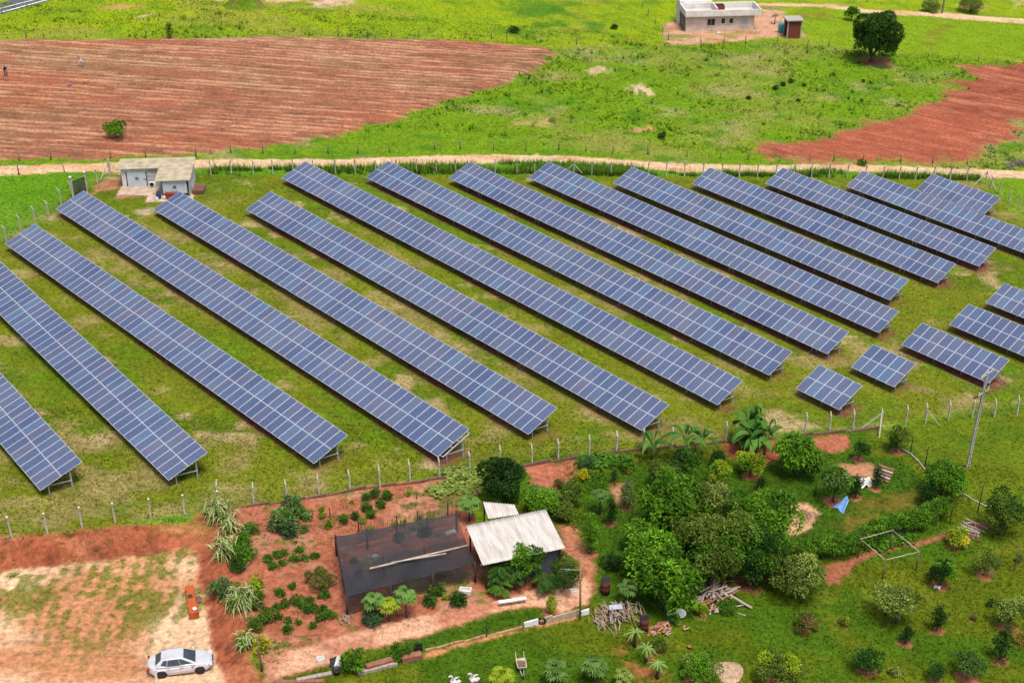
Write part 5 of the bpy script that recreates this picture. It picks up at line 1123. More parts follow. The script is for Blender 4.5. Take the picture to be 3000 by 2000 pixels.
papaya(c2(1185, 985), 190 / 2.412, "left papaya tree in front of the black net", 1.7, nl=18)
papaya(c2(1300, 1010), 190 / 2.412, "middle papaya tree with yellow lower leaves in front of the net", 1.6, 'lime', nl=18)
papaya(c2(1418, 945), 190 / 2.412, "right papaya tree with a bare thin trunk in front of the net", 2.1, nl=18)
bush(c2(1180, 1110), 150 / 2.412, "dark blue green plant beneath the left papaya tree", 'blue', .6, .2)
bush(c2(1050, 1415), 170 / 2.412, "round glossy green bush by the white tarp at the bottom", 'bright', .95, .26, key2='green', gaps=.15)
bush(c2(1370, 1340), 130 / 2.412, "dark green bush behind the timber logs at the bottom", 'green', .9, .16)
bush(c6(240, 620), 160 / 3.92, "dark leafy pot plant in front of the net, right of the papayas", 'dark', .8, .2, key2='green')
bush(c6(560, 600), 210 / 3.92, "dark leafy plant beside the white tub in front of the net", 'dark', .8, .22, key2='green')
bush(c6(310, 480), 170 / 3.92, "yellow green plant just inside the front of the net", 'olive', .7, .18)
bush(c6(410, 590), 70 / 3.92, "small pale green plant between the two dark pot plants", 'lime', .7, .14)
fronds(c6(1040, 260), 380 / 3.92, "tall feathery palm in front of the white roof", 2.1, 18, key='dark')
fronds(c6(1040, 450), 330 / 3.92, "lower yellowish palm at the foot of the tall feathery palm", 1.0, 13, key='green')
fronds(c6(1230, 330), 280 / 3.92, "dark feathery palm in the middle of the palm group", 1.7, 13, key='dark')
fronds(c6(1560, 400), 330 / 3.92, "spiky dark palm at the right end of the palm group", 1.2, 15, key='dark')
tree(c6(1330, 170), 380 / 3.92, "bright leafy tree rising in front of the white roof edge", 'bright', 1.0, .9, .26, 1.15, key2='green')
tree(c6(1780, 330), 330 / 3.92, "dark shrubby tree left of the wooden lamp post with a turquoise basin", 'dark', .5, .85, .16, .9, key2='olive', gaps=.35)
bush(c6(1760, 190), 330 / 3.92, "olive bush behind the wooden lamp post", 'olive', .6, .16, gaps=.4)
column(c6(1625, 670), 130 / 3.92, 200 / 3.92, "slim yellow green sapling by the low panel wall", 'lime', leaf=.12)
# bottom lawn
papaya(c6(1060, 1490), 340 / 3.92, "papaya crown right of the swan planters at the bottom edge", 1.2, 'lime', nl=20)
papaya(c6(1680, 1410), 330 / 3.92, "papaya crown at the bottom right of the wheelbarrow", 1.4, 'teal', nl=22)
papaya(c6(2130, 1380), 360 / 3.92, "large grey green papaya crown, right of the other one by the wheelbarrow", 1.6, 'teal', nl=22)
papaya(c7(140, 1150), 260 / 3.36, "papaya crown with a yellow centre at the bottom edge", 1.5, 'teal', nl=20)
papaya(c7(420, 1270), 230 / 3.36, "pale papaya crown left of the cactus posts at the bottom edge", 1.0, 'pale', nl=18)
spiky(c7(540, 850), 120 / 3.36, "climbing cactus on a dark post, uppermost of the three cactus posts")
spiky(c7(655, 1010), 110 / 3.36, "climbing cactus on a dark post, middle of the three cactus posts")
spiky(c7(765, 1160), 120 / 3.36, "climbing cactus on a dark post, lowest of the three cactus posts")
bush(c7(1170, 1210), 380 / 3.36, "bright green bush left of the sandy heap at the bottom", 'bright', .7, .2, key2='pale', gaps=.35)
bush(c7(790, 970), 190 / 3.36, "wispy low bush right of the middle cactus post", 'olive', .5, .14, gaps=.5)
bush(c7(1250, 1080), 130 / 3.36, "small dark weed on the lawn above the bright bush", 'dark', .5, .12)
tree(c7(1950, 1190), 420 / 3.36, "yellow green tree at the bottom between the sandy heap and orchard bushes", 'olive', .7, .75, .2, .9, key2='lime', gaps=.35)
bush(c7(2210, 740), 230 / 3.36, "reddish green round bush on a bare soil ring below the citrus tree", 'brown', .9, .14, key2='olive')
bush(c7(930, 715), 130 / 3.36, "leafy weed among the rubble by the white dish", 'green', .6, .16)
bush(c7(1440, 590), 190 / 3.36, "low green weeds at the foot of the plank pile", 'green', .5, .16)
bush(c7(1200, 620), 120 / 3.36, "yellow green creeper hanging left of the plank pile", 'lime', 1.3, .16)
bush(c8(600, 740), 120 / 3.36, "small lime tipped plant in a soil ring on the right lawn", 'olive', .7, .14, key2='lime')
column(c8(1510, 720), 130 / 3.36, 230 / 3.36, "dark upright sapling on the right lawn below the pale tree", 'deep')
column(c8(1200, 870), 110 / 3.36, 180 / 3.36, "dark upright sapling on a round soil ring at the foot of the pale tree", 'deep')
tree(c8(820, 1110), 320 / 3.36, "dark spreading low tree near the bottom of the right lawn", 'dark', .4, .65, .2, .9, key2='green', gaps=.35)
tree(c8(1500, 1230), 200 / 3.36, "dark green small tree on soil at the bottom edge", 'dark', .4, .7, .16, .8, key2='green', gaps=.4)
tree(c8(1820, 1150), 310 / 3.36, "grey green bushy tree at the bottom right corner", 'green', .6, .7, .18, .85, key2='teal', gaps=.35)
column(c8(2150, 960), 180 / 3.36, 330 / 3.36, "tall dark sapling left of the rusty leaved bush at the right edge", 'dark', key2='deep')
bush(c8(2310, 900), 140 / 3.36, "rusty leaved bush cut by the right edge", 'rust', .7, .16, key2='olive')
bush(c8(2030, 560), 80 / 3.36, "tiny dark bush on the right lawn", 'dark', .9, .12)
bush(c8(1860, 700), 60 / 3.36, "tiny reddish sprout on the right lawn", 'brown', 1.0, .1)
bush(c5(1540, 1050), 60 / 2.412, "wispy plant by the thin stake on the right lawn", 'olive', 1.2, .12)
bush(c8(1070, 1230), 120 / 3.36, "pale sprouting plant right of the dark spreading tree", 'pale', .7, .14, gaps=.5)
bush(c8(60, 1190), 200 / 3.36, "yellow green bush at the bottom left of the right lawn", 'lime', .9, .18, key2='olive', gaps=.4)

def weeds(name, n, marks, rad, key, key2, keep):
    """low weeds nobody could count, over a stretch of ground"""
    P = poly(*marks); A = np.array(P); Lv = Leaves(); x = rng.uniform(A[:, 0].min(), A[:, 0].max(), n); y = rng.uniform(A[:, 1].min(), A[:, 1].max(), n); s_, _, _ = sdist(x, y, P); f = fbm(x, y, 2.2, seed=101); k = (s_ < 0) & (f > keep); x, y = x[k], y[k]; z = g(x, y)
    for i in range(len(x)):
        m = 16; r = rad * random.uniform(.4, 1.3); O = np.array([x[i], y[i], z[i]]) + rng.normal(0, 1, (m, 3)) * [r, r, 0] + np.array([0, 0, 1.0]) * rng.uniform(.02, r * .9, m)[:, None]; Dr = rdir(m, .5); kk = key if random.random() < .6 else key2
        Lv.cards(O, Dr, rdir(m, 2.0), r * rng.uniform(.5, .9, m), r * rng.uniform(.2, .45, m), leafcol(m, kk))
    tag(Lv.build(name), kind='stuff')
weeds("weeds", 900, (D, (500, 1200), (660, 1150), (1010, 1095), (1060, 1100), (1050, 1180), (780, 1235), (770, 1430), (620, 1540), (580, 1440)), .18, 'green', 'olive', .455)
weeds("weeds", 260, (D, (640, 1500), (900, 1425), (1300, 1345), (1340, 1375), (1000, 1440), (760, 1515)), .12, 'olive', 'green', .55)
weeds("undergrowth", 900, (c4, (-350, 420), (250, 450), (700, 560), (900, 700), (1350, 1050), (1330, 1330), (1000, 1420), (700, 1480), (300, 1500), (150, 1300), (200, 900), (-200, 800)), .3, 'green', 'dark', .50)
weeds("undergrowth", 420, (c3, (820, 640), (1100, 600), (1400, 560), (1420, 760), (1250, 1000), (1060, 960), (1000, 800)), .28, 'green', 'bright', .47)
weeds("weeds", 500, (D, (-60, 1245), (200, 1215), (480, 1175), (480, 1230), (300, 1265), (0, 1300)), .16, 'green', 'olive', .52)
weeds("weeds", 260, (c5, (-100, 1000), (600, 900), (1000, 860), (1000, 930), (500, 1070), (100, 1180)), .2, 'green', 'olive', .48)

# ------------------------------------------------------------------ garden beds
DRYW = mat("dry_wood", (.30, .21, .13), (.20, .13, .08), .9, 5); PALEW = mat("grey_board", (.33, .28, .24), (.22, .17, .14), .9, 4); REDW = mat("reddish_board", (.24, .10, .06), (.16, .065, .04), .9, 4)
ORD = ("first", "second", "third", "fourth", "fifth", "sixth", "seventh", "eighth", "ninth", "tenth", "eleventh", "twelfth", "thirteenth", "fourteenth", "fifteenth", "sixteenth", "seventeenth", "eighteenth")
def bed(marks, key, lab, name, wmin, wmax, asp, leaf, group, key2=None):
    for i, q in enumerate(sorted(marks)):
        bush(c2(*q), random.uniform(wmin, wmax) / 2.412, lab.format(ORD[i]), key, asp, leaf, name, "garden plant", group, .9, key2)
bed([(1135, 255), (1205, 232), (1292, 240), (1240, 303), (1146, 322), (1172, 375), (1066, 385), (982, 410)], 'green', "dense dark green coffee bush by the top fence, {} from the left", "coffee_bush", 62, 82, .9, .14, "coffee bushes in the upper garden", 'dark')
bed([(1038, 290), (830, 385), (1435, 232), (878, 450), (826, 340)], 'lime', "small yellowish seedling in the upper red soil, {} from the left", "seedling", 26, 60, .9, .12, "seedlings in the upper garden", 'green')
bed([(515, 660), (562, 645), (445, 685), (480, 738), (550, 716), (625, 690), (668, 622), (708, 680), (776, 666)], 'green', "low green vegetable plant in the upper bed left of the net, {} from the left", "vegetable_plant", 52, 78, .5, .16, "low plants of the upper vegetable bed", 'teal')
bed([(525, 930), (620, 885), (655, 985), (740, 985), (843, 940), (505, 1030), (562, 1005), (830, 1050), (880, 1082), (520, 1100), (588, 1125), (582, 1185), (664, 1140), (762, 1162), (815, 1108), (748, 1040), (700, 1020)], 'green', "leafy green vegetable plant in the lower bed, {} from the left", "vegetable_plant", 50, 95, .6, .17, "plants of the lower vegetable bed", 'dark')
# yellow climbing beans on the stick fence behind the net
bed([(1115, 420), (1170, 480), (1345, 445), (1405, 440), (1480, 470)], 'lime', "yellow green climbing plant on the stick fence behind the net, {} from the left", "bean_plant", 45, 70, 1.1, .16, "climbing plants on the stick fence")
def pumpkin_patch(marks, label, key):
    b = at(marks[0]); root = empty("pumpkin_vine", b, 0, label, "pumpkin vine"); Lv = Leaves()
    for q in marks:
        p = at(q, .25) - b; n = 60; P = np.array(p)[None] + rng.normal(0, 1, (n, 3)) * [.45, .45, .08]; Dr = rdir(n); Dr[:, 2] *= .15; Lv.cards(P, Dr, rdir(n, 3.5), rng.uniform(.3, .45, n), rng.uniform(.3, .42, n), leafcol(n, key), .12)
    Lv.build("leaves", root)
pumpkin_patch([c3(*q) for q in ((300, 620), (250, 660), (200, 690), (330, 670), (390, 640), (340, 590), (290, 570), (400, 590), (450, 620), (430, 680), (370, 560), (460, 570))], "sprawling pumpkin vine with large pale leaves by the fence left of the dark round tree", 'pale')
pumpkin_patch([c3(*q) for q in ((930, 700), (990, 730), (960, 770), (1010, 790), (900, 720))], "patch of large pale leaves behind the right end of the white roof", 'teal')
pumpkin_patch([c3(*q) for q in ((1330, 470), (1400, 460), (1460, 480), (1300, 500), (1240, 470), (1500, 470))], "ground creeper along the fence right of the blue green bush", 'green')
# vine row on wires
def vine_row():
    ms = [c5(20, 985), c5(110, 960), c5(200, 950), c5(290, 945), c5(370, 930), c5(450, 880), c5(520, 830), c5(600, 800), c5(680, 790), c5(760, 775), c5(840, 760), c5(920, 700), c5(1000, 680)]
    b = at(ms[0]); root = empty("vine_row", b, 0, "long row of green climbing vines on wires crossing the right garden", "vine"); Lv = Leaves(); 
    for k, q in enumerate(ms):
        p = at(q, 1.3) - b; crown(Lv, p, .95, .6, 'green', .2, .75, .1, .5, 'bright')
    Lv.build("foliage", root)
    for k, q in enumerate(ms[::2]): p = at(q, 1.3) - b; m = MB(); m.tube([(p.x, p.y, p.z - 1.6), (p.x, p.y, p.z + .3)], .05, 6); m.build("stake", WOOD, root)
    m = MB(); m.tube([at(q, 1.3) - b for q in ms], .008, 4); m.build("wire", WIRE, root)
vine_row()
pumpkin_patch([c5(*q) for q in ((470, 920), (530, 910), (600, 930), (650, 900), (560, 960), (720, 900))], "low creeper growing inside the wooden frame", 'green')
for q0, q1, lb in ((c5(945, 820), c5(955, 745), "leaning stake at the right end of the vine row"), (c5(1042, 805), c5(1040, 690), "tall dark stake right of the leaning one beside the vine row"), (c5(1238, 730), c5(1255, 545), "tall dark stake near the right garden border"), (c5(1495, 1140), c5(1520, 960), "thin grey stake standing on the right lawn"), (c5(765, 300), c5(775, 195), "dark stake at the plank border, upper one"), (c5(865, 400), c5(885, 270), "dark stake at the plank border, lower one"), (c2(887, 405), c2(885, 335), "short dark stake among the seedlings in the upper garden"), (c2(1500, 270), c2(1480, 195), "thin pale stake in the bare red soil of the upper garden"), (c6(885, 1035), c6(885, 870), "dark stake by the rubble border at the bottom"), (c2(408, 1485), c2(357, 1252), "leaning grey wooden post at the bottom left corner of the garden"), (p1(1035, 1590), p1(1008, 1478), "pale concrete post standing in front of the car's rear bumper"), (c3(1535, 700), c3(1535, 640), "thin stake"), (c4(1540, 735), c4(1525, 640), "thin stake beside the dark trunk under the mango tree")):
    if lb == "thin stake": continue
    p = at(q0); h = abs(q1[1] - q0[1]) * mpp(q0) / .76; tx = (q1[0] - q0[0]) * mpp(q0) * .5; o = empty("stake" if 'stake' in lb else "fence_post", p, 0, lb, "stake" if 'stake' in lb else "post"); m = MB()
    if 'concrete' in lb: m.bar((0, 0, -.3), (0, 0, h), .14, .13)
    else: m.tube([(0, 0, -.3), (tx * .3, 0, h * .5), (tx * .6, 0, h)], [.05 + .03 * ('post' in lb), .045 + .03 * ('post' in lb), .04 + .02 * ('post' in lb)], 6)
    m.build("post", WHITEPAINT if 'concrete' in lb else (DARKWOOD if 'dark' in lb else WOOD), o)
# stick fence behind the net
def stick_fence():
    a = [c2(1090, 520), c2(1170, 530), c2(1260, 510), c2(1360, 500), c2(1450, 480), c2(1540, 460), c3(60, 950), c3(120, 930), c3(200, 910), c3(270, 880), c3(340, 850)]; pts = [at(q) for q in a]; root = empty("stick_fence", pts[0], 0, "uneven fence of thin dry sticks behind the black net", "fence")
    o = pts[0]; m = MB()
    for p, q in zip(pts[:-1], pts[1:]):
        for k in range(9):
            b = p.lerp(q, (k + random.uniform(0, .8)) / 9) - o; h = random.uniform(1.0, 1.7); m.tube([b - Vector((0, 0, .15)), b + Vector((random.uniform(-.15, .15), random.uniform(-.1, .1), h))], [.022, .014], 4)
    m.build("sticks", WOOD, root)['kind'] = 'stuff'
    for p in pts[::3]: m = MB(); m.tube([p - o - Vector((0, 0, .2)), p - o + Vector((0, 0, 1.6))], .06, 6); m.build("post", DARKWOOD, root)
stick_fence()
# low edging of boards and bricks along the garden fence
def edging(marks, label, h, m_, name="board_edging", cat="edging", wid=.12, gap=0):
    pts = [at(q) for q in marks]; root = empty(name, pts[0], 0, label, cat); o = pts[0]
    for p, q in zip(pts[:-1], pts[1:]):
        d = (q - p); k = max(1, int(d.length / 2.4))
        for i in range(k):
            a = p + d * (i / k) - o; b = p + d * ((i + .97) / k) - o; m = MB(); hh = h * random.uniform(.85, 1.15); m.bar(a + Vector((0, 0, hh / 2 - .1)), b + Vector((0, 0, hh / 2 - .1 + random.uniform(-.02, .02))), wid, hh + .2, up=(0, 0, 1)) if False else m.box((a + b) / 2 + Vector((0, 0, hh / 2 - .1)), ((b - a).length, wid, hh + .2), Euler((0, 0, math.atan2(d.y, d.x))).to_matrix())
            m.build("board", m_, root)
edging([c2(200, 335), c2(470, 305), c2(720, 270), c2(860, 250), c2(1150, 195), c2(1560, 150), c3(140, 620), c3(260, 605)], "brown board edging along the foot of the garden fence, left part", .22, REDBR)
edging([c3(800, 525), c3(1000, 490), c3(1200, 465), c3(1463, 425), c4(140, 425), c4(380, 402), c4(560, 388), c4(900, 352), c4(1270, 325), k5(480, 1500), k5(720, 1480), k5(985, 1455)], "brown board edging along the foot of the garden fence, right part", .25, REDBR)
edging([c5(700, 275), c5(770, 320), c5(830, 380), c5(870, 430)], "plank border running down from the garden corner", .14, PALEW)
edging([c5(1090, 570), c5(1190, 630), c5(1280, 680), c5(1350, 690)], "plank border below the broad bright tree", .14, PALEW)
edging([c6(180, 1195), c6(300, 1175), c6(460, 1135), c6(500, 1115), c6(620, 1095), c6(880, 1030), c6(1310, 940)], "low rubble and board border curving along the bottom lawn", .15, mat("pale_rubble", (.36, .24, .13), (.22, .10, .05), .95, 2))
pw = mats
PANELW = mat("panel_wall_beige", (.36, .30, .22), (.25, .17, .11), .9, 2)
edging([c6(1315, 925), c6(1480, 890)], "pale low wall panel by the tyre at the bottom of the garden", .55, WHITEPAINT, "low_wall", "wall")
edging([c6(1550, 890), c6(1640, 865), c6(1960, 790)], "long beige low panel wall ending at the wooden lamp post", .6, PANELW, "low_wall", "wall")
edging([c6(1970, 795), c6(2060, 770)], "short white board leaning at the end of the beige low wall", .45, WHITEPAINT, "board", "board")
ty = at(c6(1518, 890)); o = empty("tyre", ty, 0, "black tyre set upright between the two low wall panels", "tyre"); m = MB(); bmesh.ops.create_uvsphere(m.bm, u_segments=4, v_segments=3, radius=.001)
m = MB(); ring = [(math.cos(a) * .26, 0, .3 + math.sin(a) * .26) for a in np.linspace(0, 6.283, 17)]; m.tube(ring, .09, 8, cap=False); m.build("rubber", BLACK, o)
# ------------------------------------------------------------------ shade net
def net_mat():
    m = bpy.data.materials.new("black_net"); m.use_nodes = True; N, L = nodes(m); b = N["Principled BSDF"]; b.inputs["Base Color"].default_value = (.02, .02, .024, 1); b.inputs["Roughness"].default_value = .7
    tc = N.new("ShaderNodeTexCoord"); no = N.new("ShaderNodeTexNoise"); no.inputs["Scale"].default_value = .6; L.new(tc.outputs["Object"], no.inputs["Vector"])
    mr = N.new("ShaderNodeMapRange"); mr.inputs["From Min"].default_value = .35; mr.inputs["From Max"].default_value = .65; mr.inputs["To Min"].default_value = .48; mr.inputs["To Max"].default_value = .74; L.new(no.outputs[0], mr.inputs[0])
    tr = N.new("ShaderNodeBsdfTransparent"); mx = N.new("ShaderNodeMixShader"); L.new(mr.outputs[0], mx.inputs[0]); L.new(tr.outputs[0], mx.inputs[1]); L.new(b.outputs[0], mx.inputs[2]); L.new(mx.outputs[0], N["Material Output"].inputs[0]); return m
def shade_net():
    H_ = 1.9; BL, BR_, FR, FL = at(n1(85, 238), H_), at(n1(1020, 58), H_), at(n1(1165, 445), H_), at(n1(170, 700), H_)
    b = Vector((FL.x, FL.y, gz(FL.x, FL.y))); root = empty("shade_net", b, 0, "black shade net house of dark posts and translucent netting over the seedbeds", "shade net"); NET = net_mat()
    def P(s, t, dz=0): q = BL.lerp(BR_, s).lerp(FL.lerp(FR, s), t); return q
    def ht(s, t): q = P(s, t); return Vector((q.x, q.y, gz(q.x, q.y)))
    V = []; F = []; n, k = 36, 20
    for j in range(k + 1):
        for i in range(n + 1):
            s, t = i / n, j / k; q = P(s, t) - b; sag = .22 * abs(math.sin(s * math.pi * 4)) * .7 + .35 * math.sin(math.pi * t) * (.4 + .6 * vn(np.array([s * 6]), np.array([t * 4]), 1.0, seed=4)[0]); q.z -= sag * (0.2 if j in (0, k) else 1); V.append(q)
    F = [(j * (n + 1) + i, j * (n + 1) + i + 1, (j + 1) * (n + 1) + i + 1, (j + 1) * (n + 1) + i) for j in range(k) for i in range(n)]
    link("roof_net", np_mesh("roof_net", V, F, NET, smooth=True), root)
    V2 = [v + Vector((0, 0, .07 + .05 * math.sin(i_ * .7))) for i_, v in enumerate(V)]; F2 = [f for f in F if f[0] // (n + 1) >= 9 and not (5 < f[0] % (n + 1) < 9 and f[0] // (n + 1) < 12)]
    link("roof_net", np_mesh("roof_net", V2, F2, NET, smooth=True), root)['label'] = "second layer of net over the front half"
    def side(name, pts, drop):
        V = []; F = []
        for p, d in zip(pts, drop):
            g_ = Vector((p.x, p.y, gz(p.x, p.y)))
            for c_ in range(6): q = p.lerp(g_, d * c_ / 5) - b; q.x += random.uniform(-.05, .05); q.y += random.uniform(-.05, .05); V.append(q)
        for i in range(len(pts) - 1):
            for c_ in range(5): F.append((i * 6 + c_, i * 6 + c_ + 1, (i + 1) * 6 + c_ + 1, (i + 1) * 6 + c_))
        link(name, np_mesh(name, V, F, NET, smooth=True), root)
    sag = lambda s: .18 * abs(math.sin(s * math.pi * 4))
    side("side_net", [P(i / 20, 1) - Vector((0, 0, .02)) for i in range(21)], [.92 if i < 6 else .75 for i in range(21)])
    side("side_net", [P(i / 20, 0) - Vector((0, 0, sag(i / 20))) for i in range(21)], [.6] * 21)
    side("side_net", [P(0, i / 10) for i in range(11)], [.5] * 11)
    for s, t in ((0, 0), (.25, 0), (.5, 0), (.75, 0), (1, 0), (0, 1), (.33, 1), (.66, 1), (1, 1), (.33, .5), (.66, .5)):
        q = P(s, t); g_ = ht(s, t); m = MB(); m.tube([g_ - b - Vector((0, 0, .3)), q - b + Vector((0, 0, .12))], .09 if t in (0, 1) else .06, 7); m.build("post", DARKWOOD, root)
    for t in (0, 1):
        m = MB(); m.tube([P(i / 12, t) - b - Vector((0, 0, sag(i / 12) if t == 0 else 0)) for i in range(13)], .03, 5); m.build("edge_rope", BLACK, root)
    m = MB(); m.tube([P(0, i / 6) - b for i in range(7)], .03, 5); m.build("edge_rope", BLACK, root)
    for a_, c_, r_ in ((n1(350, 487), n1(1110, 307), .075), (n1(520, 440), n1(940, 370), .06)):
        m = MB(); m.tube([at(a_, H_ + .06) - b, at(c_, H_ + .06) - b], r_, 8); m.build("pole", mat("pale_pole", (.42, .36, .27), (.3, .24, .16), .7, 2), root)
    # beds and pots seen through the net
    for q, w_, lb in ((n1(230, 430), 60, "dim bush under the left of the black net"), (n1(265, 535), 95, "dim leafy bush under the front left of the black net"), (n1(670, 490), 180, "feathery plant under the middle of the black net"), (n1(575, 245), 90, "pale leafy plant under the back of the black net"), (n1(770, 200), 110, "climbing plant under the back right of the black net"), (n1(860, 650), 110, "grassy plant under the front edge of the black net"), (n1(900, 540), 60, "small dark plant under the right of the black net")):
        bush(q, w_ / 2.636, lb, 'green' if 'pale' in lb or 'climb' in lb else 'dark', .6, .16)
    p = at(n1(398, 425)); o = empty("bucket", p, 0, "pale grey bucket standing under the black net", "bucket"); m = MB(); m.lathe([(.2, 0), (.26, .45), (.24, .45), (.18, .05)], 14, cap=False); m.build("body", WHITEPAINT, o); m = MB(); m.tube([(.25, 0, .43), (.1, 0, .62), (-.1, 0, .62), (-.25, 0, .43)], .012, 5); m.build("handle", GALV, o)
    p = at(n1(975, 212), .05); o = empty("seed_tray", p, .5, "pale seed tray at the back right corner under the net", "tray"); m = MB(); m.box((0, 0, .03), (.9, .45, .05)); [m.box((x_, 0, .1), (.03, .45, .1)) for x_ in (-.44, -.15, .15, .44)]; [m.box((0, y_, .1), (.9, .03, .1)) for y_ in (-.21, .21)]; m.build("tray", WHITEPAINT, o)
shade_net()

# ------------------------------------------------------------------ the car
def car():
    a, c_ = at(p1(1068, 1535)), at(p1(1312, 1508)); mid = (a + c_) / 2; ang = math.atan2(c_.y - a.y, c_.x - a.x)
    fwd = Vector((math.cos(ang), math.sin(ang), 0)); left = Vector((-fwd.y, fwd.x, 0)); base = mid + left * .78; base.z = gz(base.x, base.y) + .02
    PAINT = mat("silver_paint", (.52, .51, .52), (.47, .46, .47), .22, 2, metal=.25, spec=.6); TRIM = BLACK; GL = mat("car_glass", (.02, .028, .03), (.035, .045, .05), .06, 2, spec=.6)
    LAMP = mat("headlamp_lens", (.5, .5, .5), (.4, .4, .42), .15, 5); TAIL = mat("tail_lamp", (.28, .012, .01), (.2, .01, .01), .2, 5)
    root = empty("parked_car", base, ang, "silver white four door sedan parked on the bare dirt lot", "car")
    hw = .85; xf, xr = 1.32, -1.28; R_ = .36
    # outline of the lower body from the rear sill clockwise, with wheel arches
    def arch(xc): return [(xc + R_ * math.cos(t), .30 + R_ * math.sin(t)) for t in np.linspace(0.0, math.pi, 9)]
    out = [(-2.22, .30), (-2.28, .5), (-2.26, .78), (-2.18, .93), (-1.75, .98), (-1.3, .985), (-.6, .95), (.3, .94), (.8, .93), (1.1, .90), (1.6, .82), (2.0, .72), (2.18, .6), (2.24, .45), (2.2, .3), (2.1, .22)]
    out += [(xf + R_ + .02, .22)] + [(q[0], q[1]) for q in arch(xf)] + [(xf - R_ - .02, .2), (xr + R_ + .02, .2)] + arch(xr) + [(xr - R_ - .02, .24)]
    ys = np.linspace(-1, 1, 13); V = []; n = len(out); bm = bmesh.new(); rows = []
    for s in ys:
        row = []
        for (x, z) in out:
            yy = s * hw * (1 - .05 * max(0, (abs(x) - 1.3)) / .9 * 2); e = abs(s)
            bulge = .06 * max(0, e - .75) / .25
            top = ss(.6, .95, np.array([z]))[0]; yy *= 1 - .10 * top * e - .03 * (z < .35)
            xx = x * (1 - .17 * e ** 3 * min(1, (abs(x) - 1.6) / .4)) if abs(x) > 1.6 else x; zz = z - .035 * e ** 4 * top
            row.append(bm.verts.new((xx, yy, zz)))
        rows.append(row)
    for r0, r1 in zip(rows[:-1], rows[1:]):
        for i in range(n): f = bm.faces.new((r0[i], r0[(i + 1) % n], r1[(i + 1) % n], r1[i])); f.smooth = True
    for rw in (rows[0][::-1], rows[-1]): bm.faces.new(rw)
    bmesh.ops.recalc_face_normals(bm, faces=bm.faces[:]); me = bpy.data.meshes.new("body"); bm.to_mesh(me); bm.free(); me.materials.append(PAINT); bo = link("body", me, root)
    bv = bo.modifiers.new("bev", 'BEVEL'); bv.width = .05; bv.segments = 2; bv.limit_method = 'ANGLE'; bv.angle_limit = R(50)
    # greenhouse
    lo = [(-1.72, .70, .955), (-.9, .77, .95), (.1, .77, .935), (1.12, .70, .895)]; hi = [(-1.22, .51, 1.34), (-.8, .55, 1.41), (-.1, .55, 1.42), (.22, .52, 1.375)]
    m = MB(); bmv = m.bm; g_ = []
    for sgn in (-1, 1): g_.append([[bmv.verts.new((x, sgn * y, z)) for x, y, z in lo], [bmv.verts.new((x, sgn * y, z)) for x, y, z in hi]])
    (rl, rh), (ll, lh) = g_
    for k in range(3):
        bmv.faces.new((rl[k], rl[k + 1], rh[k + 1], rh[k])); bmv.faces.new((ll[k], lh[k], lh[k + 1], ll[k + 1])); bmv.faces.new((rh[k], rh[k + 1], lh[k + 1], lh[k])); bmv.faces.new((rl[k], ll[k], ll[k + 1], rl[k + 1]))
    bmv.faces.new((rl[0], rh[0], lh[0], ll[0])); bmv.faces.new((rl[3], ll[3], lh[3], rh[3]))
    cb = m.build("cabin", PAINT, root); bv = cb.modifiers.new("bev", 'BEVEL'); bv.width = .06; bv.segments = 3
    def pane(name, quad, off, label=None):
        q = [Vector(p) for p in quad]; nrm = (q[1] - q[0]).cross(q[3] - q[0]).normalized(); c = sum(q, Vector()) / 4
        if nrm.dot(c - Vector((-.3, 0, .9))) < 0: nrm = -nrm
        m = MB(); a_ = [m.bm.verts.new(p + nrm * off) for p in q]; b_ = [m.bm.verts.new(p - nrm * .02) for p in q]; m.bm.faces.new(a_); m.bm.faces.new(b_[::-1])
        for k in range(4): m.bm.faces.new((a_[k], b_[k], b_[(k + 1) % 4], a_[(k + 1) % 4]))
        o = m.build(name, GL, root)
        return o
    L3 = lambda p, q, t: Vector(p).lerp(Vector(q), t)
    def on(a0, b0, a1, b1, s0, s1, t0, t1): return [L3(L3(a0, b0, s0), L3(a1, b1, s0), t0), L3(L3(a0, b0, s1), L3(a1, b1, s1), t0), L3(L3(a0, b0, s1), L3(a1, b1, s1), t1), L3(L3(a0, b0, s0), L3(a1, b1, s0), t1)]
    fl = lambda p: (p[0], -p[1], p[2])
    pane("windscreen", on(fl(lo[3]), lo[3], fl(hi[3]), hi[3], .06, .94, .08, .94), .012); pane("rear_window", on(fl(lo[0]), lo[0], fl(hi[0]), hi[0], .08, .92, .12, .92), .012)
    for s_ in (1, -1):
        S = (lambda p: (p[0], p[1] * s_, p[2]))
        q = [L3(S(lo[0]), S(hi[0]), .2), L3(S(lo[1]), S(hi[1]), .1), L3(S(lo[1]), S(hi[1]), .86), L3(S(hi[0]), S(hi[1]), .35)]; q[0] += Vector((.33, 0, 0)); q[3].z -= .05; pane("side_window", q, .035)
        pane("side_window", on(S(lo[1]), S(lo[2]), S(hi[1]), S(hi[2]), .04, .96, .06, .88), .03)
        q = [L3(S(lo[2]), S(hi[2]), .1), L3(S(lo[3]), S(hi[3]), .1), L3(S(hi[2]), S(hi[3]), .6), L3(S(lo[2]), S(hi[2]), .86)]; q[1] -= Vector((.20, 0, 0)); q[2].z -= .07; pane("side_window", q, .035)
        for xd, w_ in ((-.45, .9), (.52, .95)):
            dm = MB(); dm.box((xd - w_ / 2 + .12, s_ * (.838), .78), (.2, .03, .05), bev=.008); dm.build("door_handle", PAINT, root)
        for xs in (-.95, .03, 1.0): sm_ = MB(); sm_.box((xs, s_ * .838, .62), (.012, .02, .52)); sm_.build("door_seam", TRIM, root)
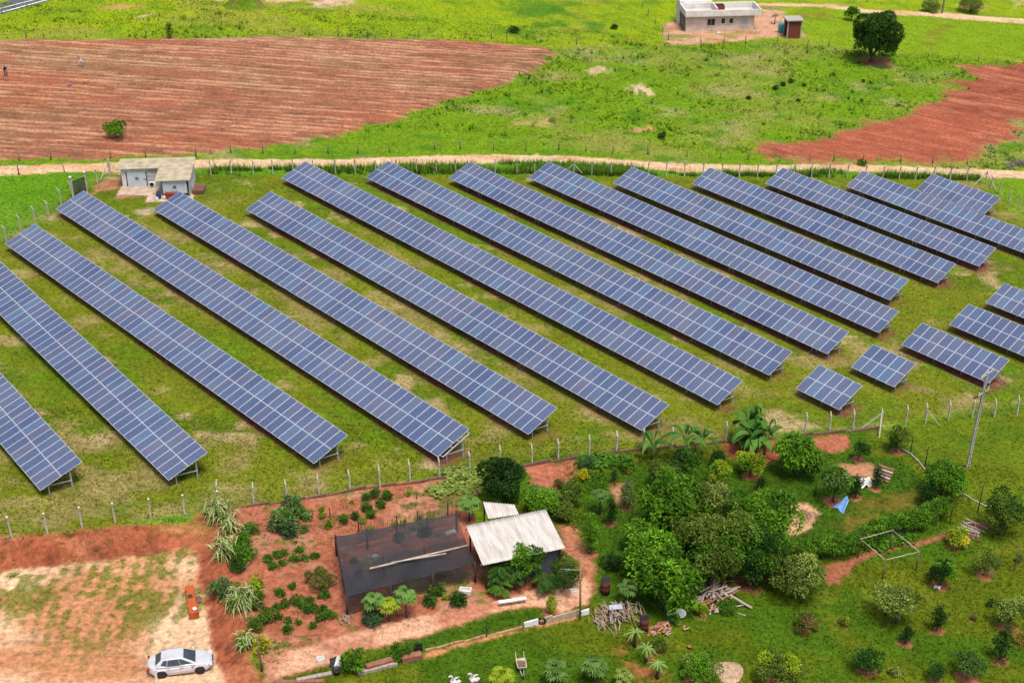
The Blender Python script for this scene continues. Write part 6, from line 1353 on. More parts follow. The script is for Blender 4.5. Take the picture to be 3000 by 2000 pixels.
        mm = MB(); mm.box((.88, s_ * .90, 1.0), (.16, .2, .13), bev=.03); mm.build("wing_mirror", PAINT, root)
        hl = MB(); hl.box((2.03, s_ * .60, .635), (.26, .36, .14), Euler((0, .55, -s_ * .28)).to_matrix(), bev=.03); hl.build("headlight", LAMP, root)
        tl = MB(); tl.box((-2.16, s_ * .64, .78), (.16, .30, .18), Euler((0, 0, s_ * .2)).to_matrix(), bev=.03); tl.build("tail_light", TAIL, root)
        for xw in (xf, xr):
            wm_ = MB(); rot = Matrix.Rotation(R(90), 4, 'X'); wm_.lathe([(.2, -.1), (.3, -.1), (.315, -.06), (.315, .06), (.3, .1), (.2, .1)], 24); bmesh.ops.transform(wm_.bm, matrix=Matrix.Translation((xw, s_ * .755, .30)) @ rot, verts=wm_.bm.verts[:]); wo = wm_.build("wheel", BLACK, root)
            rm = MB(); rm.lathe([(.0, .09), (.05, .10), (.06, .07), (.17, .085), (.2, .105), (.2, -.09), (.0, -.09)], 20, cap=False)
            bmesh.ops.transform(rm.bm, matrix=Matrix.Translation((xw, s_ * .755, .30)) @ Matrix.Rotation(R(-90) * s_, 4, 'X'), verts=rm.bm.verts[:]); rm.build("rim", mat("steel_rim", (.05, .05, .052), (.03, .03, .032), .4, 6), wo)
            wl = MB(); wl.lathe([(.0, .02), (.335, .02), (.335, -.02), (.0, -.02)], 20, cap=False); bmesh.ops.transform(wl.bm, matrix=Matrix.Translation((xw, s_ * .60, .31)) @ rot, verts=wl.bm.verts[:]); wl.build("wheel_well", TRIM, root)
    for xb in (2.215, -2.265): bb = MB(); bb.box((xb, 0, .42), (.03, 1.2, .10), bev=.01); bb.build("bumper_strip", TRIM, root)
    gr = MB(); gr.box((2.19, 0, .60), (.06, .55, .08), Euler((0, .35, 0)).to_matrix()); gr.build("grille", TRIM, root)
    wp = MB()
    for y0_, y1_ in ((-.55, -.05), (.0, .5)): wp.bar((1.06, y0_, .945), (.86, y1_, 1.04), .02)
    wp.build("wiper", TRIM, root); pl = MB(); pl.box((-2.285, 0, .6), (.02, .4, .13)); pl.build("number_plate", WHITEPAINT, root)
car()

# ------------------------------------------------------------------ people
def person(p, label, shirt, trousers, skin, bend, hatc, yaw, tool=None):
    """one skinned body; garments are faces of it given their own cloth"""
    b = at(p); root_loc = b
    hip = Vector((0, 0, .92)); s_, c_ = math.sin(bend), math.cos(bend)
    def sp(d): return hip + Vector((d * s_, 0, d * c_))
    J = [hip, sp(.22), sp(.45), sp(.56), sp(.62), sp(.74), sp(.82)]; E = [(i, i + 1) for i in range(6)]; Rr = [.15, .135, .15, .075, .06, .105, .085]
    fw = Vector((1, 0, 0))
    for sg in (-1, 1):
        k = len(J); hx = .16 if sg > 0 else -.14
        J += [hip + Vector((0, sg * .1, -.08)), Vector((hx * .6 + .06, sg * .11, .48)), Vector((hx, sg * .12, .09)), Vector((hx + .16, sg * .14, .04))]; Rr += [.10, .068, .045, .04]; E += [(0, k), (k, k + 1), (k + 1, k + 2), (k + 2, k + 3)]
        k = len(J); sh = sp(.47) + Vector((0, sg * .2, 0)); el = sh + Vector((.10, sg * .05, -.28)); wr = el + Vector((.16, -sg * .05, -.20)); pm = wr + Vector((.04, 0, -.07))
        J += [sh, el, wr, pm]; Rr += [.065, .048, .034, .036]; E += [(2, k), (k, k + 1), (k + 1, k + 2), (k + 2, k + 3)]
        for q in range(4): J.append(pm + Vector((.035 + .01 * q, (q - 1.5) * .022, -.055 - .008 * (q in (1, 2))))); Rr.append(.010); E.append((k + 3, len(J) - 1)); J.append(J[-1] + Vector((-.01, 0, -.03))); Rr.append(.008); E.append((len(J) - 2, len(J) - 1))
        J.append(wr + Vector((.05, -sg * .045, -.05))); Rr.append(.011); E.append((k + 3, len(J) - 1))
    me = bpy.data.meshes.new("person"); me.from_pydata([tuple(j) for j in J], E, []); o = link("person", me); o.location = root_loc; o.rotation_euler = (0, 0, yaw)
    sk = o.modifiers.new("skin", 'SKIN'); sk.use_smooth_shade = True; su = o.modifiers.new("sub", 'SUBSURF'); su.levels = 1; su.render_levels = 1
    for v, r in zip(me.skin_vertices[0].data, Rr): v.radius = (r, r)
    me.skin_vertices[0].data[0].use_root = True
    dg = bpy.context.evaluated_depsgraph_get(); ev = o.evaluated_get(dg); nm = bpy.data.meshes.new_from_object(ev); o.modifiers.clear(); o.data = nm; nm.name = "person"
    nm.materials.clear()
    for m_ in (skin, shirt, trousers, BLACK): nm.materials.append(m_)
    neck = sp(.58)
    for f in nm.polygons:
        c = f.center; ax = (c - hip).dot(Vector((s_, 0, c_))); arm = abs(c.y) > .17 and c.z > .3 and ax > -.2
        if c.z < .09: f.material_index = 3
        elif c.z < .93 and ax < .03 and not (abs(c.y) > .2): f.material_index = 2
        elif ax > .57: f.material_index = 0
        elif arm and ax < .14 + .0: f.material_index = 0
        else: f.material_index = 1
    tag(o, label, "person")
    hd = sp(.78); m = MB(); rot = Matrix.Rotation(bend, 4, 'Y'); m.lathe([(.22, -.01), (.12, .0), (.115, .09), (.07, .13), (.0, .135)], 16, cap=False); bmesh.ops.transform(m.bm, matrix=Matrix.Translation(sp(.83)) @ rot, verts=m.bm.verts[:]); h = m.build("hat", hatc, o)
    m = MB(); fc = Vector((c_, 0, -s_)); up = Vector((s_, 0, c_)); hc = sp(.76)
    for sg in (-1, 1): m.box(hc + fc * .098 + Vector((0, sg * .035, 0)) + up * .01, (.012, .022, .012))
    m.box(hc + fc * .11 - up * .015, (.03, .022, .035)); m.box(hc + fc * .095 - up * .06, (.012, .05, .01))
    for sg in (-1, 1): m.box(hc + Vector((0, sg * .1, 0)), (.03, .015, .05))
    m.build("face", skin, o)
    return o
SKIN1 = mat("skin", (.22, .11, .07), (.18, .09, .055), .6, 6); WCLOTH = mat("white_cloth", (.52, .52, .53), (.44, .44, .46), .8, 6); BLKC = mat("dark_cloth", (.025, .022, .028), (.015, .014, .018), .85, 6); BLUEC = mat("faded_blue_cloth", (.22, .26, .34), (.18, .21, .28), .85, 6); PINKC = mat("purple_cloth", (.16, .06, .16), (.12, .05, .12), .8, 6); GREYC = mat("grey_cloth", (.16, .17, .18), (.12, .12, .13), .8, 6)
person(k1(575, 468), "person in a white shirt and pale trousers stooping in the ploughed field", WCLOTH, BLUEC, SKIN1, .62, PINKC, R(200))
person(k1(43, 530), "person in dark clothes and grey hat standing at the ploughed field's left edge", BLKC, BLKC, SKIN1, .18, GREYC, R(-60))
b = at(k1(50, 531)); o = empty("hoe", b, 0, "long pale hoe handle held by the dark clothed person in the field", "hoe"); m = MB(); m.tube([(-.22, -.15, .05), (.12, -.2, 1.25)], .03, 6); m.build("handle", mat("pale_wood", (.45, .36, .28), (.35, .27, .2), .7, 4), o); m = MB(); m.box((-.25, -.15, .04), (.06, .22, .14)); m.build("blade", GALV, o)
p = at(k1(483, 602)); o = empty("sack", p, .4, "small purplish sack lying on the furrows below the white shirted person", "sack"); m = MB(); bmesh.ops.create_uvsphere(m.bm, u_segments=12, v_segments=8, radius=.4, matrix=Matrix.Translation((0, 0, .2)) @ Matrix.Diagonal((1, .7, .75, 1))); m.build("cloth", PINKC, o)

# grassy mound at the top edge
mo = at(k1(1660, 75)); n = 40; V = []; F = []
rr = 155 / 2.352 * mpp(k1(1660, 60)); 
for j in range(13):
    for i in range(n): a = 6.283 * i / n; t = j / 12; r = rr * t * (1 + .12 * math.sin(3 * a + 1)); x_, y_ = mo.x + math.cos(a) * r, mo.y + 3 + math.sin(a) * r * .8; V.append((x_, y_, gz(x_, y_) + (3.9 * (1 - ss(.05, 1.0, np.array([t]))[0]) + .12 * math.sin(3 * a + 4 * t)) * (t < 1) - .05))
for j in range(12):
    for i in range(n): F.append((j * n + i, j * n + (i + 1) % n, (j + 1) * n + (i + 1) % n, (j + 1) * n + i))
V = np.array(V); f_ = fbm(V[:, 0], V[:, 1], 2.5, seed=3)
mc = lerp(np.tile(np.array((.085, .145, .008)), (len(V), 1)), (.14, .10, .035), ss(.62, .8, f_ + .16 * (V[:, 0] > mo.x + rr * .3)))
tag(link("mound", np_mesh("mound", V, F, GROUND, col=mc, smooth=True)), kind='structure')
k_ = rng.integers(0, len(V), 900); px_ = V[k_, 0] + rng.normal(0, .4, 900); py_ = V[k_, 1] + rng.normal(0, .4, 900)

# ------------------------------------------------------------------ things lying about
RUSTO = mat("orange_rust", (.36, .075, .015), (.26, .05, .012), .8, 3, bump=.01)
def rusty_trough():
    a, b = at(p1(1240, 930), .4), at(p1(1275, 1125), .4); mid = (a + b) / 2; ang = math.atan2(b.y - a.y, b.x - a.x); base = Vector((mid.x, mid.y, gz(mid.x, mid.y))); Ln = (b - a).length
    root = empty("rusty_machine", base, ang, "long orange rusty metal machine body lying on the dirt lot by the red bank", "machine"); m = MB(); w_ = .34
    m.box((-.62, 0, .28), (Ln - 1.35, .62, .5), bev=.04); m.box((Ln / 2 - .72, 0, .34), (1.3, .72, .62), bev=.05); m.build("casing", RUSTO, root)
    m = MB(); m.box((-.35, -.05, .545), (.38, .34, .04)); m.build("hatch", DARKWOOD, root); m = MB(); m.box((Ln / 2 - .45, .1, .67), (.3, .26, .04), Euler((0, 0, .3)).to_matrix()); m.build("cover_plate", WHITEPAINT, root)
    m = MB(); m.box((-.3, .5, .12), (.75, .34, .2), bev=.03); m.bar((-.3, .3, .3), (-.3, .5, .15), .08); m.build("side_bracket", REDBR, root); m = MB(); m.tube([(-Ln / 2 + .1, -.1, .4), (-Ln / 2 - .05, -.15, .1)], .05, 6); m.build("drain_spout", RUSTO, root)
rusty_trough()
def barrel(q, lab, h=.95, r=.31):
    p = at(q); o = empty("barrel", p, 0, lab, "barrel"); RB = mat("rusty_barrel", (.09, .022, .016), (.06, .018, .014), .8, 4)
    m = MB(); m.lathe([(r, 0), (r, h * .33), (r * 1.04, h * .35), (r, h * .37), (r, h * .66), (r * 1.04, h * .68), (r, h * .7), (r, h)], 20); m.build("body", RB, o); m = MB(); m.lathe([(r * .98, h), (r * 1.03, h + .02), (r * .98, h + .04), (r * .92, h + .012)], 20); m.build("rim", BLACK, o)
barrel(c7(245, 460), "dark red rusty barrel with a black top on the lawn", 1.3, .36); barrel(c7(625, 825), "dark rusty barrel between the branch pile and the rubble", 1.2, .34)
def pile(name, q, lab, n, ln, rad, sx, sy, sz, m_, cat, part, flat=False):
    p = at(q); o = empty(name, p, random.random(), lab, cat); m = MB()
    for k in range(n):
        a = random.gauss(1.3, .45) if not flat else random.gauss(.2, .6); x_, y_ = random.gauss(0, sx), random.gauss(0, sy); z_ = max(.04, sz * (1 - (x_ / (sx * 2.4)) ** 2 - (y_ / (sy * 2.4)) ** 2) * random.random()); L_ = ln * random.uniform(.5, 1.1); d = Vector((math.cos(a), math.sin(a), random.uniform(-.12, .12))) * L_ / 2; c = Vector((x_, y_, z_ + .05))
        if flat: m.bar(c - d, c + d, random.uniform(.1, .2), .035, mi=0 if random.random() < .75 else 1)
        else: m.tube([c - d, c + Vector((random.uniform(-.06, .06), random.uniform(-.06, .06), .03)), c + d], [rad * random.uniform(.6, 1.2)] * 3, 5, mi=0 if random.random() < .7 else 1)
    pt = m.build(part, m_, o)
    if part == 'stems': pt['kind'] = 'stuff'
    return o
pile("branch_pile", c7(350, 690), "heap of dry cut branches between the low wall and the dense tree group", 150, 1.3, .04, 1.0, .55, .8, [DRYW, PALEW], "branch pile", "branches")
pile("plank_pile", c7(1320, 500), "tumbled pile of old grey and reddish planks right of the dense tree group", 60, 2.0, .05, .9, .7, .7, [PALEW, REDW], "plank pile", "planks", True)
pile("brick_rubble", c7(800, 820), "spread of broken roof tiles and reddish bricks on the lawn edge", 45, .5, .05, .7, .35, .25, [mat("clay_tile", (.34, .14, .08), (.24, .09, .05), .9, 5), PALEW], "rubble", "tiles", True)
pile("stick_pile", c2(985, 1125), "small bundle of pale dry sticks at the net's front left corner", 22, 1.2, .03, .3, .2, .25, [DRYW, PALEW], "sticks", "sticks")
pile("straw_heap", c4(1450, 880), "flat heap of dry grey straw on the bare round patch of lawn", 140, .6, .015, .8, .6, .3, [mat("straw", (.20, .13, .08), (.13, .085, .055), .95, 4), DRYW], "straw heap", "stems")
pile("scrap_wood_pile", c5(1180, 870), "low pile of broken wood at the right end of the dirt strip", 30, 1.8, .05, .9, .3, .25, [REDW, PALEW], "scrap wood", "scraps")
pile("log_pile", k3(2310, 1135), "grey pile of felled branches by the road at the right edge", 40, 2.0, .05, 1.3, .4, .5, [mat("grey_branch", (.2, .17, .15), (.13, .11, .1), .9, 4), WOOD], "branch pile", "branches")
def plank(q0, q1, lab, w_=.22, th=.06, m_=None, name="plank", h0=.05, h1_=.05):
    a, b = at(q0, h0), at(q1, h1_); o = empty(name, a, 0, lab, name.replace('_', ' ')); m = MB(); m.bar((0, 0, 0), b - a, w_, th); m.build("timber", m_ or PALEW, o); return o
plank(c7(1470, 475), c7(1690, 605), "long pale plank leaning from the plank pile onto the lawn", h0=.8)
plank(c2(640, 1238), c2(830, 1222), "thin reddish board lying at the bottom of the vegetable bed", .12, .05, REDW)
plank(c2(650, 1545), c2(900, 1495), "long weathered timber lying along the grass left of the white tarp", .3, .12, PALEW, "timber_beam", .12, .12)
plank(c2(500, 1560), c2(840, 1552), "reddish timber beam at the very bottom left of the garden", .3, .12, REDW, "timber_beam", .1, .1)
plank(c2(1080, 1500), c2(1360, 1430), "pale round log in front of the dark green bush at the bottom", .25, .25, PALEW, "log", .1, .1)
plank(c2(1140, 1460), c2(1330, 1405), "thick dark log right of the glossy green bush", .45, .4, REDW, "log", .2, .2)
plank(c2(1390, 1400), c2(1530, 1370), "thick brown log below the black crate", .5, .45, REDW, "log", .2, .2)
plank(c6(1020, 640), c6(1340, 590), "white topped plank bench in front of the palm group", .3, .08, WHITEPAINT, "bench_plank", .5, .5)
plank(c2(735, 1552), c2(840, 1545), "short pale plank at the very bottom beside the weathered timber", .18, .06, PALEW)
plank(c7(1550, 655), c7(1630, 680), "short thin plank on the grass below the plank pile", .1, .05)
for q, sz, lab, m_ in ((c2(820, 1412), (.5, .38, .3), "white plastic tub on the grass left of the white tarp", WHITEPAINT), (c2(1512, 1332), (.55, .4, .4), "black plastic crate on the logs at the bottom", BLACK), (c6(640, 530), (.9, .5, .35), "white rectangular tub under the dark leafy plant by the net", WHITEPAINT), (c6(1885, 522), (.5, .35, .2), "small white crate at the foot of the wooden lamp post", WHITEPAINT)):
    p = at(q); nm = "tub" if 'tub' in lab else "crate"; o = empty(nm, p, random.uniform(-.3, .3), lab, nm); m = MB(); x_, y_, z_ = sz; m.box((0, 0, .03), (x_ - .08, y_ - .08, .05))
    for s_ in (-1, 1): m.box((s_ * (x_ / 2 - .02), 0, z_ / 2), (.04, y_, z_)); m.box((0, s_ * (y_ / 2 - .02), z_ / 2), (x_ - .085, .04, z_))
    m.build("shell", m_, o); m = MB(); m.box((0, 0, z_ + .012), (x_ + .06, .03, .02)); m.box((0, y_ / 2 + .01, z_ - .03), (x_ + .04, .03, .04)); m.build("rim", m_, o)
def cloth(name, marks, lab, m_, hts, fold=.12):
    pts = [at(q, h) for q, h in zip(marks, hts)]; b = Vector((pts[0].x, pts[0].y, gz(pts[0].x, pts[0].y))); n = 14; V = []; 
    for j in range(n + 1):
        for i in range(n + 1):
            s, t = i / n, j / n; q = pts[0].lerp(pts[1], s).lerp(pts[3].lerp(pts[2], s), t) - b; q.z += fold * math.sin(s * 9 + t * 4) * math.sin(t * 7 + .5) * (.4 + .6 * t); q.z = max(q.z, gz(q.x + b.x, q.y + b.y) - b.z + .03); V.append(q)
    F = [(j * (n + 1) + i, j * (n + 1) + i + 1, (j + 1) * (n + 1) + i + 1, (j + 1) * (n + 1) + i) for j in range(n) for i in range(n)]
    o = link(name, np_mesh(name, V, F, m_, smooth=True), None, b); so = o.modifiers.new("t", 'SOLIDIFY'); so.thickness = .012; return tag(o, lab, "tarp" if 'tarp' in lab else "sack")
cloth("tarp", [c5(318, 605), c5(330, 640), c5(292, 735), c5(218, 682)], "pale blue tarp hung over the low grass under the grey green tree", mat("blue_tarp", (.13, .28, .50), (.09, .20, .40), .6, 3), (.9, .75, .05, .05), .12)
cloth("tarp", [c2(935, 1375), c2(968, 1390), c2(972, 1450), c2(905, 1470)], "white tarp over a dark heap beside the glossy green bush", WHITEPAINT, (1.0, .9, .1, .15), .12)
cloth("tarp", [c2(880, 1395), c2(935, 1375), c2(905, 1470), c2(890, 1450)], "dark grey tarp next to the white tarp at the bottom", DARKG, (.7, 1.0, .1, .1), .1)
cloth("sack_heap", [c5(400, 485), c5(480, 475), c5(495, 535), c5(420, 550)], "heap of white plastic sacks beside the dark cone shaped saplings", WHITEPAINT, (.3, .4, .15, .1), .22)
cloth("plastic_bag", [c5(935, 1240), c5(985, 1245), c5(975, 1265), c5(930, 1258)], "white plastic sack lying at the foot of the dense dark round tree", WHITEPAINT, (.1, .15, .05, .05), .08)
p = at(c5(585, 450)); o = empty("plank_stack", p, R(-35), "leaning stack of whitish red planks behind the cone shaped sapling", "plank stack"); 
for k in range(5): m = MB(); m.box((k * .02, .05 + k * -.32, .62 - .13 * k), (1.5, .24, .07), Euler((.25, 0, 0)).to_matrix()); m.build("plank", PALEW if k % 2 else REDW, o)
for x_ in (-.5, .5): m = MB(); m.bar((x_, .1, .0), (x_, -.9, .0), .1, .1); m.bar((x_, .05, 0), (x_, .05, .55), .1); m.build("trestle", WOOD, o)
p = at(c2(932, 1505)); o = empty("pot", p, 0, "black pot standing below the tarps at the bottom", "pot"); m = MB(); m.lathe([(.2, 0), (.3, .4), (.32, .45), (.28, .44), (.24, .3)], 16); m.build("body", BLACK, o); m = MB(); m.tube([(math.cos(a) * .32, math.sin(a) * .32, .45) for a in np.linspace(0, 6.283, 17)], .02, 5, cap=False); m.build("rim", BLACK, o)
# bamboo frame
def bamboo_frame():
    H_ = 1.9; q = [at(c5(412, 912), H_), at(c5(640, 850), H_), at(c5(828, 1002), H_), at(c5(588, 1060), H_)]; b = Vector((q[3].x, q[3].y, gz(q[3].x, q[3].y))); root = empty("bamboo_frame", b, 0, "open square frame of pale bamboo poles on legs in the right garden", "frame"); BAM = mat("bamboo", (.34, .30, .20), (.25, .21, .13), .6, 3)
    for i in range(4): m = MB(); m.tube([q[i] - b, q[(i + 1) % 4] - b], .042, 7); m.build("pole", BAM, root)
    for p in q: m = MB(); m.tube([p - b + Vector((0, 0, .1)), Vector((p.x, p.y, gz(p.x, p.y) - .2)) - b], .055, 7); m.build("leg", WOOD, root)
bamboo_frame()
# lamp post with a crossbar and a hanging basin
def lamp_post():
    b = at(c6(1957, 832)); root = empty("wooden_pole", b, 0, "tall thin wooden pole with a side bar at the end of the low wall", "pole"); h = 6.0; YW = mat("yellow_wood", (.26, .20, .10), (.18, .13, .065), .8, 3)
    best = 9e9
    for z in np.arange(2.5, 8, .05):
        q = at(c6(1966, 130), z); d = (q - b).xy.length
        if d < best: best = d; h = z; tp = q
    m = MB(); m.tube([(0, 0, -.4), (tp - b) * .5, tp - b], [.085, .075, .06], 8); m.build("pole", YW, root); s_ = (tp - b) * .80
    m = MB(); m.tube([s_, s_ + Vector((-1.5, .1, .05))], .035, 6); m.build("side_bar", YW, root); m = MB(); m.tube([(tp - b) * .98, (tp - b) * .9 + Vector((-.9, .1, .1)), s_ + Vector((-1.4, .1, .05))], .012, 5); m.build("cable", BLACK, root)
    q = at(c6(1803, 282), 1.7); o = empty("basin", Vector((q.x, q.y, gz(q.x, q.y))), 0, "round turquoise basin raised on a stick beside the wooden pole", "basin"); TQ = mat("turquoise_basin", (.12, .42, .38), (.09, .34, .32), .4, 3)
    m = MB(); m.lathe([(.12, 1.62), (.3, 1.7), (.34, 1.76), (.3, 1.75), (.1, 1.67)], 18); m.build("bowl", TQ, o); m = MB(); m.tube([(0, 0, -.2), (0, 0, 1.63)], .04, 6); m.build("stick", WOOD, o)
    print("lamp", h)
lamp_post()
# wheelbarrow
def wheelbarrow():
    b = at(c6(1285, 1420)); a_, c_ = at(c6(1265, 1300)), at(c6(1300, 1490)); ang = math.atan2(c_.y - a_.y, c_.x - a_.x); root = empty("wheelbarrow", b, ang, "white wheelbarrow full of dry earth standing on the bottom lawn", "wheelbarrow"); PW_ = mat("cream_paint", (.50, .45, .37), (.36, .29, .2), .6, 4)
    m = MB(); top = [(-.55, -.36, .62), (.42, -.30, .62), (.42, .30, .62), (-.55, .36, .62)]; bot = [(-.35, -.22, .32), (.25, -.2, .32), (.25, .2, .32), (-.35, .22, .32)]; bm = m.bm; T = [bm.verts.new(p) for p in top]; B = [bm.verts.new(p) for p in bot]; bm.faces.new(B)
    for k in range(4): bm.faces.new((T[k], T[(k + 1) % 4], B[(k + 1) % 4], B[k]))
    tr = m.build("tray", PW_, root); so = tr.modifiers.new("t", 'SOLIDIFY'); so.thickness = .025
    m = MB()
    for k in range(4): m.tube([top[k], top[(k + 1) % 4]], .028, 6)
    m.build("tray_rim", PW_, root)
    m = MB(); V = [(x_, y_, .55 + .09 * random.random() - .1 * (abs(x_ + .06) > .35 or abs(y_) > .2)) for x_ in np.linspace(-.5, .38, 7) for y_ in np.linspace(-.28, .28, 5)]; F = [(i * 5 + j, i * 5 + j + 1, (i + 1) * 5 + j + 1, (i + 1) * 5 + j) for i in range(6) for j in range(4)]
    link("load", np_mesh("load", V, F, mat("dry_earth", (.16, .11, .06), (.09, .06, .035), .95, 9)), root)
    for s_ in (-1, 1):
        m = MB(); m.tube([(-1.15, s_ * .30, .72), (-.75, s_ * .28, .52), (-.2, s_ * .2, .30), (.85, s_ * .05, .22)], .026, 6); m.build("handle", PW_, root); m = MB(); m.tube([(-.35, s_ * .24, .34), (-.5, s_ * .27, .0)], .024, 6); m.build("leg", PW_, root)
    m = MB(); m.lathe([(.08, -.04), (.19, -.04), (.21, 0), (.19, .04), (.08, .04)], 18); bmesh.ops.transform(m.bm, matrix=Matrix.Translation((.85, 0, .21)) @ Matrix.Rotation(R(90), 4, 'X'), verts=m.bm.verts[:]); wo = m.build("wheel", BLACK, root); m = MB(); m.lathe([(.0, -.045), (.09, -.045), (.09, .045), (.0, .045)], 12, cap=False); bmesh.ops.transform(m.bm, matrix=Matrix.Translation((.85, 0, .21)) @ Matrix.Rotation(R(90), 4, 'X'), verts=m.bm.verts[:]); m.build("rim", PW_, wo)
wheelbarrow()
def swan(q, lab):
    b = at(q); root = empty("swan_planter", b, R(200), lab, "planter", "swan shaped planters"); SW = mat("swan_white", (.5, .47, .42), (.36, .32, .27), .7, 5)
    m = MB(); m.tube([(-.32, 0, .3), (-.2, 0, .12), (.0, 0, .1), (.22, 0, .16), (.3, 0, .35), (.22, 0, .55), (.2, 0, .72), (.3, 0, .84), (.42, 0, .82), (.48, 0, .72)], [.06, .18, .24, .2, .1, .075, .07, .075, .075, .04], 10); m.build("body", SW, root)
    m = MB(); m.tube([(.48, 0, .72), (.53, 0, .64)], [.035, .012], 6); m.build("beak", mat("orange_beak", (.4, .12, .02), (.3, .1, .02), .6, 5), root)
    for s_ in (-1, 1): m = MB(); m.tube([(.12, s_ * .2, .2), (-.1, s_ * .26, .3), (-.36, s_ * .2, .38)], [.05, .1, .03], 8); m.build("wing", SW, root)
swan(c6(745, 1550), "white swan shaped planter nearer the wheelbarrow"); swan(c6(525, 1580), "white swan shaped planter cut by the bottom edge, farther from the wheelbarrow")
# satellite dishes in the scrap, sandy heap, hose, pots
p = at(c7(985, 690)); o = empty("dish", p, 0, "round white dish lying on the scrap beside the dense tree group", "dish"); m = MB(); m.lathe([(.05, .25), (.3, .3), (.42, .37), (.4, .37), (.2, .31)], 20); bmesh.ops.rotate(m.bm, cent=(0, 0, .3), matrix=Matrix.Rotation(.35, 3, 'X'), verts=m.bm.verts[:]); m.build("bowl", WHITEPAINT, o); m = MB(); m.tube([(0, 0, .3), (0, -.1, 0)], .03, 6); m.build("stem", GALV, o)
p = at(c7(895, 700)); o = empty("sheet_metal", p, .3, "grey bent metal sheet left of the round white dish", "metal sheet"); m = MB(); m.box((0, 0, .2), (.65, .4, .03), Euler((.3, .2, 0)).to_matrix()); m.box((.25, 0, .1), (.25, .4, .03), Euler((.3, .9, 0)).to_matrix()); m.build("sheet", GALV, o)
p = at(c7(350, 600), .8); o = empty("metal_sheet", Vector((p.x, p.y, gz(p.x, p.y))), .2, "pale blue metal sheet lying on top of the branch pile", "metal sheet"); m = MB(); m.box((0, 0, .85), (1.0, .45, .03), Euler((.15, .05, 0)).to_matrix()); m.box((0, .24, .82), (1.0, .05, .09), Euler((.15, .05, 0)).to_matrix()); m.build("sheet", mat("blue_grey_sheet", (.32, .36, .42), (.26, .29, .34), .5, 3), o)
hp = at(c7(1450, 1235)); V = []; F = []; n = 28
for j in range(9):
    for i in range(n): a = 6.283 * i / n; t = j / 8; r = 1.15 * t * (1 + .1 * math.sin(3 * a)); V.append((hp.x + math.cos(a) * r, hp.y + math.sin(a) * r * 1.1, gz(hp.x, hp.y) + .45 * (1 - t * t) + .03 * random.random() - .04))
for j in range(8):
    for i in range(n): F.append((j * n + i, j * n + (i + 1) % n, (j + 1) * n + (i + 1) % n, (j + 1) * n + i))
tag(link("sand_heap", np_mesh("sand_heap", V, F, GROUND, col=np.tile((.38, .26, .17), (len(V), 1)), smooth=True)), "heap of pale crumbly sand right of the bright bush at the bottom", "sand heap")
def hose(marks, lab, m_, r=.03):
    pts = [at(q, .05) for q in marks]; o = MB(); o.tube([p - pts[0] for p in pts], r, 6); x = o.build("hose", m_, None, pts[0]); tag(x, lab, "hose")
hose([n1(40, 465), n1(60, 520), n1(72, 590), n1(55, 660), n1(60, 720), n1(100, 745), n1(155, 742)], "pinkish garden hose curving to the front left corner of the net", mat("pink_hose", (.30, .12, .08), (.24, .1, .07), .6, 4), .045)
hose([c2(925, 720), c2(905, 760), c2(930, 790), c2(950, 740), c2(915, 740)], "coiled red hose on the soil left of the net", mat("red_hose", (.42, .06, .03), (.35, .05, .03), .6, 4), .03)
for q, r_, lab in ((c2(645, 575), .16, "round reddish clay pot lying on the bare soil"), (c7(1075, 1003), .14, "small orange clay pot on the bottom lawn")):
    p = at(q); o = empty("clay_pot", p, 0, lab, "pot"); m = MB(); m.lathe([(r_ * .6, 0), (r_, r_ * 1.5), (r_ * 1.1, r_ * 1.6), (r_ * .9, r_ * 1.6), (r_ * .7, r_ * .5)], 14); m.build("body", mat("clay", (.3, .1, .05), (.22, .07, .04), .85, 5), o); m = MB(); m.tube([(math.cos(a) * r_ * 1.08, math.sin(a) * r_ * 1.08, r_ * 1.6) for a in np.linspace(0, 6.283, 15)], .02, 5, cap=False); m.build("rim", mat("clay_rim", (.32, .12, .06), (.24, .08, .05), .85, 5), o)

# ------------------------------------------------------------------ lay the ground
build_ground()
def disp_a(x, y): r, f, i = ridge_a(x, y); return 0.30 * r + 0.16 * (fbm(x, y, 1.6, .7, seed=19, o=2) - .5)
sheet("ploughed_field", FIELD_A, 0.75, 0.3, 0.03, disp=disp_a)
def disp_b(x, y):
    q = x * .42 + y * 0.9; return 0.34 * (vn(q, x * .09 - y * .04, .6, .5, seed=51) - .3) + 0.1 * (fbm(x, y, 1.2, .8, seed=23, o=2) - .5)
sheet("ploughed_field", FIELD_B, 0.4, 0.4, 0.03, disp=disp_b)
sheet("dirt_road", ROAD, 0.5, 0.3, 0.03); sheet("dirt_track", TRACK, 0.7, 0.5, 0.03)
sheet("dirt_yard", YARD, 0.5, 0.4, 0.03)
sheet("garden_soil", GARDEN, 0.2, 0.2, 0.02, disp=lambda x, y: 0.06 * (fbm(x, y, .8, seed=29, o=3) - .5))
sheet("footpath", PATH, 0.25, 0.25, 0.045)
sheet("dirt_lot", PAD, 0.25, 0.22, 0.02)
ASPH = mat("asphalt", (0.085, 0.085, 0.09), (0.06, 0.06, 0.065), 0.9, 2, bump=0.01)
PAINTW = mat("road_paint", (0.65, 0.65, 0.63), (0.5, 0.5, 0.48), 0.7, 2)
hz = sheet("asphalt_road", HWY, 1.0, 0.6, 0.05, m=ASPH)
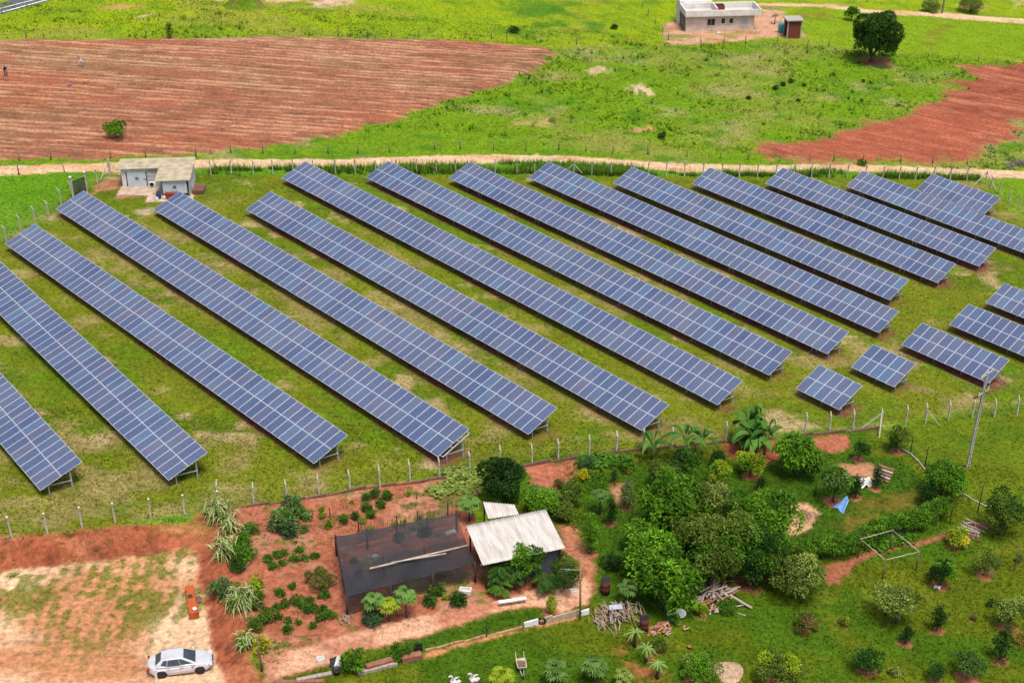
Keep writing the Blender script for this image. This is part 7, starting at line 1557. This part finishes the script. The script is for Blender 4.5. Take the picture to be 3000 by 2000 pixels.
def strip_line(name, pts, wd, off, m):
    pts = [Vector((*p, 0)) for p in pts]; V = []; F = []; P2 = []
    for a, b in zip(pts[:-1], pts[1:]):
        k = max(2, int((b - a).length / 2)); P2 += [a.lerp(b, i / k) for i in range(k)]
    P2.append(pts[-1])
    for i, p in enumerate(P2):
        t = (P2[min(i + 1, len(P2) - 1)] - P2[max(i - 1, 0)]).normalized(); n = Vector((-t.y, t.x, 0)) * wd / 2
        for q in (p - n, p + n): V.append((q.x, q.y, gz(q.x, q.y) + off))
    F = [(2 * i, 2 * i + 2, 2 * i + 3, 2 * i + 1) for i in range(len(P2) - 1)]
    return tag(link(name, np_mesh(name, V, F, m)), kind='structure')
strip_line("road_marking", [at0(*q) for q in (k1(-300, 168), k1(0, 84), k1(330, 0), k1(600, -68))], 0.35, 0.09, PAINTW)
strip_line("road_marking", [at0(*q) for q in (k1(-300, 125), k1(0, 58), k1(240, 0), k1(560, -80))], 0.25, 0.09, PAINTW)

# grass: blades in tufts, coloured like the ground they grow from
def tufts(name, x, y, h, wd, nb, vary=0.35, hvar=0.5, lean=0.6, colmul=None):
    n = len(x); col, _ = ground_color(x, y); z = g(x, y)
    if colmul is not None: col = col * np.asarray(colmul)
    X = np.repeat(x, nb); Y = np.repeat(y, nb); Z = np.repeat(z, nb); Hh = np.repeat(np.broadcast_to(h, n), nb) * rng.uniform(1 - hvar, 1 + hvar, n * nb)
    Wd = np.repeat(np.broadcast_to(wd, n), nb) * rng.uniform(.6, 1.4, n * nb)
    a = rng.uniform(0, 6.283, n * nb); sp = Hh * .5 * rng.uniform(0, 1, n * nb); X = X + np.cos(a) * sp; Y = Y + np.sin(a) * sp
    b = a + rng.uniform(-1, 1, n * nb); tx = np.cos(b) * Hh * lean * rng.uniform(.2, 1.2, n * nb); ty = np.sin(b) * Hh * lean * rng.uniform(.2, 1.2, n * nb)
    px, py = -np.sin(b) * Wd / 2, np.cos(b) * Wd / 2
    V = np.empty((n * nb, 3, 3)); V[:, 0] = np.stack([X - px, Y - py, Z - .03], 1); V[:, 1] = np.stack([X + px, Y + py, Z - .03], 1); V[:, 2] = np.stack([X + tx, Y + ty, Z + Hh], 1)
    cc = np.repeat(col, nb, 0) * rng.uniform(1 - vary, 1 + vary, (n * nb, 1)) * 1.12
    cc = np.repeat(cc, 3, 0)
    me = np_mesh(name, V.reshape(-1, 3), np.arange(n * nb * 3).reshape(-1, 3), BLADE, col=np.clip(cc, 0.002, .7))
    o = link(name, me); tag(o, kind='stuff'); return o
def scatter(n, x0, x1, y0, y1, keep=0.25, power=1.0):
    x = rng.uniform(x0, x1, n); y = rng.uniform(y0, y1, n)
    inview = np.abs(x) < (y * math.cos(PITCH) + CAM_H * math.sin(PITCH)) * .375 * 1.12 + 3
    x, y = x[inview], y[inview]; _, gr = ground_color(x, y); m = gr > rng.uniform(keep, 1.0, len(x)) ** power
    return x[m], y[m]
x, y = scatter(34000, -46, 46, 68, 105); tufts("grass", x, y, 0.12, 0.06, 7, vary=.3)
x, y = scatter(42000, -70, 70, 100, 185); tufts("grass", x, y, 0.105, 0.085, 6, vary=.28)
x, y = scatter(26000, -95, 95, 183, 240); f = fbm(x, y, 4, 3, seed=44); tufts("grass", x, y, 0.12 + 0.2 * ss(.5, .7, f), 0.13, 6, vary=.22)
x, y = scatter(14000, -130, 130, 235, 330); tufts("grass", x, y, 0.11, 0.2, 5, vary=.15)
def in_poly(P, n):
    A = np.array(P); x = rng.uniform(A[:, 0].min(), A[:, 0].max(), n); y = rng.uniform(A[:, 1].min(), A[:, 1].max(), n); s, _, _ = sdist(x, y, P); return x[s < 0], y[s < 0]
x, y = in_poly(STRIP, 26000); k = fbm(x, y, 9, 2, seed=88) > 0.43; x, y = x[k], y[k]; tufts("tall_grass", x, y, 0.75, 0.10, 7, lean=.5)
# dark clumps of coarse grass along the ploughed edge and over the middle field
x, y = scatter(1500, -60, 90, 180, 235); f2_ = fbm(x, y, 3.2, 2.4, seed=44); k = f2_ > .55; x, y = x[k], y[k]
tufts("tall_grass", x, y, 0.6, 0.14, 8, colmul=(.7, .85, .8))
